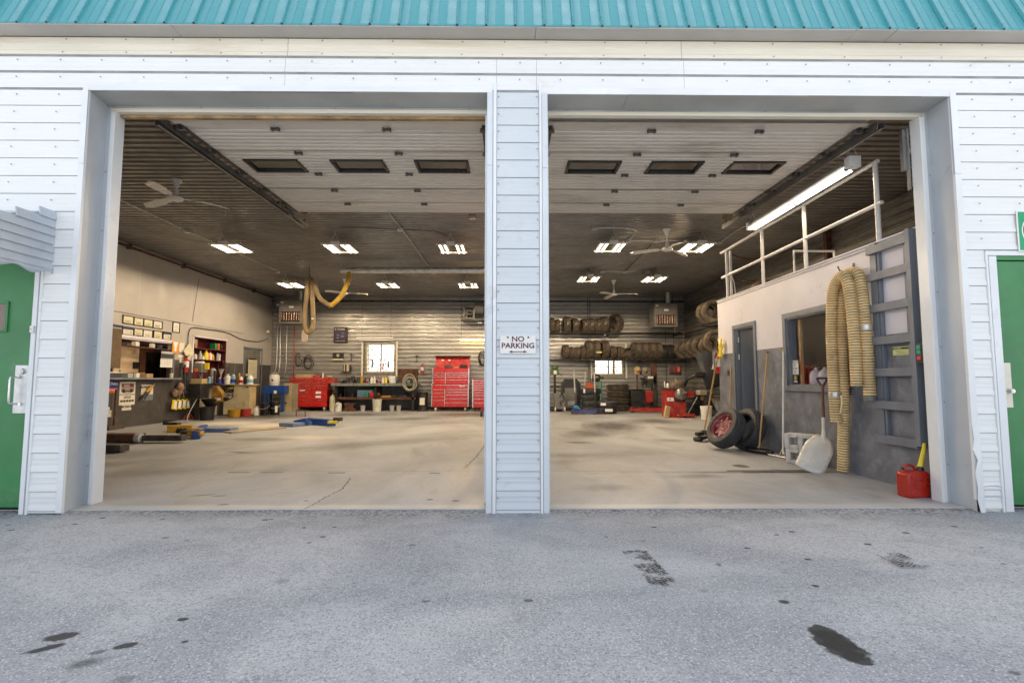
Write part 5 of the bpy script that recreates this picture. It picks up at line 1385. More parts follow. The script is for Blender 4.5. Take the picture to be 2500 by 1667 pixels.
def front_tyre(loc, rot, label, red):
    t = thing('car_tyre', label, 'tyre', loc, rot=rot, group='tyres leaning by the side room door')
    o = bpy.data.objects.new('sidewall', sw_me); C.objects.link(o); o.parent = t
    o = tag(bpy.data.objects.new('tread', tr_me), kind='stuff'); C.objects.link(o); o.parent = t
    if red:
        q = MB(); q.lathe([(.205, -.10), (.200, -.085), (.188, -.078), (.186, -.02), (.17, -.005), (.15, -.03), (.115, -.045), (.075, -.038), (.055, -.05), (.03, -.05)], 48, ZtoX)
        for k in range(8):
            a = 2 * math.pi * k / 8; q.bb(-.052, -.03, -.022, .022, .118, .168, Matrix.Rotation(a, 4, 'X'))
        q.lathe([(.186, -.02), (.19, .07), (.203, .10)], 48, ZtoX)
        q.build('rim', mat('pinkish_red_rim', (.36, .08, .085), .4, var=.25, vs=6, dirt=((.50, .38, .38), .4, 7)), t)
        q = MB()
        for k in range(5):
            a = 2 * math.pi * k / 5; q.cyl((-.04, .052 * math.cos(a), .052 * math.sin(a)), (-.055, .052 * math.cos(a), .052 * math.sin(a)), .009, n=6)
        q.cyl((-.05, 0, 0), (-.03, 0, 0), .03, n=16); q.build('hub_hole', BLACK, t)
    return t
front_tyre((3.43, 8.05, .345), (0, R(31), R(16)), 'tyre with a red steel rim leaning by the side room door', True)
front_tyre((3.74, 8.0, .335), (0, R(22), R(12)), 'bare tyre leaning behind the red rimmed tyre', False)

def tyre_mesh(Ro, w, Ri, mt, g=3, n=32):
    q = MB(); q.lathe(tyre_profile(Ro, w, Ri, g, .009), n, ZtoX); return q.mesh('tyre', mt, ang=40)
TM = {}
def tyre(loc, Ro, w, label, rot=(0, 0, 0), mt=None, group='tyres on the racks', g=3):
    key = (round(Ro, 2), round(w, 2), g, (mt or DUSTY).name)
    if key not in TM: TM[key] = tyre_mesh(key[0], key[1], key[0] * .60, mt or DUSTY, g)
    o = bpy.data.objects.new('tyre', TM[key]); C.objects.link(o); o.location = loc; o.rotation_euler = rot
    return tag(o, label, 'tyre', group)
# racks
def rack(pts_list, brackets, label):
    t = thing('tyre_rack', label, 'tyre rack')
    for pa, pb in pts_list:
        q = MB(); q.tube([pa, pb], .022, 8); q.build('rack_bar', DSTEEL, t)
    for b in brackets:
        q = MB(); q.box(b[0], b[1]); q.build('bracket', BLACKM, t)
    return t
UZ, LZ_ = 2.775, 1.815
rack([((.9, 18.25, UZ), (6.3, 18.25, UZ)), ((.9, 18.75, UZ), (6.6, 18.75, UZ))], [((1.1, 18.5, UZ - .05), (.05, .9, .05)), ((3.7, 18.5, UZ - .05), (.05, .9, .05)), ((6.2, 18.5, UZ - .05), (.05, .9, .05))], 'upper tyre rack bars along the back wall')
rack([((.9, 18.25, LZ_), (6.3, 18.25, LZ_)), ((.9, 18.75, LZ_), (6.6, 18.75, LZ_))], [((1.1, 18.5, LZ_ - .05), (.05, .9, .05)), ((3.0, 18.5, LZ_ - .05), (.05, .9, .05)), ((4.9, 18.5, LZ_ - .05), (.05, .9, .05))], 'lower tyre rack bars along the back wall')
rack([((6.02, 10.0, 2.80), (6.02, 18.9, 2.77)), ((6.48, 10.0, 2.80), (6.48, 18.9, 2.77))], [((6.3, 12.3, 2.74), (.65, .05, .05)), ((6.3, 15.6, 2.74), (.65, .05, .05))], 'upper tyre rack bars along the right wall')
rack([((6.02, 10.0, 1.83), (6.02, 18.2, 1.83)), ((6.48, 10.0, 1.83), (6.48, 18.2, 1.83))], [((6.3, 12.3, 1.78), (.65, .05, .05)), ((6.3, 16.6, 1.78), (.65, .05, .05))], 'lower tyre rack bars along the right wall')
for x, lb in ((1.0, 'thin upright rod before the back wall beside the pillar'), (3.02, 'left of two close thin rods behind the big sideways tyre'), (3.10, 'right of two close thin rods behind the big sideways tyre'), (5.9, 'thin upright rod beside the right unit heater'), (6.2, 'thin upright rod nearest to the back right corner')):
    q = MB(); q.cyl((x, 18.9, 0.02), (x, 18.9, 4.2), .010, n=6); tag(q.build('rack_rod', DSTEEL), lb, 'rod', 'upright rods of the tyre racks')
def px2x(px): return (px - 1237) / 1250 * 18.45
UP = [(25, 130, 292), (135, 245, 325), (335, 490, 270), (510, 650, 305), (730, 880, 305), (870, 1020, 305), (1020, 1175, 305), (1150, 1320, 265)]
nth = ['first', 'second', 'third', 'fourth', 'fifth', 'sixth', 'seventh', 'eighth', 'ninth', 'tenth', 'eleventh', 'twelfth', 'thirteenth', 'fourteenth', 'fifteenth', 'sixteenth']
MARK = mat('chalk_mark', (.62, .6, .58), .8)
def rtyre(a, b, top, base, z, i, row, n_):
    x0, x1 = px2x(1340 + a / 9.046), px2x(1340 + b / 9.046)
    Ro = (base - top) * .001627 / 2; w = max(.17, min(.26, (x1 - x0)))
    xc = (x0 + x1) / 2
    yaw = R(random.uniform(-4, 10)) if xc > 2 else R(random.uniform(-4, 4))
    tyre((xc, 18.48 + random.uniform(-.02, .02), z + .02 + Ro - .03), Ro, w, f'{nth[i]} tyre from the pillar on the {row} rack of the back wall', (0, R(random.uniform(-3, 3)), yaw))
    if row == 'upper' and i > 1:
        q = MB(); yy = 18.48 - Ro - .014
        q.box((xc - .02, yy, z + Ro * 1.05), (.008, .004, .13), rot=(0, R(8), 0)); q.box((xc + .025, yy, z + Ro * 1.1), (.008, .004, .11), rot=(0, R(24), 0))
        tag(q.build('chalk_mark', MARK), f'white chalk strokes on the {nth[i]} tyre of the upper back rack', 'chalk mark', 'chalk marks on the tyres')
for i, (a, b, top) in enumerate(UP): rtyre(a, b, top, 650, UZ, i, 'upper', len(UP))
tyre((px2x(1340 + 1490 / 9.046), 18.45, UZ + .355), .355, .25, 'large tyre turned sideways at the right end of the upper back rack', (0, 0, R(28)))
LO = [(300, 440, 885), (445, 560, 925), (560, 690, 925), (690, 825, 900), (800, 985, 790), (975, 1145, 790), (1140, 1320, 790), (1335, 1475, 900), (1490, 1640, 915)]
for i, (a, b, top) in enumerate(LO): rtyre(a, b, top, 1225, LZ_, i, 'lower', 9)
tyre((px2x(1340 + 1745 / 9.046), 18.4, LZ_ + .26), .29, .19, 'tyre lying tilted in the middle of the lower back rack', (R(0), R(52), R(25)))
for i, (a, b, top) in enumerate([(345, 495, 1025), (490, 632, 1025), (620, 770, 1025), (750, 905, 1028), (890, 1020, 1075), (1010, 1165, 1072)]):
    x0, x1 = px2x(1500 + a / 7.839), px2x(1500 + b / 7.839); Ro = (1375 - top) * .001880 / 2
    tyre(((x0 + x1) / 2, 18.5, LZ_ + Ro - .01), Ro, x1 - x0, f'{nth[i]} tyre from the left in the tight brown row ending the lower back rack', (0, 0, R(random.uniform(-3, 3) + (8 if i == 5 else 0))), mt=RUBBER if i > 3 else DUSTY, g=1 if i < 4 else 3)
yb = thing('tape_band', 'yellow tape band round a tall tyre on the lower back rack', 'tape'); xb_ = px2x(1340 + 1080 / 9.046)
q = MB(); q.box((xb_, 18.48 - .352, LZ_ + .26), (.20, .012, .06)); q.build('band', mat('faded_yellow_tape', (.62, .56, .16), .5), yb)
for i, (y, ro, w) in enumerate(((18.0, .33, .24), (17.4, .31, .22), (16.85, .33, .24), (16.25, .34, .22), (15.75, .31, .20), (15.15, .39, .25))):
    tyre((6.25, y, 1.83 + ro), ro, w, f'{nth[i]} tyre from the back corner on the lower right wall rack', (0, 0, R(90 + random.uniform(-5, 5))), group='tyres on the right wall racks')
for i, (y, ro, w, lb) in enumerate(((15.75, .36, .22, 'rear one of two tyres side by side on the upper right wall rack'), (15.3, .36, .24, 'front one of two tyres side by side on the upper right wall rack'), (12.2, .36, .24, 'tyre seen over the partition edge on the upper right wall rack'))):
    tyre((6.25, y, 2.80 + ro), ro, w, lb, (0, 0, R(90 + (6, -4, 3)[i])), group='tyres on the right wall racks')

# ---------------------------------------------------------------- left wall: certificates, hatch, shelf
def lwbox(a, b, d0=.001, d1=.02):
    """box on the left wall between two points"""
    return (XL + d0, XL + d1, min(a[1], b[1]), max(a[1], b[1]), min(a[2], b[2]), max(a[2], b[2]))
CERT = mat('certificate_paper', (.66, .62, .44), .6, var=.05)
NAVY = mat('navy_band', (.03, .05, .16), .5)
def cert(a, b, label, kind):
    t = thing('framed_certificate', label, 'certificate', group='framed certificates over the office hatch')
    x0, x1, y0, y1, z0, z1 = lwbox(a, b, .001, .022)
    q = MB(); w = .018
    q.bb(x0, x1, y0, y1, z0, z0 + w); q.bb(x0, x1, y0, y1, z1 - w, z1); q.bb(x0, x1, y0, y0 + w, z0 + w, z1 - w); q.bb(x0, x1, y1 - w, y1, z0 + w, z1 - w)
    q.build('frame', BLACK, t)
    q = MB(); q.bb(x0, x0 + .008, y0 + w, y1 - w, z0 + w, z1 - w); q.build('sheet', PAPER if kind in 'nw' else CERT, t)
    q = MB()
    if kind == 'n':
        q.bb(x0 + .008, x0 + .010, y0 + w, y1 - w, z1 - w - .045, z1 - w); q.build('banner', NAVY, t)
        q = MB(); q.cyl((x0 + .008, y1 - .08, z0 + .07), (x0 + .011, y1 - .08, z0 + .07), .022, n=10); q.build('seal', mat('gold_seal', (.4, .3, .05), .4), t)
    else:
        q.bb(x0 + .008, x0 + .010, y0 + .09, y1 - .09, z0 + .055, z0 + .063); q.build('signature_line', INK, t)
    q = MB()
    for k in range(3): q.bb(x0 + .008, x0 + .0095, y0 + .08, y1 - .08, z1 - .10 - .03 * k, z1 - .095 - .03 * k)
    q.build('print_lines', GREYM, t)
C8 = lambda x, y: None
CL = [((-8.68, 11.109, 2.248), (-8.68, 11.17, 2.569), 'framed certificate beside the left jamb, half hidden', 'w'),
      ((-8.68, 11.606, 2.57), (-8.68, 11.954, 2.375), 'first framed certificate of the upper row, from the left', 'c'), ((-8.68, 11.952, 2.567), (-8.68, 12.278, 2.37), 'second framed certificate of the upper row, from the left', 'c'),
      ((-8.68, 12.277, 2.567), (-8.68, 12.605, 2.374), 'third framed certificate of the upper row, from the left', 'c'), ((-8.68, 12.605, 2.566), (-8.68, 12.951, 2.368), 'last framed certificate of the upper row', 'w'),
      ((-8.68, 11.288, 2.321), (-8.68, 11.616, 2.124), 'navy topped certificate starting the lower row', 'n'), ((-8.68, 11.614, 2.31), (-8.68, 11.973, 2.118), 'second navy topped certificate of the lower row', 'n'),
      ((-8.68, 11.972, 2.309), (-8.68, 12.283, 2.125), 'yellowish certificate of the lower row after the two navy ones', 'c'), ((-8.68, 12.269, 2.31), (-8.68, 12.61, 2.112), 'pale certificate in the middle of the lower row', 'w'),
      ((-8.68, 12.639, 2.317), (-8.68, 12.97, 2.11), 'grey framed certificate of the lower row beside the last one', 'c'), ((-8.68, 12.985, 2.319), (-8.68, 13.302, 2.115), 'small navy topped certificate ending the lower row', 'n'),
      ((-8.68, 13.346, 2.61), (-8.68, 13.635, 2.337), 'lone upright framed sheet right of the certificates', 'w')]
for a, b, lb, k in CL: cert(a, b, lb, k)

hs = thing('service_hatch', 'open service hatch with a sill into the office on the left wall', 'hatch')
q = MB(); q.bb(XL - .02, XL + .22, HY0 + .6, HY1 + .06, HZ0 - .045, HZ0 - .003); q.build('sill', TPAINT, hs, bevel=.004)
q = MB(); q.bb(XL + .001, XL + .03, HY0, HY1, HZ1 + .001, HZ1 + .06); q.bb(XL - .14, XL + .001, HY0, HY1, HZ1 - .03, HZ1 - .001); q.build('head_board', UPAINT, hs)
q = MB(); q.bb(XL + .001, XL + .025, HY1, HY1 + .05, HZ0, HZ1); q.build('side_board', TPAINT, hs)
q = MB(); q.bb(XL - .12, XL + .0, HY0 + .7, HY1 - .02, 1.86, 1.885); q.build('upper_shelf', RUST, hs)
t = thing('peg_board', 'brown peg board standing out from the left wall at the jamb side', 'peg board', (0, 0, 0))
q = MB(); q.bb(XL - .02, XL + .06, 10.45, 11.55, 1.36, 2.24); q.build('board', mat('brown_board', (.13, .085, .045), .7, var=.15), t)
for (a, b, mt, nm) in (((-8.63, 11.019, 1.843), (-8.63, 11.188, 2.006), PAPER, 'clipboard_sheet'), ((-8.63, 11.016, 1.588), (-8.63, 11.112, 1.654), WPAPER, 'white_tray'), ((-8.63, 11.027, 1.44), (-8.63, 11.177, 1.542), mat('orange_card', (.65, .22, .02), .6), 'orange_card')):
    q = MB(); q.bb(XL + .062, XL + .075, min(a[1], b[1]), max(a[1], b[1]), min(a[2], b[2]), max(a[2], b[2])); q.build(nm, mt, t)
# office contents
t = thing('office_door', 'tan door standing open inside the office behind the hatch', 'door')
q = MB(); q.bb(-9.32, -9.28, 12.22, 13.02, .02, 2.01); q.build('leaf', mat('tan_door', (.72, .54, .36), .5, var=.04), t, bevel=.004)
t = thing('office_screen', 'dark reddish brown framed glass door inside the office behind the hatch', 'door')
q = MB(); BR = mat('reddish_brown', (.14, .055, .03), .5)
q.bb(-9.34, -9.26, 13.04, 13.24, 0.02, 1.99); q.bb(-9.34, -9.26, 13.84, 14.05, 0.02, 1.99); q.bb(-9.34, -9.26, 13.24, 13.84, 1.82, 1.99); q.build('frame', BR, t)
q = MB(); q.bb(-9.31, -9.29, 13.24, 13.84, .02, 1.82); q.build('pane', GLASS, t)
ol = thing('office_lamp', 'lit ceiling lamp of the office behind the hatch', 'ceiling light', (-9.9, 11.6, 2.55))
q = MB(); q.bb(-.30, .30, -.3, .3, 0, .04); q.build('housing', WENAM, ol); q = MB(); q.bb(-.26, .26, -.26, .26, -.012, -.002); q.build('diffuser', emis('office_glow', (1, .72, .42), 9.0), ol)
def tiny_box(name, c, s, mt, label, cat, rz=0, bev=.003, group=None):
    q = MB(); q.box((0, 0, s[2] / 2), s); o = q.build(name, mt, None, bevel=bev); o.location = c; o.rotation_euler = (0, 0, rz)
    return tag(o, label, cat, group)
def bottle(loc, r, h, mt, capm, label, kind='bottle', group=None, band=None):
    t = thing(kind, label, kind, loc, 0, group)
    q = MB()
    if kind == 'spray_can': q.lathe([(.001, 0), (r, 0), (r, h * .82), (r * .55, h * .88), (r * .5, h * .88)], 14)
    elif kind == 'jug': q.lathe([(.001, 0), (r, 0), (r, h * .6), (r * .8, h * .75), (r * .35, h * .88), (r * .3, h * .9)], 14)
    else: q.lathe([(.001, 0), (r, 0), (r, h * .62), (r * .45, h * .82), (r * .35, h * .85)], 14)
    q.build('body', mt, t)
    q = MB(); q.cyl((0, 0, h * .86), (0, 0, h), r * (.45 if kind != 'spray_can' else .5), n=10); q.build('cap', capm, t)
    if band:
        q = MB(); q.lathe([(r * 1.02, h * .15), (r * 1.02, h * .5)], 14); q.build('label_band', band, t)
    return t
ORANGE = mat('orange_plastic', (.70, .14, .02), .4); LBLUE = mat('light_blue_plastic', (.20, .42, .62), .35); MILK = mat('milky_plastic', (.68, .66, .58), .4)
DBLUE = mat('dark_blue_can', (.04, .05, .30), .3); GREENP = mat('green_plastic', (.03, .25, .10), .4); AMBER = mat('oily_amber', (.22, .11, .02), .25)
HSL = HZ0 - .003
tiny_box('catalogue_stack', (XL + .10, 11.25, HSL), (.2, .35, .10), mat('dark_binders', (.05, .05, .07), .5), 'stack of dark binders on the hatch sill at the jamb side', 'binders')
tiny_box('paper_tray', (XL + .10, 11.25, HSL + .103), (.2, .33, .02), WPAPER, 'white papers on top of the dark binders', 'papers')
tiny_box('card_reader', (XL + .12, 11.70, HSL), (.15, .16, .10), LGREY, 'light grey card box on the hatch sill', 'box')
tiny_box('notepad', (XL + .10, 12.02, HSL), (.05, .16, .11), WPAPER, 'white pad standing on the hatch sill', 'notepad', R(15))
tiny_box('parts_carton', (XL + .05, 12.42, HSL), (.16, .22, .10), CARD, 'small cardboard carton on the hatch sill', 'box')
tiny_box('parts_carton', (-9.12, 12.75, 1.02), (.2, .3, .26), CARD, 'larger cardboard carton just inside the office hatch', 'box')
tiny_box('key_rack', (-9.262, 12.9, 1.38), (.03, .18, .16), INK, 'small black rack hung on the tan office door', 'rack')
t = thing('pen_cup', 'pale cup of pens at the right end of the hatch sill', 'cup', (XL + .12, 13.22, HSL))
q = MB(); q.lathe([(.001, 0), (.035, 0), (.04, .12), (.036, .12)], 14); q.build('cup', MILK, t)
q = MB()
for k in range(5): q.cyl((0, 0, .02), (random.uniform(-.04, .04), random.uniform(-.04, .04), .22), .004, n=5)
q.build('pens', WOODL, t)
bottle((XL + .1, 11.5, HSL), .03, .2, GREENP, WPLA, 'small green bottle behind the card box on the hatch sill')
for i, (y, mt, s_, lb) in enumerate(((11.75, BLACK, .07, 'dark gadget on the shelf inside the hatch top'), (12.15, PAPER, .11, 'leaning papers on the shelf inside the hatch top'), (12.72, MILK, .10, 'pale cap on the shelf inside the hatch top'), (13.0, NAVY, .08, 'navy cloth on the shelf inside the hatch top'))):
    tiny_box('shelf_item', (XL - .06, y, 1.887), (.10, .16, s_), mt, lb, 'shelf item', .2 * i, .012)

def flat(name, a, b, mt, label, cat, d=.008, d0=.001):
    q = MB(); x0, x1, y0, y1, z0, z1 = lwbox(a, b, d0, d0 + d); q.bb(x0, x1, y0, y1, z0, z1)
    return tag(q.build(name, mt, None), label, cat)
t = thing('auto_parts_sticker', 'blue and orange ACDelco sticker on the dark wall under the hatch', 'sticker', (-8.695, 11.401, 0.929))
q = MB(); q.bb(-.001, .001, -.20, .20, -.01, .155); q.build('blue_field', mat('sticker_blue', (.02, .04, .30), .4, var=.02), t)
q = MB(); q.bb(-.001, .001, -.20, .17, -.115, -.012); q.build('orange_field', mat('sticker_orange', (.72, .10, .02), .4, var=.02), t)
text('ACDelco', .085, WPAPER, t, (.002, .02, .085), FROM_RIGHT, bold=.002); text('QUALITY PARTS', .052, WPAPER, t, (.002, -.015, -.055), FROM_RIGHT, bold=.001)
t = thing('shock_absorber_poster', 'tall white poster with a vehicle picture reading PROTECT WHAT\'S IMPORTANT', 'poster')
a = (-8.69, 11.649, 1.054); b = (-8.69, 12.134, 0.527)
y0, y1, z0, z1 = a[1], b[1], b[2], a[2]; yc = (y0 + y1) / 2; yw = y1 - y0; zh = z1 - z0
q = MB(); q.bb(XL + .001, XL + .004, y0, y1, z0 + .0, z1); q.build('sheet', PAPER, t)
q = MB(); q.bb(XL + .001, XL + .004, y0 + yw * .2, y1 - yw * .2, z0 - .12, z0 - .001); q.build('tab', PAPER, t)
q = MB(); q.bb(XL + .004, XL + .006, y0 + .05, y1 - .05, z1 - .04 - zh * .36, z1 - .04); pic = q.build('picture', mat('picture_brown', (.16, .08, .06), .5, var=.4, vs=9), t)
q = MB(); zc = z1 - .04 - zh * .2
q.bb(XL + .006, XL + .0075, yc - .2, yc + .18, zc - .05, zc + .03); q.bb(XL + .006, XL + .0075, yc - .12, yc + .06, zc + .031, zc + .09); q.build('vehicle_print', mat('print_pink_grey', (.38, .26, .25), .5, var=.2), t)
q = MB()
for dy in (-.13, .11): q.cyl((XL + .006, yc + dy, zc - .06), (XL + .009, yc + dy, zc - .06), .045, n=12)
q.build('wheel_print', INK, t)
text('PROTECT', .05, INK, t, (XL + .006, yc, z0 + zh * .53), FROM_RIGHT); text("WHAT'S IMPORTANT", .05, INK, t, (XL + .006, yc, z0 + zh * .45), FROM_RIGHT)
text('00000', .09, INK, t, (XL + .006, yc, z0 + zh * .33), FROM_RIGHT, name='code_boxes')
for k in range(5):
    q = MB(); yy = y0 + .07 + k * (yw - .14) / 4; q.bb(XL + .004, XL + .006, yy - .035, yy + .035, z0 + zh * .13, z0 + zh * .22); q.build('small_picture', mat('picture_dark', (.05, .04, .02), .5), t)
text('MONROE', .08, INK, t, (XL + .006, yc, z0 - .04), FROM_RIGHT, bold=.002)
t = thing('shock_display_card', 'white display card carrying two yellow and black shock absorbers', 'display card')
a = (-8.69, 12.328, 0.983); b = (-8.69, 12.739, 0.608); y0, y1, z0, z1 = a[1], b[1], b[2], a[2]
q = MB(); q.bb(XL + .001, XL + .006, y0, y1, z0, z1); q.build('sheet', PAPER, t)
q = MB(); q.bb(XL + .006, XL + .008, y0, y1, z0, z0 + .14); q.build('blue_grey_band', TPAINT, t)
text('MONROE', .08, INK, t, (XL + .009, (y0 + y1) / 2 - .08, z1 - .06), FROM_RIGHT, bold=.002)
for (pa, pb) in (((-8.64, 12.244, 0.618), (-8.64, 12.623, 0.98)), ((-8.64, 12.339, 0.634), (-8.64, 12.694, 1.01))):
    pa, pb = Vector(pa), Vector(pb)
    q = MB(); q.cyl(pa.lerp(pb, .05), pa.lerp(pb, .5), .032, n=10); q.build('black_body', BLACK, t)
    q = MB(); q.cyl(pa.lerp(pb, .5), pa.lerp(pb, .85), .03, n=10); q.build('yellow_body', YELP, t)
    q = MB(); q.cyl(pa, pb, .012, n=8); q.build('rod', CHROME, t)
t = thing('wall_outlet', 'cream outlet box with a round plug low on the dark left wall', 'outlet', (-8.69, 11.332, 0.379))
q = MB(); q.bb(0, .03, -.07, .07, -.09, .06); q.build('box', MILK, t, bevel=.006)
q = MB(); q.cyl((0, -.02, .10), (.03, -.02, .10), .035, n=12); q.build('plug', WPLA, t)
t = thing('push_broom', 'brown handled push broom standing against the dark left wall', 'broom')
a = Vector((-8.6, 11.42, 0.893)); b = Vector((-8.6, 11.407, 0.285)); b.z = .10
q = MB(); q.cyl(b, a, .022, n=8); q.build('handle', RUST, t)
q = MB(); q.box((b.x + .03, b.y, .06), (.09, .45, .08)); q.build('head', mat('broom_bristle', (.10, .075, .055), .9), t, bevel=.01)
# jack stand, calendar, posters round the extinguisher
t = thing('jack_stand', 'small red jack stand on the floor by the left wall', 'jack stand', (XL + .22, 13.85, FZ))
q = MB()
for sx_ in (-1, 1):
    for sy_ in (-1, 1): q.cyl((sx_ * .02, sy_ * .02, .18), (sx_ * .10, sy_ * .10, 0), .012, n=6)
q.build('legs', REDW, t)
q = MB(); q.cyl((0, 0, .12), (0, 0, .30), .02, n=8); q.box((0, 0, .31), (.08, .03, .02)); q.build('post', BLACKM, t)
t = thing('wall_calendar', 'two-part wall calendar with a grey photo beside the hatch', 'calendar')
a = (-8.6, 12.857, 1.814); b = (-8.6, 13.297, 1.416); zm = a[2] - (a[2] - b[2]) * .47
q = MB(); q.bb(XL + .08, XL + .084, a[1], b[1] + .02, zm, a[2]); q.build('picture', mat('calendar_sky', (.45, .48, .54), .6, var=.15, vs=4), t)
q = MB(); q.bb(XL + .0842, XL + .086, a[1], b[1] + .02, zm + .02, zm + .13); q.build('dark_picture_band', mat('calendar_dark', (.05, .05, .05), .6), t)
q = MB(); q.bb(XL + .08, XL + .085, a[1] - .02, b[1], b[2], zm - .005); q.build('page', WPAPER, t)
q = MB()
for k in range(6): q.bb(XL + .0852, XL + .0858, a[1], b[1] - .02, b[2] + .04 + .045 * k, b[2] + .044 + .045 * k)
for k in range(8): yy = a[1] + k * (b[1] - .02 - a[1]) / 7; q.bb(XL + .0852, XL + .0858, yy, yy + .004, b[2] + .04, b[2] + .27)
q.build('grid', GREYM, t)
q = MB(); q.bb(XL + .001, XL + .08, a[1] + .1, b[1] - .1, a[2] - .03, a[2] - .01); q.build('hanger', BLACKM, t)
t = thing('orange_sign', 'orange card with a white arrow hanging beside the hatch', 'card')
a = (-8.66, 13.337, 2.107); b = (-8.66, 13.594, 1.79)
q = MB(); q.bb(XL + .03, XL + .034, a[1], b[1], b[2], a[2]); q.build('card', mat('bright_orange', (.80, .30, .02), .5, var=.03), t)
yc = (a[1] + b[1]) / 2; q = MB(); q.prism([(yc - .10, a[2] - .02), (yc + .10, a[2] - .02), (yc + .03, a[2] - .22), (yc + .07, a[2] - .22), (yc, b[2] + .04), (yc - .07, a[2] - .22), (yc - .03, a[2] - .22)], XL + .034, XL + .036, axis='X'); q.build('arrow', WPAPER, t)
o = flat('white_board', (-8.66, 13.606, 2.084), (-8.66, 13.832, 1.835), PAPER, 'white rounded board hanging right of the orange card', 'board', .01, .03)
t = thing('tilted_paper', 'cream paper hanging cornerwise right of the white board', 'paper', (-8.62, 13.96, 1.864), rot=(R(42), 0, 0))
q = MB(); q.bb(0, .004, -.17, .17, -.17, .17); q.build('sheet', CERT, t)
flat('number_strip', (-8.68, 13.645, 1.76), (-8.68, 13.963, 1.698), WPAPER, 'white strip with black characters under the white board', 'strip', .006)
flat('cream_notice', (-8.68, 13.702, 1.676), (-8.68, 13.938, 1.553), CERT, 'cream notice under the number strip', 'notice', .006)
extinguisher((XL + .09, 13.85, 1.30), 'red and white fire extinguisher on the left wall beside the calendar', 1.05)
t = thing('yellow_pad_signs', 'four yellow tags hanging on a cord low on the dark left wall', 'tags')
for k in range(4):
    c = Vector((-8.55, 13.373, 0.458)).lerp(Vector((-8.55, 13.935, 0.463)), k / 3)
    q = MB(); q.box((c.x, c.y, c.z), (.012, .235, .24), rot=(R(-10), 0, 0)); q.build('tag', YELB, t)
    q = MB(); q.box((c.x + .007, c.y + .01, c.z), (.004, .12, .18), rot=(R(-10), 0, 0)); q.build('print', WPAPER, t)
q = MB(); q.tube(spline([(-8.58, 13.591, 0.607), (-8.6, 13.642, 0.799), (-8.6, 13.694, 1.013), (-8.6, 13.762, 0.796), (-8.58, 13.797, 0.611)], 5), .008, 6); q.build('cord', WOODL, t)
t = thing('hung_gloves', 'tan work gloves and rags hanging over the yellow tags', 'gloves')
for (p_, r_) in (((-8.6, 13.428, 0.761), .085), ((-8.6, 13.634, 0.906), .10), ((-8.6, 13.61, 0.778), .07)):
    q = MB(); q.lathe([(.001, -1.2 * r_), (r_ * .6, -r_), (r_, -.2 * r_), (r_ * .8, .7 * r_), (r_ * .3, 1.2 * r_), (.001, 1.25 * r_)], 9, Matrix.Translation(p_)); q.build('glove', mat('tan_leather', (.30, .20, .13), .8, var=.3, vs=10), t)
q = MB()
for p0_, p1_ in (((-8.6, 13.636, 1.554), (-8.6, 13.672, 0.852)), ((-8.6, 13.796, 1.504), (-8.6, 13.854, 0.739)), ((-8.6, 13.911, 1.618), (-8.6, 13.95, 0.627))): q.tube([p0_, p1_], .03, 7)
tag(q.build('hung_belts', DSTEEL), 'dark belts and hoses hanging between the extinguisher and the drill press', 'belts', kind='stuff')
# drill press on its black cabinet
t = thing('drill_press', 'grey bench drill press with an orange knob on a black cabinet', 'drill press', (-8.36, 14.05, 0))
q = MB(); q.bb(-.17, .17, -.20, .20, .60, .99); q.build('cabinet', BLACKM, t, bevel=.006)
q = MB(); q.bb(-.15, .15, -.14, .14, .99, 1.13); q.build('table', PLY, t, bevel=.01)
q = MB(); q.cyl((0, .1, 1.13), (0, .1, 1.36), .03, n=10); q.bb(-.11, .13, -.14, .16, 1.30, 1.54); q.build('head', GREYM, t, bevel=.02)
q = MB(); q.lathe([(.001, 1.60), (.11, 1.595), (.125, 1.56), (.11, 1.542), (.001, 1.542)], 18); q.build('pulley_cover', WPLA, t)
q = MB(); q.cyl((.0, -.14, 1.36), (.0, -.18, 1.36), .045, n=14); q.build('knob', ORANGE, t)
q = MB(); q.bb(.14, .25, -.02, .02, 1.38, 1.56); q.build('warning_tag', YELB, t)
q = MB(); q.tube([(.05, -.1, 1.25), (.16, -.2, 1.15), (.2, -.2, 1.10)], .01, 6); q.build('feed_lever', CHROME, t)
t = thing('black_column', 'tall black stand and bucket below the drill press', 'stand', (-8.36, 14.05, 0))
q = MB(); q.bb(-.15, -.02, -.1, .1, .02, .59); q.build('column', BLACKM, t)
# yellow grinder machine and hose
t = thing('yellow_hopper', 'yellow machine hopper with a black basin hanging before the counter', 'machine', (-7.98, 14.2, 0))
q = MB(); q.prism([(-.04, .93), (.06, .93), (.24, .70), (.24, .50), (.02, .47), (-.06, .60)], -.10, .10, axis='Y'); q.build('housing', mat('dirty_yellow_machine', (.30, .16, .02), .45, var=.3, vs=7, dirt=((.06, .04, .02), .5, 6)), t, bevel=.015)
q = MB(); q.lathe([(.001, .32), (.10, .34), (.24, .55), (.25, .58), (.22, .58)], 18, Matrix.Translation((-.12, 0, 0))); q.build('basin', BLACK, t)
q = MB(); q.bb(.04, .20, -.108, -.101, .54, .61); q.build('name_plate', MILK, t)
q = MB(); q.cyl((.24, 0, .58), (.34, 0, .58), .055, n=12); q.build('motor_end', BLACKM, t)
q = MB(); q.bb(-.2, .0, -.05, .05, .96, 1.0); q.cyl((-.05, 0, .95), (-.05, 0, 1.35), .035, n=8); q.build('arm', BLACKM, t)
q = MB(); q.tube(spline([(.0, -.1, 1.0), (.25, -.14, .93), (.48, -.16, .80), (.56, -.16, .66), (.48, -.16, .58), (.34, -.05, .58)], 8), .014, 6); q.build('power_lead', BLACK, t)
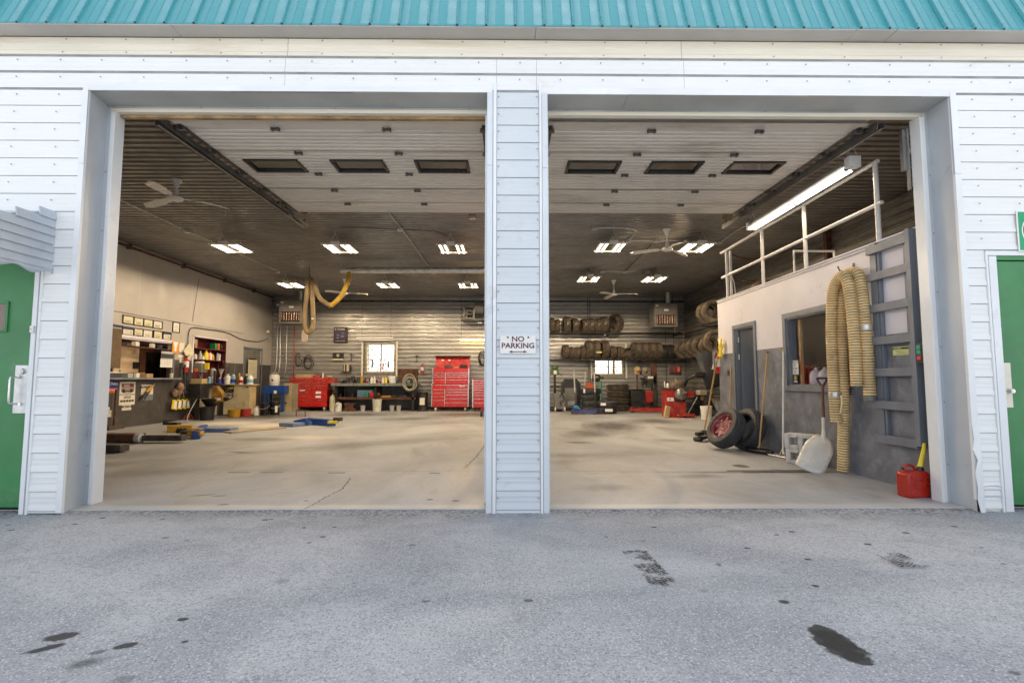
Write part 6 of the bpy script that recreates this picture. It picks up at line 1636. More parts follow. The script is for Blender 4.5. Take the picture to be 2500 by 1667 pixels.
q = MB(); q.tube(spline([(-8.30, 13.9, .6), (-8.2, 13.5, .35), (-8.05, 13.1, .14), (-7.95, 12.95, .04), (-8.3, 13.0, .035), (-8.5, 13.4, .035), (-8.4, 13.9, .035)], 8), .010, 6)
tag(q.build('air_line', LGREY), 'pale grey air line dropping to the floor under the drill press', 'hose')
def pail(loc, r, h, mt, label, rim=None, kind='bucket', bail=True, group=None, lid=False):
    t = thing(kind, label, kind, loc, 0, group)
    q = MB(); q.lathe([(.001, 0), (r * .88, 0), (r * .90, .01), (r, h * .93), (r * 1.05, h * .93), (r * 1.05, h), (r * .97, h), (r * .95, h * .93)] if not lid else [(.001, 0), (r * .9, 0), (r, h * .92), (r * 1.05, h * .93), (r * 1.05, h), (.001, h)], 22); q.build('body', mt, t)
    if bail:
        q = MB(); pts = [(r * 1.04 * math.cos(a), -r * 1.02 * abs(math.sin(a)) - .0, h * .80 - .10 * math.sin(a)) for a in [math.pi * k / 12 for k in range(13)]]
        q.tube(pts, .005, 5); q.build('bail_handle', rim or STEEL, t)
    return t
pail((-8.05, 13.95, FZ), .19, .36, BLACK, 'black pail on the floor under the yellow hopper', bail=False, lid=True)
# counter with the cream front
ct2 = thing('shop_counter', 'cream plywood fronted counter with bottles along the left wall', 'counter')
q = MB(); q.bb(-8.69, -7.66, 15.55, 16.02, .93, .965); q.build('counter_top', PLY, ct2, bevel=.004)
q = MB(); q.bb(-8.52, -7.74, 15.60, 15.63, .06, .928); q.build('front_board', mat('cream_plywood', (.62, .54, .34), .55, var=.12, vs=2, dirt=((.30, .20, .08), .3, 3)), ct2)
q = MB(); q.bb(-7.77, -7.74, 15.64, 15.98, .06, .928); q.build('side_board', PLY, ct2)
q = MB(); q.bb(-8.69, -8.66, 14.45, 15.5, .06, .96); q.build('wall_board', mat('grey_stained_board', (.36, .33, .27), .6, var=.15, dirt=((.15, .12, .08), .3, 3)), ct2)
q = MB(); q.bb(-8.69, -8.30, 14.5, 15.54, .93, .962); q.build('counter_top', DSTEEL, ct2)
q = MB(); q.bb(-7.86, -7.80, 15.59, 15.599, .86, .89); q.build('cable_slot', BLACK, ct2)
t = thing('oil_brand_sign', 'black and yellow Kendall SOLD HERE sign on the counter front', 'sign', (-8.37, 15.592, .77))
q = MB(); q.bb(-.145, .145, -.003, .003, -.15, .15); q.build('board', mat('sign_black', (.02, .01, .008), .4), t)
text('Kendall', .085, YELB, t, (0, -.004, .085), FRONT, bold=.002); text('FORMULA', .035, LGREY, t, (-.02, -.004, .025), FRONT); text('MOTOR OIL', .035, LGREY, t, (-.02, -.004, -.015), FRONT)
q = MB(); q.bb(-.145, .145, -.005, -.0031, -.062, -.055); q.build('divider', WPAPER, t)
text('SOLD HERE', .06, WPAPER, t, (0, -.004, -.105), FRONT, bold=.001)
# recessed shelf
rs = thing('wall_shelf', 'dark red recessed shelf of cans and bottles in the left wall', 'shelf')
DRED = mat('dark_red_shelf_paint', (.10, .012, .018), .5)
q = MB(); q.bb(XL - .36, XL - .33, SY0, SY1, SZ0 + .0, SZ1); q.build('back_board', DRED, rs)
q = MB(); q.bb(XL - .33, XL + .0, SY0 + .001, SY0 + .02, SZ0, SZ1); q.bb(XL - .33, XL, SY1 - .02, SY1 - .001, SZ0, SZ1); q.bb(XL - .33, XL, SY0 + .02, SY1 - .02, SZ1 - .02, SZ1 - .001); q.build('lining', DRED, rs)
S1 = 1.68; S2 = 2.0
for z in (S1, S2):
    q = MB(); q.bb(XL - .33, XL + .02, SY0 + .021, SY1 - .021, z - .025, z); q.build('shelf_board', DRED, rs)
q = MB(); q.bb(XL + .001, XL + .02, SY0 - .05, SY0, SZ0 + .3, SZ1 + .03); q.bb(XL + .001, XL + .02, SY0 - .05, SY1 + .05, SZ1, SZ1 + .03); q.build('trim', UPAINT, rs)
its = [(14.38, .05, .24, WPLA, REDP, 'white bottle starting the middle of the red shelf', 'bottle'), (14.55, .05, .15, WPLA, WPLA, 'short white can next on the red shelf', 'spray_can'), (14.78, .055, .24, LGREY, WPLA, 'silver bottle on the red shelf', 'bottle'),
       (14.93, .04, .12, WPLA, WPLA, 'small white jar on the red shelf', 'bottle'), (15.06, .07, .30, YELB, YELB, 'yellow pointed bottle on the red shelf', 'bottle'), (15.18, .045, .22, ORANGE, ORANGE, 'orange bottle beside the yellow one on the red shelf', 'bottle'),
       (15.28, .055, .26, WPLA, ORANGE, 'white bottle with an orange cap on the red shelf', 'bottle'), (15.40, .05, .20, YELP, YELP, 'amber container on the red shelf', 'bottle'), (15.66, .045, .24, LGREY, LGREY, 'silver spray can on the red shelf', 'spray_can'), (15.76, .045, .24, STEEL, BLACK, 'steel can ending the red shelf', 'spray_can')]
for y, r, h, m1, m2, lb, kd in its: bottle((XL - .10, y, S1 + .001), r, h, m1, m2, lb, kd)
tiny_box('carton', (XL - .15, 14.50, S2 + .001), (.16, .16, .24), CARD, 'milk carton shaped box on the top of the red shelf', 'carton')
tiny_box('parts_box', (XL - .12, 15.62, S2 + .001), (.16, .09, .20), ORANGE, 'orange box on the top of the red shelf', 'box'); tiny_box('parts_box', (XL - .12, 15.47, S2 + .001), (.16, .12, .19), GREENP, 'dark green box beside the orange one', 'box'); tiny_box('parts_box', (XL - .12, 15.77, S2 + .001), (.16, .09, .17), BLACKM, 'black box ending the top of the red shelf', 'box')
tiny_box('dark_bin', (XL - .12, 14.35, S2 + .001), (.2, .08, .10), BLACK, 'black bin at the left of the top red shelf', 'bin')
t = thing('hanging_funnel', 'steel funnel hanging under the red shelf by the blue washer bottle', 'funnel', (-8.50, 15.35, 0))
q = MB(); q.lathe([(.09, 1.42), (.02, 1.25), (.012, 1.14)], 16); q.build('cone', STEEL, t)
q = MB(); q.tube(spline([(-.085, 0, 1.42), (-.08, 0, 1.56), (0, 0, 1.66), (.08, 0, 1.56), (.085, 0, 1.42)], 6), .012, 6); q.build('hoop', BLACKM, t)
# things standing on the counter
CTZ = .966
cts = [(-8.58, 14.9, .05, .22, LBLUE, WPLA, 'light blue spray can on the dark part of the counter', 'spray_can'), (-8.50, 15.0, .04, .22, WPLA, BLACK, 'white spray can beside the light blue one', 'spray_can'),
       (-8.45, 15.2, .045, .20, DBLUE, WPLA, 'dark blue spray can left of the milky jug', 'spray_can'), (-8.46, 15.65, .10, .31, MILK, MILK, 'milky jug with a yellow base on the counter', 'jug'), (-8.52, 15.58, .04, .2, DBLUE, WPLA, 'dark blue spray can in front of the milky jug', 'spray_can'),
       (-8.31, 15.70, .085, .30, LBLUE, WPLA, 'blue washer fluid jug on the counter', 'jug'), (-8.17, 15.75, .09, .34, AMBER, YELP, 'amber oil measuring jug on the counter', 'jug'), (-8.05, 15.65, .055, .27, WPLA, REDP, 'white bottle with a red label on the counter', 'bottle'),
       (-7.96, 15.78, .07, .31, BLACKM, YELB, 'black watering can with a yellow spout on the counter', 'jug'), (-7.79, 15.68, .09, .29, WPLA, WPLA, 'white jug with a blue and brown label ending the counter', 'jug')]
for x, y, r, h, m1, m2, lb, kd in cts:
    bottle((x, y, CTZ), r, h, m1, m2, lb, kd, band={'blue washer fluid jug on the counter': DBLUE, 'white bottle with a red label on the counter': REDP, 'white jug with a blue and brown label ending the counter': LBLUE}.get(lb))
t = thing('blender_mixer', 'grey stacked canister behind the cans on the counter', 'canister', (-8.62, 15.15, CTZ))
q = MB(); q.lathe([(.001, 0), (.08, 0), (.08, .22), (.06, .25), (.085, .27), (.085, .42), (.04, .47), (.001, .47)], 16); q.build('body', LGREY, t)
t = thing('chart_board', 'tall printed chart on a clip hanging on the grey door', 'chart')
a = (-8.6, 17.101, 1.779); b = (-8.6, 17.765, 1.142)
q = MB(); q.bb(XL + .07, XL + .075, 17.2, 17.80, b[2], a[2]); q.build('sheet', CERT, t)
q = MB()
for k in range(14): q.bb(XL + .0752, XL + .0765, 17.24, 17.76, b[2] + .03 + k * (a[2] - b[2] - .06) / 14, b[2] + .038 + k * (a[2] - b[2] - .06) / 14)
q.build('print_lines', GREYM, t)
q = MB(); q.bb(XL + .06, XL + .09, 17.3, 17.7, a[2], a[2] + .05); q.build('clip', BLACKM, t)
t = thing('grey_door', 'dark grey door in the far end of the left wall', 'door')
q = MB(); q.bb(XL - .09, XL - .03, 17.08, 18.22, FZ, 2.13); q.build('leaf', GREYM, t, bevel=.004)
q = MB(); q.bb(XL + .001, XL + .015, 17.0, 17.05, 0, 2.19); q.bb(XL + .001, XL + .015, 18.25, 18.30, 0, 2.19); q.bb(XL + .001, XL + .015, 17.0, 18.3, 2.15, 2.20); q.build('frame', TPAINT, t)
q = MB(); q.tube(spline([(-8.67, 13.998, 1.956), (-8.67, 13.991, 2.291), (-8.67, 14.119, 2.517), (-8.67, 14.73, 2.555), (-8.67, 15.919, 2.558), (-8.67, 16.792, 2.423), (-8.67, 17.899, 2.425), (-8.67, 18.655, 2.601)], 8), .012, 6)
tag(q.build('wall_cable', LLO), 'dark cable draped across the pale upper left wall', 'cable')
q = MB(); q.tube([(-8.68, 14.366, 3.947), (-8.68, 14.158, 2.703)], .005, 5); tag(q.build('pull_wire', LLO), 'thin wire slanting down the pale upper left wall', 'wire')
t = thing('wall_lamp', 'small yellowish fitting on the far end of the pale left wall', 'wall fitting', (-8.66, 18.584, 2.833))
q = MB(); q.lathe([(.001, -.06), (.05, -.04), (.06, 0), (.04, .05), (.001, .06)], 10); q.build('body', CERT, t)
pail((-7.95, 15.15, FZ), .17, .22, YELP, 'yellow stained oil tub on the floor before the counter', bail=False)
pail((-7.72, 15.35, FZ), .15, .22, REDW, 'red oil tub beside the yellow one', bail=False)
bottle((-7.66, 15.9, FZ), .10, .28, WPLA, WPLA, 'white jug on the floor between the red tub and the black pails', 'jug')
pail((-7.45, 15.95, FZ), .155, .37, BLACK, 'black pail on the floor right of the red tub'); pail((-7.20, 16.1, FZ), .155, .38, BLACK, 'black pail with a white label and a funnel on the floor')
tiny_box('pail_label', (-7.10, 15.965, FZ + .08), (.07, .01, .20), WPAPER, 'white label on the front of the black pail', 'label', R(30))

# ---------------------------------------------------------------- back wall, left bay
t = thing('blue_stand', 'blue steel press stand in the back left corner under a white drum', 'stand', (-7.86, 17.7, FZ))
q = MB()
for x in (-.30, .30):
    for y in (-.2, .2): q.bb(x - .035, x + .035, y - .035, y + .035, 0, .66)
q.build('legs', BLUEP, t); q = MB(); q.bb(-.36, .36, -.25, .25, .62, .88); q.build('apron', BLUEP, t, bevel=.006)
q = MB(); q.bb(-.3, .3, -.2, .2, .28, .31); q.build('shelf', BLACKM, t)
q = MB(); q.bb(0, .1, -.256, -.251, .62, .72); q.build('sticker', WPAPER, t)
t = thing('jack_stand', 'dull steel jack stand under the blue stand', 'jack stand', (-7.98, 17.35, FZ))
q = MB(); q.cyl((0, 0, .1), (0, 0, .62), .018, n=8); q.cyl((0, 0, 0), (0, 0, .14), .09, .03, 10); q.build('body', DSTEEL, t)
t = thing('scrap_parts', 'dark pile of metal parts under the blue stand', 'parts', (-7.68, 17.4, FZ))
q = MB(); q.box((0, 0, .1), (.22, .2, .2), rot=(.2, .1, .4)); q.box((-.05, 0, .32), (.3, .1, .08), rot=(.1, .3, .2)); q.build('parts', DSTEEL, t, bevel=.02)
t = thing('white_drum', 'white plastic drum with a black diamond mark on the blue stand', 'drum', (-7.94, 17.65, .901))
q = MB(); q.lathe([(.001, 0), (.15, 0), (.165, .02), (.165, .33), (.14, .37), (.05, .38), (.001, .38)], 20); q.build('body', WPLA, t)
q = MB(); q.add([(-.05, -.168, .20), (0, -.168, .15), (.05, -.168, .20), (0, -.168, .22)], [(0, 1, 2, 3)]); q.build('mark', INK, t)
q = MB(); q.tube([(-.08, 0, .37), (-.07, 0, .42), (.07, 0, .42), (.08, 0, .37)], .012, 6); q.build('handle', WPLA, t)
t = thing('plank_box', 'tall stained plywood box between the blue stand and the red tool cabinet', 'box', (-7.42, 17.95, FZ))
q = MB(); q.bb(-.24, 0.0, -.15, .2, 0, .97); q.build('front_board', PLY, t, bevel=.004); q = MB(); q.bb(0.002, .2, -.1, .2, 0, .95); q.build('side_board', mat('grey_weathered_ply', (.32, .26, .17), .7, var=.15), t)

def drawers(t, x0, x1, z0, z1, y, hs_, mt=REDP, pull='full'):
    """stack of drawer fronts with bright pull strips; hs_ lists relative heights from the top"""
    tot = sum(hs_); z = z1
    for h in hs_:
        dh = (z1 - z0) * h / tot
        q = MB(); q.bb(x0 + .004, x1 - .004, y - .012, y, z - dh + .004, z - .004); d = q.build('drawer', mt, t, bevel=.003)
        q = MB(); q.bb(x0 + .012, x1 - .012, y - .024, y - .0125, z - .020, z - .007); q.build('drawer_pull', CHROME, d)
        z -= dh
t = thing('tool_cabinet', 'low wide red tool cabinet on casters in the back left corner', 'tool cabinet', (-6.87, 17.9, 0))
q = MB(); q.bb(-.66, .64, 0, .55, .17, 1.17); q.build('carcass', REDP, t, bevel=.008)
drawers(t, -.62, .10, .20, 1.15, 0, (1, 1, 1, 1, 1.3, 1.5, 1.7, 2.2, 3.0)); drawers(t, .12, .60, .42, 1.15, 0, (1, 1, 1, 1, 2.5, 2.5))
drawers(t, .12, .60, .20, .41, 0, (1,))
q = MB(); q.bb(-.30, -.12, -.0135, -.0125, .72, .76); q.bb(.26, .44, -.0135, -.0125, .62, .70); q.bb(.26, .44, -.0135, -.0125, .48, .55); q.build('sticker', WPAPER, t)
for x in (-.55, .55):
    q = MB(); q.cyl((x - .03, .08, .10), (x + .03, .08, .10), .075, n=14); q.cyl((x, .08, .1), (x, .08, .17), .02, n=6); q.build('caster', LGREY, t)
q = MB(); q.bb(.645, .86, .08, .5, .98, 1.14); q.build('side_shelf', REDW, t)
tiny_box('cardboard_tray', (-7.05, 18.1, 1.172), (.6, .35, .12), CARD, 'flat cardboard tray on top of the low red cabinet', 'box'); tiny_box('tool_tray', (-6.62, 18.05, 1.172), (.22, .25, .07), REDW, 'small red tray on top of the low red cabinet', 'tray')
bottle((-6.42, 18.0, 1.172), .03, .18, WPLA, WPLA, 'small white bottle on top of the low red cabinet'); tiny_box('rag_heap', (-6.22, 18.1, 1.172), (.22, .2, .09), CARD, 'brown rags at the right end of the low red cabinet', 'rags', .3, .03)
t = thing('sprayer_tank', 'cream pump sprayer tank beside the low red cabinet', 'sprayer', (-6.02, 17.9, FZ))
q = MB(); q.lathe([(.001, 0), (.10, 0), (.105, .02), (.105, .46), (.08, .52), (.04, .53), (.04, .57), (.001, .57)], 18); q.build('tank', mat('cream_plastic', (.60, .57, .38), .4), t)
q = MB(); q.tube(spline([(0, 0, .57), (0, 0, .72), (.05, -.1, .66), (.09, -.12, .40), (.06, -.12, .30)], 6), .010, 6); q.build('hose', BLACK, t)
t = thing('gas_bottle', 'small whitish canister with a bent hose beside the sprayer', 'canister', (-5.80, 17.85, FZ))
q = MB(); q.lathe([(.001, 0), (.11, 0), (.115, .02), (.11, .24), (.06, .30), (.001, .31)], 18); q.build('body', WPLA, t)
q = MB(); q.tube(spline([(0, 0, .30), (-.06, 0, .38), (.03, 0, .42), (.08, 0, .34), (.02, -.1, .25), (-.06, -.12, .15)], 6), .009, 6); q.build('hose', BLACK, t)

def unit_heater(loc, label, pipe_h):
    t = thing('unit_heater', label, 'heater', loc, 0, 'grey unit heaters hung from the ceiling')
    q = MB(); q.bb(-.40, .40, -.3, .35, 0, .82); q.build('case', GREYM, t, bevel=.012)
    q = MB(); q.bb(-.33, .33, -.304, -.301, .06, .42); q.build('grille_opening', BLACK, t)
    for k in range(8):
        q = MB(); x = -.30 + .60 * k / 7; q.cyl((x, -.306, .10), (x, -.306, .40), .016, n=8); q.build('heat_tube', mat('tube_copper', (.35, .22, .16), .35, .6, var=.3, vs=20), t)
    for z in (.10, .19, .28, .37):
        q = MB(); q.bb(-.33, .33, -.33, -.318, z, z + .018); q.build('louvre', DSTEEL, t)
    q = MB(); q.bb(-.06, .10, -.303, -.301, .55, .61); q.build('label_plate', WPAPER, t); q = MB(); q.bb(-.35, -.25, -.303, -.301, .70, .77); q.build('sticker', CERT, t)
    q = MB(); q.cyl((.20, .05, .82), (.20, .05, pipe_h), .085, n=16); q.build('flue_pipe', STEEL, t)
    for x in (-.3, .33):
        q = MB(); q.cyl((x, 0, .82), (x, 0, pipe_h), .008, n=5); q.build('hanger_rod', DSTEEL, t)
    return t
unit_heater((-7.494, 18, 3.04), 'grey unit heater with a flue in the back left corner, behind the hanging hose', 1.3)
unit_heater((5.467, 17.7, 2.908), 'grey unit heater with a bright flue in the back right corner', 1.25)
t = thing('electrical_box', 'grey electrical box high in the back left corner', 'electrical box', (-8.435, 18.9, 3.853))
q = MB(); q.bb(-.15, .15, -.08, .08, -.17, .16); q.build('case', LPAINT, t, bevel=.006); q = MB(); q.bb(-.05, .05, -.083, -.081, -.03, .03); q.build('label_plate', WPAPER, t)
for (a, b, lb) in (((-8.401, 18.9, 3.746), (-8.53, 18.9, 1.355), 'left of two bright conduits curving down the back wall corner'), ((-8.31, 18.9, 3.747), (-8.408, 18.9, 1.28), 'right of two bright conduits curving down the back wall corner')):
    q = MB(); a = Vector(a); b = Vector(b); q.tube(spline([a, a.lerp(b, .4) , a.lerp(b, .85) + Vector((.06, 0, 0)), b, b + Vector((-.14, 0, -.05))], 8), .016, 7); tag(q.build('conduit', STEEL), lb, 'conduit')
q = MB(); q.tube(spline([(-8.108, 18.9, 3.091), (-8.111, 18.9, 2.258), (-8.103, 18.9, 1.58), (-8.168, 18.9, 1.28), (-8.301, 18.9, 1.235)], 6), .014, 7); tag(q.build('conduit', STEEL), 'thin bright conduit below the left unit heater', 'conduit')
q = MB(); q.tube([(-7.836, 18.9, 3.076), (-7.806, 18.9, 0.682)], .018, 8); tag(q.build('gas_pipe', REDW), 'dark red upright pipe left of the low red cabinet', 'pipe')
# wall hung things
def bw(name, a, b, mt, label, cat, th=.03, y=18.93):
    q = MB(); q.bb(a[0], b[0], y, y + th, min(a[2], b[2]), max(a[2], b[2])); return tag(q.build(name, mt, None, bevel=.004), label, cat)
t = thing('motor_oil_sign', 'dark maroon Havoline sign high on the back wall', 'sign', (-6.14, 18.9, 2.759))
q = MB(); q.bb(-.245, .245, -.02, .05, -.285, .28); q.build('frame', mat('deep_maroon', (.03, .008, .012), .35), t, bevel=.01)
q = MB(); q.bb(-.20, .20, -.024, -.021, -.19, .15); q.build('navy_field', mat('navy_field', (.03, .025, .08), .4, var=.2, vs=8), t)
text('Havoline', .075, PAPER, t, (.03, -.024, .20), FRONT, bold=.002)
for (x, z, w) in ((-.09, -.01, .07), (.08, -.06, .12), (-.09, -.11, .07), (.09, .05, .05)):
    q = MB(); q.bb(x - w / 2, x + w / 2, -.026, -.0245, z - .012, z + .012); q.build('small_print', LGREY, t)
q = MB(); q.bb(-.17, .17, -.024, -.021, -.245, -.23); q.build('footer_line', LGREY, t)
q = MB(); q.cyl((-.175, -.021, .20), (-.175, -.026, .20), .03, n=10); q.build('round_emblem', LGREY, t)
t = thing('battery_sign', 'small black sign with a cream lower edge on the back wall', 'sign', (-6.21, 18.9, 1.957))
q = MB(); q.bb(-.20, .20, 0, .03, -.08, .13); q.build('board', INK, t); q = MB(); q.bb(-.20, .20, -.01, .03, -.14, -.083); q.build('edge', CERT, t); q = MB(); q.cyl((0, 0, .04), (0, -.004, .04), .06, n=14); q.build('emblem', LGREY, t)
t = thing('manual_rack', 'rack of coloured manuals hanging on the back wall', 'rack', (-5.868, 18.8, 1.533))
q = MB(); q.bb(-.17, .17, -.03, .06, -.15, -.12); q.bb(-.17, .17, .05, .06, -.12, .10); q.build('rack', BLACKM, t)
for k, mt in enumerate((LGREY, BLACKM, CERT, BLACK, YELP, MILK, LGREY, DSTEEL)):
    q = MB(); x = -.145 + k * .0405; q.bb(x - .016, x + .016, -.02, .04, -.118, .12); q.build('manual', mt, t)
for (px, lb) in (((728, 872, 'first coil of dark cable hung left of the cabinet'), 0), ((756, 872, 'second tangle of dark cable hung over the cabinet'), 1)):
    pass
def coil(c, rx, rz, n_, r, mt, label, cat='hose', turns_off=.02, name='hose_coil', y=0):
    t = thing(name, label, cat, c)
    q = MB(); pts = []
    for i in range(n_ * 18):
        a = 2 * math.pi * i / 18; k_ = i / 18
        pts.append(((rx + .035 * math.sin(k_ * 2.3)) * math.cos(a) + .03 * math.sin(k_ * 1.7), turns_off * (k_ - n_ / 2), (rz + .04 * math.cos(k_ * 1.9)) * math.sin(a) + .03 * math.cos(k_ * 2.1)))
    q.tube(pts, r, 6); q.build('coil', mt, t)
    return t
coil((-7.676, 18.9, 1.806), .09, .20, 2, .012, BLACK, 'narrow coil of black cable on the back wall by the red pipe'); coil((-7.299, 18.9, 1.73), .15, .22, 3, .012, BLACKM, 'tangled dark gauge hoses hanging over the low red cabinet')
coil((-0.888, 18.85, 1.867), .11, .22, 4, .014, BLACK, 'coil of black cable hanging beside the tall red tool chest'); coil((-3.317, 17.6, 0.988), .20, .24, 8, .016, mat('pale_air_hose', (.34, .32, .24), .5), 'big coil of pale air hose at the right end of the bench')
def clamp(c, label, kind=0):
    t = thing('hung_clamp', label, 'clamp', c)
    q = MB(); q.cyl((0, 0, .14), (.02, 0, -.14), .014, n=6); q.cyl((0, 0, .12), (.13, 0, .06), .012, n=6); q.cyl((0, 0, .12), (-.06, 0, .08), .014, n=6); q.cyl((.02, 0, -.05), (.05 if kind else -.05, 0, -.12), .012, n=6); q.build('clamp', LGREY if kind else BLACKM, t)
clamp((-3.696, 18.9, 1.837), 'pale hose tool hung right of the left window', 1); clamp((-3.319, 18.9, 1.868), 'dark gear puller hung right of the left window'); clamp((-5.728, 18.9, 1.927), 'dark glove shaped tool hung left of the left window')
extinguisher((-3.085, 18.8, 1.324), 'small fire extinguisher on the back wall left of the tall red chest', .85)
bw('rust_stain_sheet', (-4.002, 18.95, 1.507), (-3.269, 18.95, 0.829), RUST, 'rusty brown sheet on the back wall behind the hose coil', 'sheet', .01, 18.97)

def back_window(x0, x1, z0, z1, label):
    t = thing('barred_window', label, 'window')
    q = MB(); w = .05; y = YB - .02
    q.bb(x0, x1, y, YB + .12, z1 - w, z1); q.bb(x0, x1, y, YB + .12, z0, z0 + w); q.bb(x0, x0 + w, y, YB + .12, z0 + w, z1 - w); q.bb(x1 - w, x1, y, YB + .12, z0 + w, z1 - w); q.build('frame', mat('cream_window_frame', (.58, .50, .33), .5), t)
    q = MB(); q.bb((x0 + x1) / 2 - .02, (x0 + x1) / 2 + .02, YB + .02, YB + .08, z0 + w, z1 - w); q.build('mullion', DSTEEL, t)
    for a, b in ((x0 + w, (x0 + x1) / 2 - .02), ((x0 + x1) / 2 + .02, x1 - w)):
        q = MB(); q.bb(a, b, YB + .04, YB + .046, z0 + w, z1 - w); q.build('pane', gl, t)
    for x in (x0 - .11, x1 + .08):
        q = MB(); q.bb(x - .03, x + .03, 18.86, 18.90, z0 - .12, z1 + .07); q.build('bar_upright', PAPER, t)
    zz_ = z0 - .04
    while zz_ < z1 + .02:
        q = MB(); q.cyl((x0 - .14, 18.87, zz_), (x1 + .11, 18.87, zz_), .007, n=5); q.build('window_bar', DSTEEL, t); zz_ += .17
back_window(*WINS[0], 'barred back window of the left bay with tools hanging in it'); back_window(*WINS[1], 'barred back window of the right bay under the tyre rack')
for (c, mt, lb, bx) in (((-4.888, 18.75, 1.711), BLACK, 'black caulking gun hanging in the left window', -.12), ((-4.513, 18.75, 1.577), REDP, 'red caulking gun hanging in the left window', .12), ((-4.32, 18.75, 1.652), BLACKM, 'dark grease gun hanging at the right of the left window', -.12)):
    t = thing('hung_gun_tool', lb, 'gun tool', c)
    q = MB(); q.cyl((0, 0, .12), (0, 0, -.12), .026, n=8); q.cyl((0, 0, -.12), (0, 0, -.2), .008, n=5); q.build('barrel', mt, t)
    q = MB(); q.cyl((0, 0, .12), (bx, 0, .10), .012, n=5); q.cyl((0, 0, .06), (bx * .9, 0, .02), .010, n=5); q.cyl((0, 0, .12), (0, 0, .3), .004, n=4); q.build('handle', BLACKM, t)
# workbench
wb = thing('steel_workbench', 'long grey steel workbench under the left back window', 'workbench')
BT = .985
q = MB(); q.bb(-6.05, -3.15, 17.75, 18.75, BT - .10, BT); q.build('bench_top', mat('speckled_bench_steel', (.23, .25, .23), .5, .3, var=.25, vs=12), wb, bevel=.004)
q = MB(); q.bb(-5.85, -3.15, 17.85, 18.6, .42, .50); q.build('lower_shelf', RUST, wb)
q = MB(); q.bb(-5.95, -3.2, 18.62, 18.66, .05, .88); q.build('back_panel', GREYM, wb)
for x in (-5.9, -4.55, -3.25):
    q = MB(); q.bb(x - .04, x + .04, 17.85, 18.6, FZ, BT - .1); q.build('leg', BLACKM, wb)
rnd = random.Random(5)
def clutter(x0, x1, y0, y1, z, n_, label, mats, smin=.03, smax=.10):
    for i in range(n_):
        pass
names = ['vise', 'oil can', 'parts tin', 'socket tray', 'grease tub', 'pliers case', 'small jar', 'drill case', 'valve box', 'bearing box']
t = thing('bench_vise', 'dark bench vise at the left end of the steel workbench', 'vise', (-5.45, 18.0, BT + .001))
q = MB(); q.cyl((0, 0, 0), (0, 0, .10), .08, n=12); q.bb(-.14, .14, -.05, .05, .10, .19); q.bb(.10, .15, -.07, .07, .12, .24); q.bb(.02, .07, -.07, .07, .12, .24); q.cyl((.14, 0, .15), (.26, 0, .15), .015, n=8); q.build('body', DSTEEL, t, bevel=.006)
q = MB(); q.tube([(.26, 0, .08), (.26, 0, .24)], .008, 6); q.build('bar', CHROME, t)
bi = [(-5.85, .10, .12, .10, DSTEEL, 'dark coffee tin at the left end of the bench top', 'tin'), (-5.68, .12, .12, .07, BLACKM, 'low black tray left of the vise', 'tray'), (-5.22, .14, .12, .22, DSTEEL, 'tall dark grinder body right of the vise', 'grinder'),
      (-5.05, .08, .08, .26, YELP, 'yellow topped canister on the bench', 'canister'), (-4.92, .12, .1, .08, REDW, 'red parts tray on the bench', 'tray'), (-4.50, .10, .1, .09, REDP, 'red tin between the white bottles on the bench', 'tin'),
      (-3.75, .12, .1, .12, DSTEEL, 'dark tin in the right half of the bench', 'tin'), (-3.60, .1, .1, .14, LGREY, 'light grey box in the right half of the bench', 'box'), (-3.42, .08, .08, .10, LBLUE, 'blue and white tin near the hose coil', 'tin'), (-3.92, .07, .07, .08, WPLA, 'small white jar right of the window middle', 'jar')]
for x, a, b, h, mt, lb, ct_ in bi: tiny_box(ct_, (x, 18.05 + rnd.uniform(-.1, .2), BT + .001), (a, b, h), mt, lb, ct_, rnd.uniform(-.3, .3), .01)
for x, mt, cm, lb in ((-4.72, WPLA, ORANGE, 'white spray bottle on the bench, left one'), (-4.62, WPLA, WPLA, 'white spray bottle on the bench, second one'), (-4.33, MILK, ORANGE, 'milky bottle beside the yellow bottle on the bench'), (-4.22, YELB, BLACK, 'yellow bottle on the bench under the window')):
    bottle((x, 18.0, BT + .001), .045, .24, mt, cm, lb)
t = thing('white_bag', 'crumpled white bag standing on the bench under the window', 'bag', (-4.02, 18.05, BT + .001))
q = MB(); q.lathe([(.001, 0), (.09, .0), (.11, .10), (.13, .2), (.12, .24), (.02, .22)], 11); q.build('bag', WPAPER, t)
tiny_box('blue_carton', (-4.95, 18.2, .502), (.55, .3, .24), LBLUE, 'blue and white carton on the lower bench shelf', 'box'); tiny_box('red_can', (-4.68, 17.95, .502), (.16, .14, .17), REDP, 'red and white can on the lower bench shelf', 'can', 0, .03)
tiny_box('green_tin', (-4.86, 17.95, .502), (.10, .1, .17), GREENP, 'green tin on the lower bench shelf', 'tin', 0, .02); tiny_box('brown_ball', (-4.48, 17.98, .502), (.17, .17, .17), RUST, 'round brown casting on the lower bench shelf', 'casting', 0, .06)
tiny_box('yellow_level', (-4.18, 17.9, .502), (.34, .04, .05), YELP, 'yellow level lying on the lower bench shelf', 'level')
sc = MB()
for i in range(60):
    x = rnd.uniform(-5.8, -3.2); y = rnd.uniform(17.95, 18.5)
    if -5.25 < x < -4.0 and rnd.random() < .8: x = rnd.uniform(-4.0, -3.2)
    if rnd.random() < .5: sc.box((x, y, .503 + .03), (rnd.uniform(.03, .12), rnd.uniform(.03, .08), rnd.uniform(.04, .10)), rot=(0, rnd.uniform(-.3, .3), rnd.uniform(0, 3)))
    else: sc.cyl((x, y, .502), (x, y, .502 + rnd.uniform(.05, .16)), rnd.uniform(.015, .035), n=7)
tag(sc.build('loose_parts', DSTEEL), 'loose sockets and metal parts covering the lower bench shelf', 'parts', kind='stuff')
sc = MB()
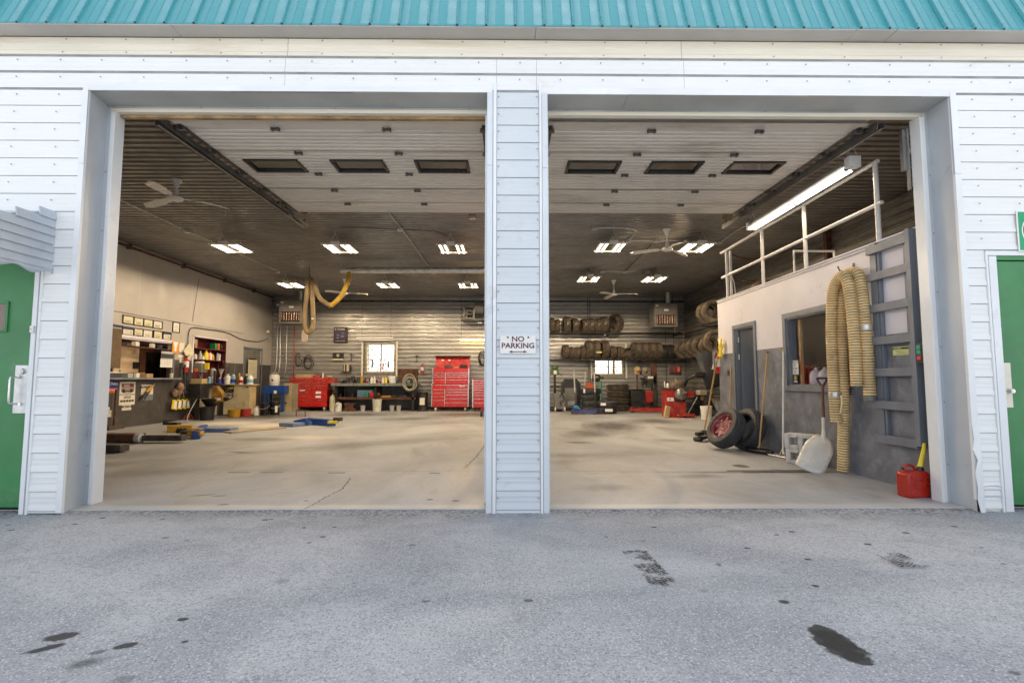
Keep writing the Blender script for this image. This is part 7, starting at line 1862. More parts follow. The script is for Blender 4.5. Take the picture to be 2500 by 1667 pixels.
for i in range(70):
    x = rnd.uniform(-5.9, -3.25); y = rnd.uniform(18.2, 18.6)
    if rnd.random() < .5: sc.box((x, y, BT + .04), (rnd.uniform(.03, .12), rnd.uniform(.03, .08), rnd.uniform(.05, .16)), rot=(0, rnd.uniform(-.3, .3), rnd.uniform(0, 3)))
    else: sc.cyl((x, y, BT), (x, y, BT + rnd.uniform(.05, .2)), rnd.uniform(.012, .03), n=7)
tag(sc.build('small_tools', [DSTEEL]), 'jumble of small dark tools along the back of the bench top', 'tools', kind='stuff')
pail((-4.45, 17.75, FZ), .155, .42, MILK, 'cream plastic bucket under the workbench')
for x, lb in ((-4.95, 'grey measuring cup left of the cream bucket'), (-3.95, 'grey measuring cup right of the cream bucket, left one'), (-3.72, 'grey measuring cup right of the cream bucket, right one')):
    pail((x, 17.8, FZ), .08, .20, LGREY, lb, kind='cup', bail=False)
t = thing('anvil_base', 'brown cast base under the workbench', 'base', (-5.42, 17.9, FZ))
q = MB(); q.prism([(-.28, 0), (.28, 0), (.12, .13), (.2, .28), (-.2, .28), (-.12, .13)], -.12, .12, axis='Y'); q.build('base', RUST, t, bevel=.01)
t = thing('oil_drum', 'small black steel drum with a paper label between the bench and the tall chest', 'drum', (-2.92, 17.95, FZ))
q = MB(); q.lathe([(.001, 0), (.18, 0), (.185, .03), (.18, .05), (.18, .20), (.187, .215), (.18, .23), (.18, .42), (.187, .435), (.18, .45), (.18, .62), (.187, .64), (.17, .65), (.001, .64)], 22); q.build('drum', BLACKM, t)
q = MB(); q.bb(-.07, .10, -.189, -.184, .22, .46); q.build('label_sheet', PAPER, t)
# tall red tool chest with open lid
t = thing('tall_tool_chest', 'tall red two-part tool chest with its lid open on the back wall', 'tool chest', (-1.93, 17.75, 0))
q = MB(); q.bb(-.66, .62, 0, .6, .17, .945); q.build('lower_carcass', REDP, t, bevel=.006); q = MB(); q.bb(-.635, .635, .02, .6, .95, 1.50); q.build('upper_carcass', REDP, t, bevel=.006)
drawers(t, -.62, -.22, .42, .78, 0, (1, 1, 1)); drawers(t, -.19, .59, .34, .78, 0, (1, 1, 1.4, 1.3))
drawers(t, -.62, .59, .79, .93, 0, (1.0,)); drawers(t, -.62, -.22, .19, .41, 0, (1,)); drawers(t, -.19, .59, .19, .33, 0, (1,))
drawers(t, -.60, -.20, .97, 1.36, .02, (1, 1, 1.5, 2)); drawers(t, -.17, .60, .97, 1.36, .02, (1, 1, 1.5, 2)); q = MB(); q.bb(-.60, .60, .006, .019, 1.37, 1.42); q.build('top_rail', REDP, t)
for x in (-.645, .607):
    q = MB(); q.bb(x - .014, x + .014, -.014, 0, .18, .94); q.build('edge_trim', CHROME, t)
for x in (-.62, .62):
    q = MB(); q.bb(x - .014, x + .014, .004, .02, .96, 1.50); q.build('edge_trim', CHROME, t)
q = MB(); q.bb(-.215, -.195, -.014, 0, .18, .78); q.build('centre_trim', CHROME, t); q = MB(); q.bb(-.195, -.175, .004, .02, .96, 1.36); q.build('centre_trim', CHROME, t)
text('Snap-on', .055, WPAPER, t, (.40, -.026, .885), FRONT, bold=.002)
q = MB(); q.add([(-.60, .58, 1.50), (.60, .58, 1.50), (.62, .68, 1.92), (-.62, .68, 1.92), (-.60, .61, 1.50), (.60, .61, 1.50), (.62, .71, 1.92), (-.62, .71, 1.92)], [(0, 1, 2, 3), (4, 7, 6, 5), (0, 3, 7, 4), (1, 5, 6, 2), (2, 6, 7, 3), (0, 4, 5, 1)]); q.build('lid', REDP, t, bevel=.004)
q = MB(); q.bb(-.64, .64, .50, .72, 1.925, 1.96); q.build('lid_edge', RUST, t)
for x in (-.36, -.12):
    q = MB(); q.box((x, .628, 1.80), (.09, .005, .045), rot=(R(-13), 0, 0)); q.build('sticker', WPAPER, t)
for x in (-.52, .50):
    q = MB(); q.cyl((x - .03, .1, .10), (x + .03, .1, .10), .075, n=14); q.cyl((x, .1, .1), (x, .1, .17), .02, n=6); q.build('caster', LGREY if x > 0 else WPLA, t)
for (x, a, b, h, mt, lb, cc) in ((-2.35, .28, .3, .10, REDW, 'red case lying in the open top of the tall chest', 'case'), (-2.05, .25, .2, .12, DSTEEL, 'dark power tool in the open top of the tall chest', 'tool'), (-1.78, .18, .2, .05, CARD, 'small carton in the open top of the tall chest', 'box'), (-1.52, .26, .24, .12, BLACK, 'black tool bag in the open top of the tall chest', 'bag')):
    tiny_box(cc, (x, 18.05, 1.502), (a, b, h), mt, lb, cc, .1, .02)
t = thing('narrow_tool_cart', 'narrow red tool cabinet half hidden by the pillar', 'tool cabinet', (-.78, 17.6, 0))
q = MB(); q.bb(-.38, .38, 0, .5, .15, 1.10); q.build('carcass', REDP, t, bevel=.006); drawers(t, -.34, .34, .17, 1.08, 0, (1, 1, 1, 1, 1.2, 1.3, 1.5, 1.8, 2)); q = MB(); q.bb(-.39, -.36, -.012, 0, .15, 1.10); q.build('edge_trim', CHROME, t)
for x in (-.3, .3):
    q = MB(); q.cyl((x - .03, .1, .09), (x + .03, .1, .09), .065, n=12); q.build('caster', BLACK, t)
t = thing('floor_creeper', 'dark wheeled tool with a red frame at the foot of the pillar', 'trolley', (-.42, 15.2, FZ))
q = MB(); q.cyl((-.35, 0, .11), (-.29, 0, .11), .11, n=16); q.cyl((-.15, .1, .11), (-.09, .1, .11), .11, n=16); q.build('wheel', RUBBER, t); q = MB(); q.bb(-.34, .2, -.05, .08, .20, .24); q.build('frame', REDW, t)
for k in range(3):
    q = MB(); a = Vector((-.75 + .1 * k, 17.5, 1.15)); q.tube(spline([a, a + Vector((.12, -.05, -.15)), a + Vector((.06, -.08, -.45))], 5), .014, 6); tag(q.build('draped_lead', BLACK if k else GREENP), ('green lead draped over the narrow red cabinet', 'first black lead draped over the narrow red cabinet', 'second black lead draped over the narrow red cabinet')[k], 'cable')
# blower on its shelf
t = thing('blower_fan', 'grey squirrel cage blower with its motor on a wall shelf', 'blower', (-1.33, 18.25, 3.26))
q = MB(); 
for (a, b, c, d) in ((-.20, .20, 0, .04), (-.20, .20, .40, .44)): q.bb(a, b, -.25, .2, c, d)
q.bb(-.20, -.16, -.25, .2, .04, .40); q.bb(.16, .20, -.25, .2, .04, .40); q.bb(-.2, .2, .1, .2, .0, .44); q.build('inlet_box', GREYM, t, bevel=.005)
q = MB(); q.cyl((-.06, -.1, .16), (.1, -.1, .16), .10, n=14); q.build('motor', BLACKM, t)
q = MB(); q.cyl((.21, 0, .42), (.5, 0, .42), .26, n=24); q.build('scroll', GREYM, t); q = MB(); q.cyl((.5, 0, .42), (.58, 0, .42), .06, n=12); q.build('shaft_end', CHROME, t)
q = MB(); q.bb(-.28, .75, -.3, .5, -.06, -.01); q.build('shelf', BLACKM, t)
t = thing('belt_guard', 'rusty round belt guard beside the blower', 'guard', (-.62, 18.3, 3.66))
q = MB(); q.lathe([(.02, -.03), (.24, -.03), (.25, 0), (.24, .03), (.02, .03)], 24, ZtoX); q.build('guard', RUST, t)

# ---------------------------------------------------------------- two-post lift lying arms, beams
def arm(p0, p1, w, h, mt):
    p0, p1 = Vector(p0), Vector(p1); d = (p1 - p0); L = d.length; a = math.atan2(d.y, d.x)
    M_ = Matrix.Translation((p0.x, p0.y, 0)) @ Matrix.Rotation(a, 4, 'Z')
    q = MB(); q.bb(0, L, -w / 2, w / 2, FZ + .005, FZ + h, M_); return q
lf1 = thing('lift_arm', 'blue and yellow lift arm cluster lying open on the left bay floor', 'lift arm')
q = arm((-6.967, 10.711, 0.1), (-6.572, 10.888, 0.1), .20, .14, YELP); q.build('yellow_arm', YELP, lf1, bevel=.006)
for c in ((-6.516, 10.447, 0.1), (-6.45, 10.446, 0.1), (-6.384, 10.445, 0.1)):
    c = Vector(c); q = MB(); q.box((c.x, c.y - .12, .09), (.07, .02, .10), rot=(0, R(25), 0)); q.build('hazard_stripe', BLACK, lf1)
q = MB(); c = Vector((-7.078, 11.08, 0.1)); q.box((c.x - .05, c.y, .17), (.30, .14, .05)); q.box((c.x - .05, c.y, .24), (.30, .14, .02)); q.bb(c.x - .20, c.x - .18, c.y - .07, c.y + .07, .17, .24); q.build('lifting_pad', DSTEEL, lf1, bevel=.004)
q = arm((-5.666, 9.499, 0.05), (-6.428, 11.054, 0.05), .13, .13, BLUEP); q.build('blue_arm', BLUEP, lf1, bevel=.006)
q = MB(); c = Vector((-5.721, 9.586, 0.1)); q.box((c.x, c.y, .12), (.24, .14, .07)); q.box((c.x, c.y, .2), (.22, .14, .02)); q.build('lifting_pad', YELP, lf1, bevel=.01)
q = MB(); c = Vector((-5.93, 9.733, 0.1)); q.box((c.x - .02, c.y + .05, .10), (.28, .16, .10)); q.build('pad_block', DSTEEL, lf1, bevel=.006)
q = arm((-6.35, 10.922, 0.02), (-5.714, 10.915, 0.02), .34, .08, BLUEW); q.build('base_plate', BLUEW, lf1, bevel=.01)
lf2 = thing('lift_arm', 'blue lift arm with a yellow pad lying in the middle of the left bay', 'lift arm')
q = arm((-5.074, 11.939, 0.02), (-4.836, 12.587, 0.02), .42, .09, BLUEW); q.build('base_plate', BLUEW, lf2, bevel=.01)
q = MB(); c = Vector((-4.856, 12.33, 0.1)); q.box((c.x, c.y, .10), (.30, .24, .15), rot=(0, R(-12), 0)); q.build('arm_root', BLUEP, lf2, bevel=.01)
q = arm((-4.861, 12.702, 0.02), (-4.071, 12.138, 0.02), .18, .15, BLUEP); q.build('blue_arm', BLUEP, lf2, bevel=.008)
q = MB(); c = Vector((-3.981, 11.865, 0.1)); q.box((c.x + .02, c.y - .02, .14), (.22, .14, .06)); q.build('pad_holder', YELB, lf2, bevel=.01); q = MB(); q.box((c.x + .12, c.y, .20), (.18, .14, .08)); q.build('lifting_pad', DSTEEL, lf2, bevel=.004)
q = MB(); c = Vector((-5.032, 12.691, 0.2)); q.tube([(c.x - .12, c.y, .2), (c.x - .12, c.y, .36), (c.x + .10, c.y, .36), (c.x + .10, c.y, .2)], .014, 6); q.build('pin_loop', RUST, lf2)
a, b = Vector((-5.545, 10.502, 0.02)), Vector((-4.885, 11.541, 0.02)); q = MB(); d = (b - a).normalized(); nrm = Vector((-d.y, d.x, 0)) * .33
q.add([a, b, b + nrm, a + nrm, a + Vector((0, 0, .03)), b + Vector((0, 0, .03)), b + nrm + Vector((0, 0, .03)), a + nrm + Vector((0, 0, .03))], [(0, 1, 5, 4), (4, 5, 6, 7), (1, 2, 6, 5), (2, 3, 7, 6), (3, 0, 4, 7)])
tag(q.build('floor_plate', mat('dusty_steel_plate', (.42, .34, .23), .6, var=.12, vs=3)), 'dusty flat steel cover plate between the two blue lift arms', 'floor plate')
t = thing('steel_beam', 'long reddish steel beam with a round collar on the left bay floor', 'beam')
ya = (-6.718, 9.142, 0.02)[1] - .22
q = MB(); xa = -7.9; xb2 = (-6.324, 9.138, 0.02)[0]; xc2 = (-5.585, 9.13, 0.02)[0]
q.bb(xa, xb2, ya, ya + .22, FZ + .02, FZ + .155); q.build('beam', RUST, t, bevel=.006)
q = MB(); q.bb(xb2, xc2, ya + .03, ya + .18, FZ + .03, FZ + .125); q.build('inner_beam', DSTEEL, t, bevel=.004)
q = MB(); q.cyl((xb2 - .02, ya + .02, FZ + .085), (xb2 + .06, ya + .02, FZ + .085), .085, n=18); q.build('collar', LGREY, t)
t = thing('steel_beam', 'short dark steel beam end nearer to the left jamb', 'beam'); c = (-5.716, 7.725, 0.02)
q = MB(); q.bb(-7.0, c[0], c[1], c[1] + .2, FZ + .015, FZ + .12); q.build('beam', DSTEEL, t, bevel=.005)

# ---------------------------------------------------------------- right bay, back
t = thing('pedestal_drill', 'green headed pedestal drill beside the pillar', 'drill press', (1.67, 17.8, FZ))
q = MB(); q.cyl((0, 0, 0), (0, 0, 1.25), .04, n=10); q.bb(-.22, .22, -.2, .2, 0, .10); q.bb(-.2, .2, -.15, .15, .80, .86); q.build('column', BLACKM, t)
q = MB(); q.bb(-.14, .14, -.16, .2, 1.25, 1.42); q.lathe([(.001, 1.60), (.12, 1.58), (.12, 1.46), (.08, 1.42)], 16); q.build('head', mat('olive_green_paint', (.06, .12, .05), .45), t, bevel=.01)
q = MB(); q.bb(-.05, .05, -.175, -.165, 1.28, 1.40); q.build('face_plate', PAPER, t); q = MB(); q.cyl((0, -.12, 1.0), (0, -.12, 1.25), .03, n=8); q.tube([(.14, 0, 1.33), (.24, -.1, 1.2)], .01, 5); q.build('spindle', DSTEEL, t)
t = thing('parts_washer', 'tall dark cabinet with a sloping top left of the tyre stacks', 'cabinet', (2.25, 18.1, FZ))
q = MB(); q.prism([(-.30, 0), (.33, 0), (.33, .95), (.20, 1.12), (-.18, 1.12), (-.30, .95)], -.2, .3, axis='Y'); q.build('case', BLACKM, t, bevel=.01); q = MB(); q.bb(-.22, .18, -.215, -.203, .12, .80); q.build('front_panel', GREYM, t, bevel=.006); q = MB(); q.bb(-.12, .12, -.22, -.216, .20, .34); q.build('label_plate', LGREY, t)
for x in (-.28, .28):
    q = MB(); q.cyl((x - .02, -.18, .06), (x + .02, -.18, .06), .06, n=10); q.build('wheel', MILK, t)
t = thing('welding_cart', 'dark welder with coiled leads beside the pedestal drill', 'welder', (1.78, 17.5, FZ))
q = MB(); q.bb(-.16, .2, -.15, .25, .10, .62); q.build('case', GREYM, t, bevel=.01)
for x in (-.14, .18):
    q = MB(); q.cyl((x - .02, -.1, .09), (x + .02, -.1, .09), .09, n=12); q.build('wheel', MILK, t)
q = MB(); q.tube(spline([(0, -.16, .5), (.1, -.2, .62), (.15, -.18, .4), (.02, -.2, .35), (.08, -.2, .2)], 6), .014, 6); q.build('lead', BLACK, t)
STKR = [(2.80, 17.05, 'new black tyre in the four-tyre stack behind the blue jacks')]
for k in range(4):
    tyre((2.80 + (-.01, .02, -.02, .01)[k], 17.15, FZ + .10 + .20 * k), .345, .20, ('bottom', 'second', 'third', 'top')[k] + ' tyre of the new four-tyre stack behind the blue jacks', (0, R(90), 0), RUBBER, 'stacked tyres on the floor')
for k in range(2):
    tyre((3.20 + .03 * k, 16.55, FZ + .10 + .19 * k), .34, .19, ('lower', 'upper')[k] + ' labelled tyre of the low pair before the stacks', (0, R(90), 0), RUBBER, 'stacked tyres on the floor')
tiny_box('tyre_label', (3.22, 16.20, FZ + .08), (.24, .01, .09), WPAPER, 'white paper label on the lower tyre of the low pair', 'label'); tiny_box('tyre_label', (3.05, 16.24, FZ + .27), (.17, .01, .08), WPAPER, 'white paper label on the upper tyre of the low pair', 'label', R(-20))
tiny_box('tyre_label', (2.55, 16.86, FZ + .65), (.07, .01, .13), WPAPER, 'white label on the top tyre of the new stack', 'label', R(-40))
sm = MB()
for k in range(40):
    a = math.pi * 2 * k / 40
    for r_ in (-.055, 0, .055): sm.box((.378 * math.cos(a), .378 * math.sin(a), r_), (.035, .032, .035), rot=(0, 0, a))
snow_me = sm.mesh('tread_blocks', DUSTY, smooth=False)
for k in range(4):
    o = tyre((3.92, 18.05, FZ + .12 + .235 * k), .37, .23, ('bottom', 'second', 'third', 'top')[k] + ' knobbly winter tyre of the stack in the middle of the right bay', (0, R(90), 0), DUSTY, 'stacked tyres on the floor', 0)
    c = bpy.data.objects.new('tread_blocks', snow_me); C.objects.link(c); c.parent = o; c.rotation_euler = (0, R(-90), 0); tag(c, kind='stuff')
t = thing('chop_saw', 'orange red cut-off saw lying on the new tyre stack', 'saw', (2.75, 17.1, FZ + .80))
q = MB(); q.cyl((0, -.05, .10), (0, .05, .10), .10, n=14); q.bb(-.12, .22, -.07, .07, .0, .08); q.build('body', mat('orange_red', (.45, .09, .03), .5), t, bevel=.01); q = MB(); q.tube([(-.12, 0, .05), (-.16, 0, .12), (-.11, 0, .52)], .018, 7); q.build('handle', LGREY, t)
t = thing('green_grinder_stand', 'green pedestal stand with a hooded grinder between the tyre stacks', 'grinder', (3.30, 18.1, FZ))
q = MB(); q.cyl((0, 0, 0), (0, 0, 1.05), .08, .06, 12); q.build('column', mat('sea_green_paint', (.10, .25, .19), .5), t); q = MB(); q.lathe([(.001, -.12), (.12, -.12), (.15, 0), (.12, .12), (.001, .12)], 16, Matrix.Translation((-.14, 0, 1.15)) @ ZtoX); q.bb(.0, .12, -.06, .06, 1.1, 1.2); q.build('hood', DSTEEL, t)
def trolley_jack(loc, rz, label, mt, L=.72, handle=1.25, hm=None):
    t = thing('trolley_jack', label, 'floor jack', loc, rz, 'trolley jacks on the floor')
    for s in (-1, 1):
        q = MB(); q.prism([(-L * .45, .03), (L * .5, .03), (L * .52, .09), (L * .1, .12), (-L * .35, .17), (-L * .48, .14)], s * .11 - .008, s * .11 + .008, axis='Y'); q.build('side_plate', mt, t, bevel=.003)
    q = MB(); q.bb(-L * .42, L * .1, -.10, .10, .05, .14); q.build('pump', mt, t, bevel=.01)
    q = MB(); q.box((L * .25, 0, .13), (L * .5, .08, .035), rot=(0, R(4), 0)); q.cyl((L * .46, 0, .14), (L * .46, 0, .18), .05, n=10); q.build('lift_arm', mt, t)
    for x in (-L * .42, L * .44):
        q = MB(); q.cyl((x, -.14, .045), (x, .14, .045), .045, n=12); q.build('wheel', DSTEEL, t)
    if handle:
        q = MB(); q.cyl((-L * .30, 0, .14), (-L * .30 - .02, 0, handle * .5), .016, n=8); q.build('handle', DSTEEL, t)
        q = MB(); q.cyl((-L * .30 - .02, 0, handle * .5), (-L * .30 - .04, 0, handle), .024, n=10); q.build('handle_grip', hm or LGREY, t)
    return t
BJ = mat('jack_blue_purple', (.06, .07, .22), .4, var=.2)
trolley_jack((2.42, 16.25, FZ), R(-4), 'purple-blue trolley jack with an upright handle, left of two', BJ, .80, 1.36)
trolley_jack((2.93, 16.45, FZ), R(-60), 'smaller blue trolley jack with an upright handle, right of two', BJ, .45, 1.36)
tiny_box('blue_cloth', (2.18, 16.15, FZ + .17), (.16, .14, .10), mat('bright_blue', (.02, .25, .55), .5), 'bright blue cloth on the end of the left trolley jack', 'cloth', .2, .03)
trolley_jack((4.75, 17.1, FZ), R(180), 'long red trolley jack low before the band saw', REDW, 1.30, 0)
t = thing('upright_lever', 'pale upright handle of the red jack beside the brake lathe', 'handle')
q = MB(); q.cyl((4.40 + .78, 16.6, .12), (5.12, 16.6, 1.05), .022, n=8); q.build('bar', WPLA, t); q = MB(); q.cyl((5.18, 16.6, .03), (5.18, 16.6, .16), .04, n=8); q.build('root', REDW, t)
t = thing('band_saw', 'dark horizontal band saw machine with caps hung on its posts', 'band saw', (4.75, 17.8, FZ))
q = MB(); q.bb(-.48, .0, -.2, .25, .15, .72); q.bb(-.5, .45, -.2, .25, .12, .16); q.build('base_cabinet', BLACKM, t, bevel=.01)
q = MB(); q.add([(-.50, -.25, .76), (.02, -.25, .76), (.02, .25, .76), (-.50, .25, .76), (-.24, -.2, .70)], [(0, 1, 2, 3), (0, 4, 1), (1, 4, 2), (2, 4, 3), (3, 4, 0)]); q.build('tray', DSTEEL, t)
q = MB(); q.bb(.05, .42, -.15, .15, .92, 1.22); q.bb(.30, .45, -.15, .15, .16, 1.25); q.bb(-.02, .4, -.1, .1, .82, .90); q.build('saw_frame', DSTEEL, t, bevel=.02)
q = MB(); q.bb(-.05, .10, -.1, .1, .9, 1.15); q.cyl((-.15, -.1, 1.12), (.2, -.1, 1.12), .03, n=8); q.cyl((.05, -.16, 1.02), (.05, -.18, 1.02), .06, n=14); q.build('head', BLACKM, t, bevel=.01)
q = MB(); q.bb(.12, .30, -.155, -.151, 1.12, 1.2); q.build('name_plate', PAPER, t)
q = MB(); q.bb(.02, .30, -.12, .12, .30, .7); q.build('motor', REDW, t, bevel=.02)
q = MB(); q.bb(-.24, -.19, -.02, .02, .76, 1.42); q.build('post', RUST, t); q = MB(); q.bb(.28, .46, -.05, .05, 1.25, 1.65); q.build('post', RUST, t, bevel=.02); q = MB(); q.cyl((.05, 0, 1.2), (-.1, 0, 1.42), .012, n=6); q.build('rod', DSTEEL, t)
for (c, mt, lb) in (((4.52, 17.7, 1.44), CARD, 'tan cap hung on the post of the band saw'), ((4.98 - .20, 17.7, 1.42), mat('grey_tan_cloth', (.25, .20, .15), .8), 'grey work cap hung on the thin rod of the band saw')):
    t = thing('work_cap', lb, 'cap', c); q = MB(); q.lathe([(.10, -.02), (.12, 0), (.115, .05), (.08, .11), (.001, .13)], 16, Matrix.Rotation(R(60), 4, 'X')); q.build('crown', mt, t); q = MB(); q.box((-.04, -.06, -.10), (.16, .10, .012), rot=(R(60), R(20), 0)); q.build('peak', mt, t, bevel=.004)
q = MB(); q.box((4.66 + .08, 18.0, 1.34), (.10, .04, .14)); tag(q.build('dark_bracket', NAVY), 'dark bracket between the two hung caps', 'bracket')

# red wheel balancer with display and black hood
t = thing('wheel_balancer', 'red wheel balancer with a display, dusty wheel weights tray and black hood', 'wheel balancer', (4.98, 15.0, FZ))
q = MB(); q.bb(-.36, .19, -.22, .30, .0, .80); q.build('cabinet', REDW, t, bevel=.008)
q = MB(); q.bb(-.365, -.18, -.232, -.221, .60, .80); q.build('front_panel', REDP, t); q = MB(); q.bb(-.355, -.17, -.236, -.222, .47, .57); q.build('name_strip', WPAPER, t)
q = MB(); q.bb(-.30, -.26, -.2375, -.2365, .50, .54); q.build('logo', REDP, t)
q = MB(); q.bb(-.40, .26, -.27, .32, .80, .85); q.build('tray', DSTEEL, t, bevel=.008); 
q = MB(); q.bb(-.10, .36, -.42, .20, .05, .09); q.build('foot_plate', mat('dusty_pink_steel', (.40, .28, .20), .6), t, bevel=.006); q = MB(); q.bb(-.10, -.04, -.44, -.38, 0, .05); q.bb(.30, .36, -.44, -.38, 0, .05); q.bb(-.1, .36, -.425, -.421, .05, .12); q.build('feet', REDW, t)
q = MB(); q.prism([(-.24, 0), (-.06, 0), (-.16, .22), (-.28, .30)], -.3, -.23, axis='Y'); q.build('front_wing', REDW, t)
q = MB(); q.lathe([(.001, 0), (.17, 0), (.17, .10), (.12, .16), (.10, .17), (.04, .18), (.04, .26), (.015, .27), (.015, .34), (.001, .34)], 22, Matrix.Translation((.0, -.22, .66)) @ Matrix.Rotation(R(78), 4, 'X') @ Matrix.Rotation(R(20), 4, 'Y')); q.build('spindle', mat('machined_steel', (.30, .29, .28), .35, .7), t)
q = MB(); q.bb(-.13, .17, -.24, -.221, .46, .78); q.build('spindle_housing', BLACKM, t, bevel=.03)
q = MB(); q.box((.34, .0, .66), (.36, .10, .18)); q.build('side_arm', REDW, t, bevel=.01); q = MB(); q.box((.54, .0, .66), (.10, .12, .22)); q.build('arm_end', BLACKM, t, bevel=.02)
q = MB(); q.cyl((.03, .2, .85), (.05, .25, 1.22), .02, n=8); q.build('display_post', LGREY, t)
q = MB(); q.box((.0, .12, 1.37), (.36, .10, .30), rot=(R(-8), R(3), 0)); ds = q.build('display', BLACKM, t, bevel=.008)
q = MB(); q.box((-.005, .065, 1.385), (.30, .006, .20), rot=(R(-8), R(3), 0)); q.build('screen', mat('display_dark_red', (.10, .03, .03), .3), t); q = MB(); q.box((.09, .060, 1.385), (.07, .006, .14), rot=(R(-8), R(3), 0)); q.build('keypad', mat('keypad_red', (.45, .08, .05), .4), t); q = MB(); q.box((.0, .072, 1.255), (.34, .012, .05), rot=(R(-8), R(3), 0)); q.build('display_strip', PAPER, t)
q = MB(); q.lathe([(.26, 0), (.25, .08), (.19, .17), (.08, .22), (.001, .23)], 16, Matrix.Translation((.02, .12, .85)) @ Matrix.Scale(.75, 4, (0, 1, 0))); q.build('rag_heap', mat('brown_canvas', (.13, .10, .07), .85, var=.3, vs=8), t)
hd = MB(); n_ = 16; vs = []
for i in range(n_ + 1):
    a = R(112 - 150 * i / n_); rr = .62
    for yy, k_ in ((-.0, 1.0), (.34, .97)):
        vs.append((.98 + rr * k_ * math.cos(a) - .18, yy, 1.28 + rr * k_ * math.sin(a)))
hd.add(vs, [(2 * i, 2 * i + 2, 2 * i + 3, 2 * i + 1) for i in range(n_)])
fan_ = [(.62, -.0, 1.90 - .05)]
hd.add([(.56, 0, 1.86)] + [vs[2 * i] for i in range(n_ + 1)] + [(.88, 0, .78)], [tuple(range(n_ + 3))])
o = hd.build('hood', mat('black_hood_plastic', (.045, .05, .058), .42, dirt=((.10, .09, .08), .3, 4)), t, ang=40); s = o.modifiers.new('t', 'SOLIDIFY'); s.thickness = .012
q = MB(); q.lathe([(.001, -.14), (.07, -.13), (.09, 0), (.07, .13), (.001, .14)], 14, Matrix.Translation((.66, -.10, 1.22)) @ ZtoX); q.tube([(.55, -.05, 1.22), (.35, .1, 1.1), (.3, .2, .9)], .05, 8); q.build('hood_arm', BLACKM, t)
q = MB(); q.cyl((.24, -.1, .04), (.58, -.05, .58), .014, n=6); q.build('brace', LGREY, t)
tiny_box('cardboard_carton', (5.86, 15.1, .50), (.22, .2, .12), CARD, 'small cardboard carton behind the hood foot', 'box'); tiny_box('dusty_flap', (5.66, 14.9, .66), (.26, .2, .14), mat('grey_beige', (.38, .33, .27), .7), 'grey beige flap box right of the balancer arm', 'box', .3, .02)
bottle((4.67, 14.85, FZ + .852), .035, .16, WPLA, BLACK, 'white bottle on the left of the balancer tray')
t = thing('step_block', 'dirty cream wedge leaning on the foot of the balancer', 'wheel chock', (4.55, 14.6, FZ), R(10)); q = MB(); q.box((0, 0, .17), (.13, .10, .34), rot=(0, R(12), 0)); q.build('wedge', PLY, t, bevel=.01)
for k in range(3): tyre((5.72, 16.0, FZ + .13 + .25 * k), .42, .24, ('bottom', 'middle', 'top')[k] + ' big truck tyre of the stack behind the balancer', (0, R(90), 0), RUBBER, 'truck tyres behind the balancer')
for k, (x, y) in enumerate(((6.15, 15.0), (6.2, 16.6))): tyre((x, y, FZ + .40), .40, .25, ('front', 'rear')[k] + ' tyre standing in the dark corner behind the hood', (0, 0, R(75)), RUBBER, 'tyres in the right corner')
pail((5.44, 14.0, FZ), .15, .37, WPLA, 'white plastic bucket on the floor right of the balancer')
t = thing('scrap_bin', 'grey metal scrap bin with sloping front at the partition end', 'bin', (5.02, 11.5, FZ))
q = MB(); q.prism([(-.30, .62), (.5, .62), (.5, 0), (-.02, 0)], -.32, .32, axis='Y'); q.build('bin', mat('scuffed_grey_steel', (.20, .20, .21), .5, .4, var=.35, vs=9, dirt=((.4, .4, .4), .25, 12)), t)
q = MB(); q.bb(-.31, .51, -.33, .33, .62, .65); q.build('rim', DSTEEL, t)
sc = MB()
for i in range(14): sc.box((5.02 + rnd.uniform(-.15, .35), 11.5 + rnd.uniform(-.22, .22), .70 + rnd.uniform(0, .1)), (rnd.uniform(.08, .3), .06, .05), rot=(rnd.uniform(-.4, .4), rnd.uniform(-.5, .5), rnd.uniform(0, 3)))
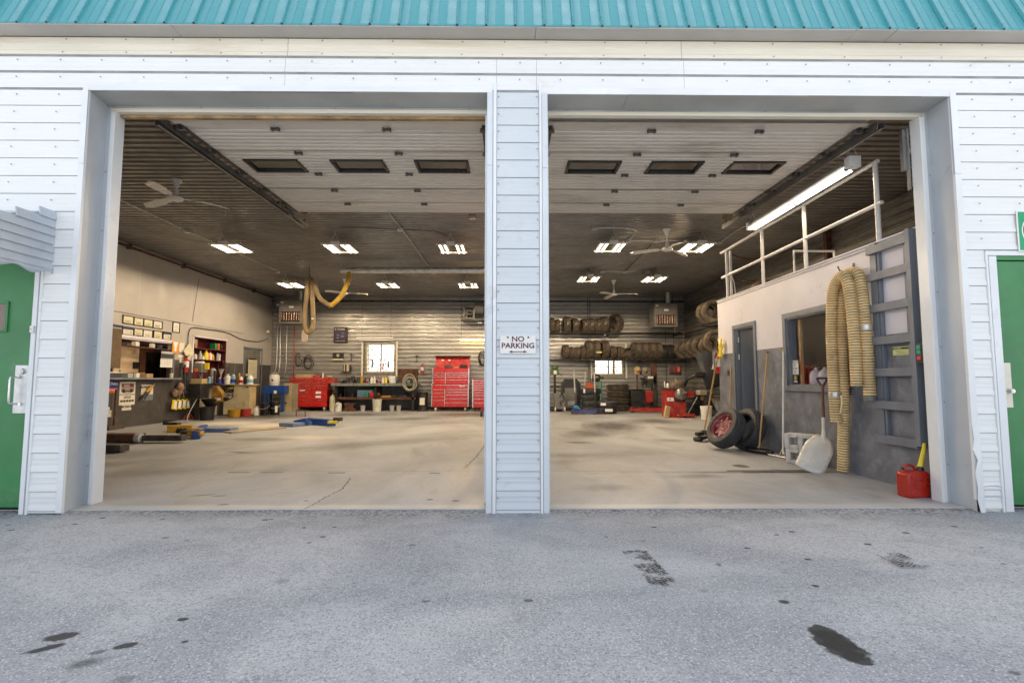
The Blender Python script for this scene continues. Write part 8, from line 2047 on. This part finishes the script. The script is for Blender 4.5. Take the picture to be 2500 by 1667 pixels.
tag(sc.build('scrap_metal', RUST), 'rusty scrap metal heaped in the grey bin', 'scrap', kind='stuff')
t = thing('low_dolly', 'low dark steel dolly on the floor left of the leaning tyres', 'dolly', (3.50, 9.1, FZ), R(20))
q = MB(); q.box((0, 0, .08), (.34, .16, .05), rot=(0, R(-10), 0)); q.box((-.12, 0, .14), (.12, .10, .06), rot=(0, R(-10), 0)); q.build('frame', BLACKM, t, bevel=.006); q = MB(); q.cyl((-.15, -.08, .04), (-.15, .08, .04), .04, n=10); q.build('wheel', RUBBER, t)
q = MB(); q.box((0.12, .1, .12), (.12, .14, .12)); q.build('upright', BLACKM, t, bevel=.006)

# ---------------------------------------------------------------- what the back windows look onto
def far_tree(x, y, h, r, label, seed, tone):
    rg = random.Random(seed)
    t = thing('tree', label, 'tree', (x, y, 0), 0, 'trees beyond the back windows')
    q = MB(); q.tube([(0, 0, 0), (.1, 0, h * .35), (-.05, .1, h * .7)], .14, 7, radii=[.2, .15, .06]); q.build('trunk', WOODD, t)
    q = MB()
    for i in range(5200):
        a, b = rg.uniform(0, 2 * math.pi), rg.uniform(-1, 1); rr = r * rg.uniform(.35, 1) ** .5 * (1 + .25 * math.sin(a * 3 + b * 4))
        c = Vector((rr * math.cos(a) * math.sqrt(1 - b * b), rr * math.sin(a) * math.sqrt(1 - b * b), h * .62 + rr * b * 1.1)); s = rg.uniform(.08, .16)
        e = Euler((rg.uniform(0, 6), rg.uniform(0, 6), rg.uniform(0, 6))).to_matrix()
        q.add([c + e @ Vector(v) * s for v in ((-1, 0, 0), (0, -.6, 0), (1, 0, 0), (0, .6, 0))], [(0, 1, 2, 3)])
    q.build('crown', mat('leaf_green_' + tone, (.34, .38, .22) if tone == 'olive' else (.26, .34, .22), .7), t, smooth=False)
far_tree(-19, 70, 15.0, 9.0, 'olive tree far beyond the left back window', 1, 'olive'); far_tree(-29, 78, 16.0, 9.0, 'second olive tree far beyond the left back window', 2, 'olive')
far_tree(15, 72, 14, 8.5, 'green tree far beyond the right back window', 3, 'green')
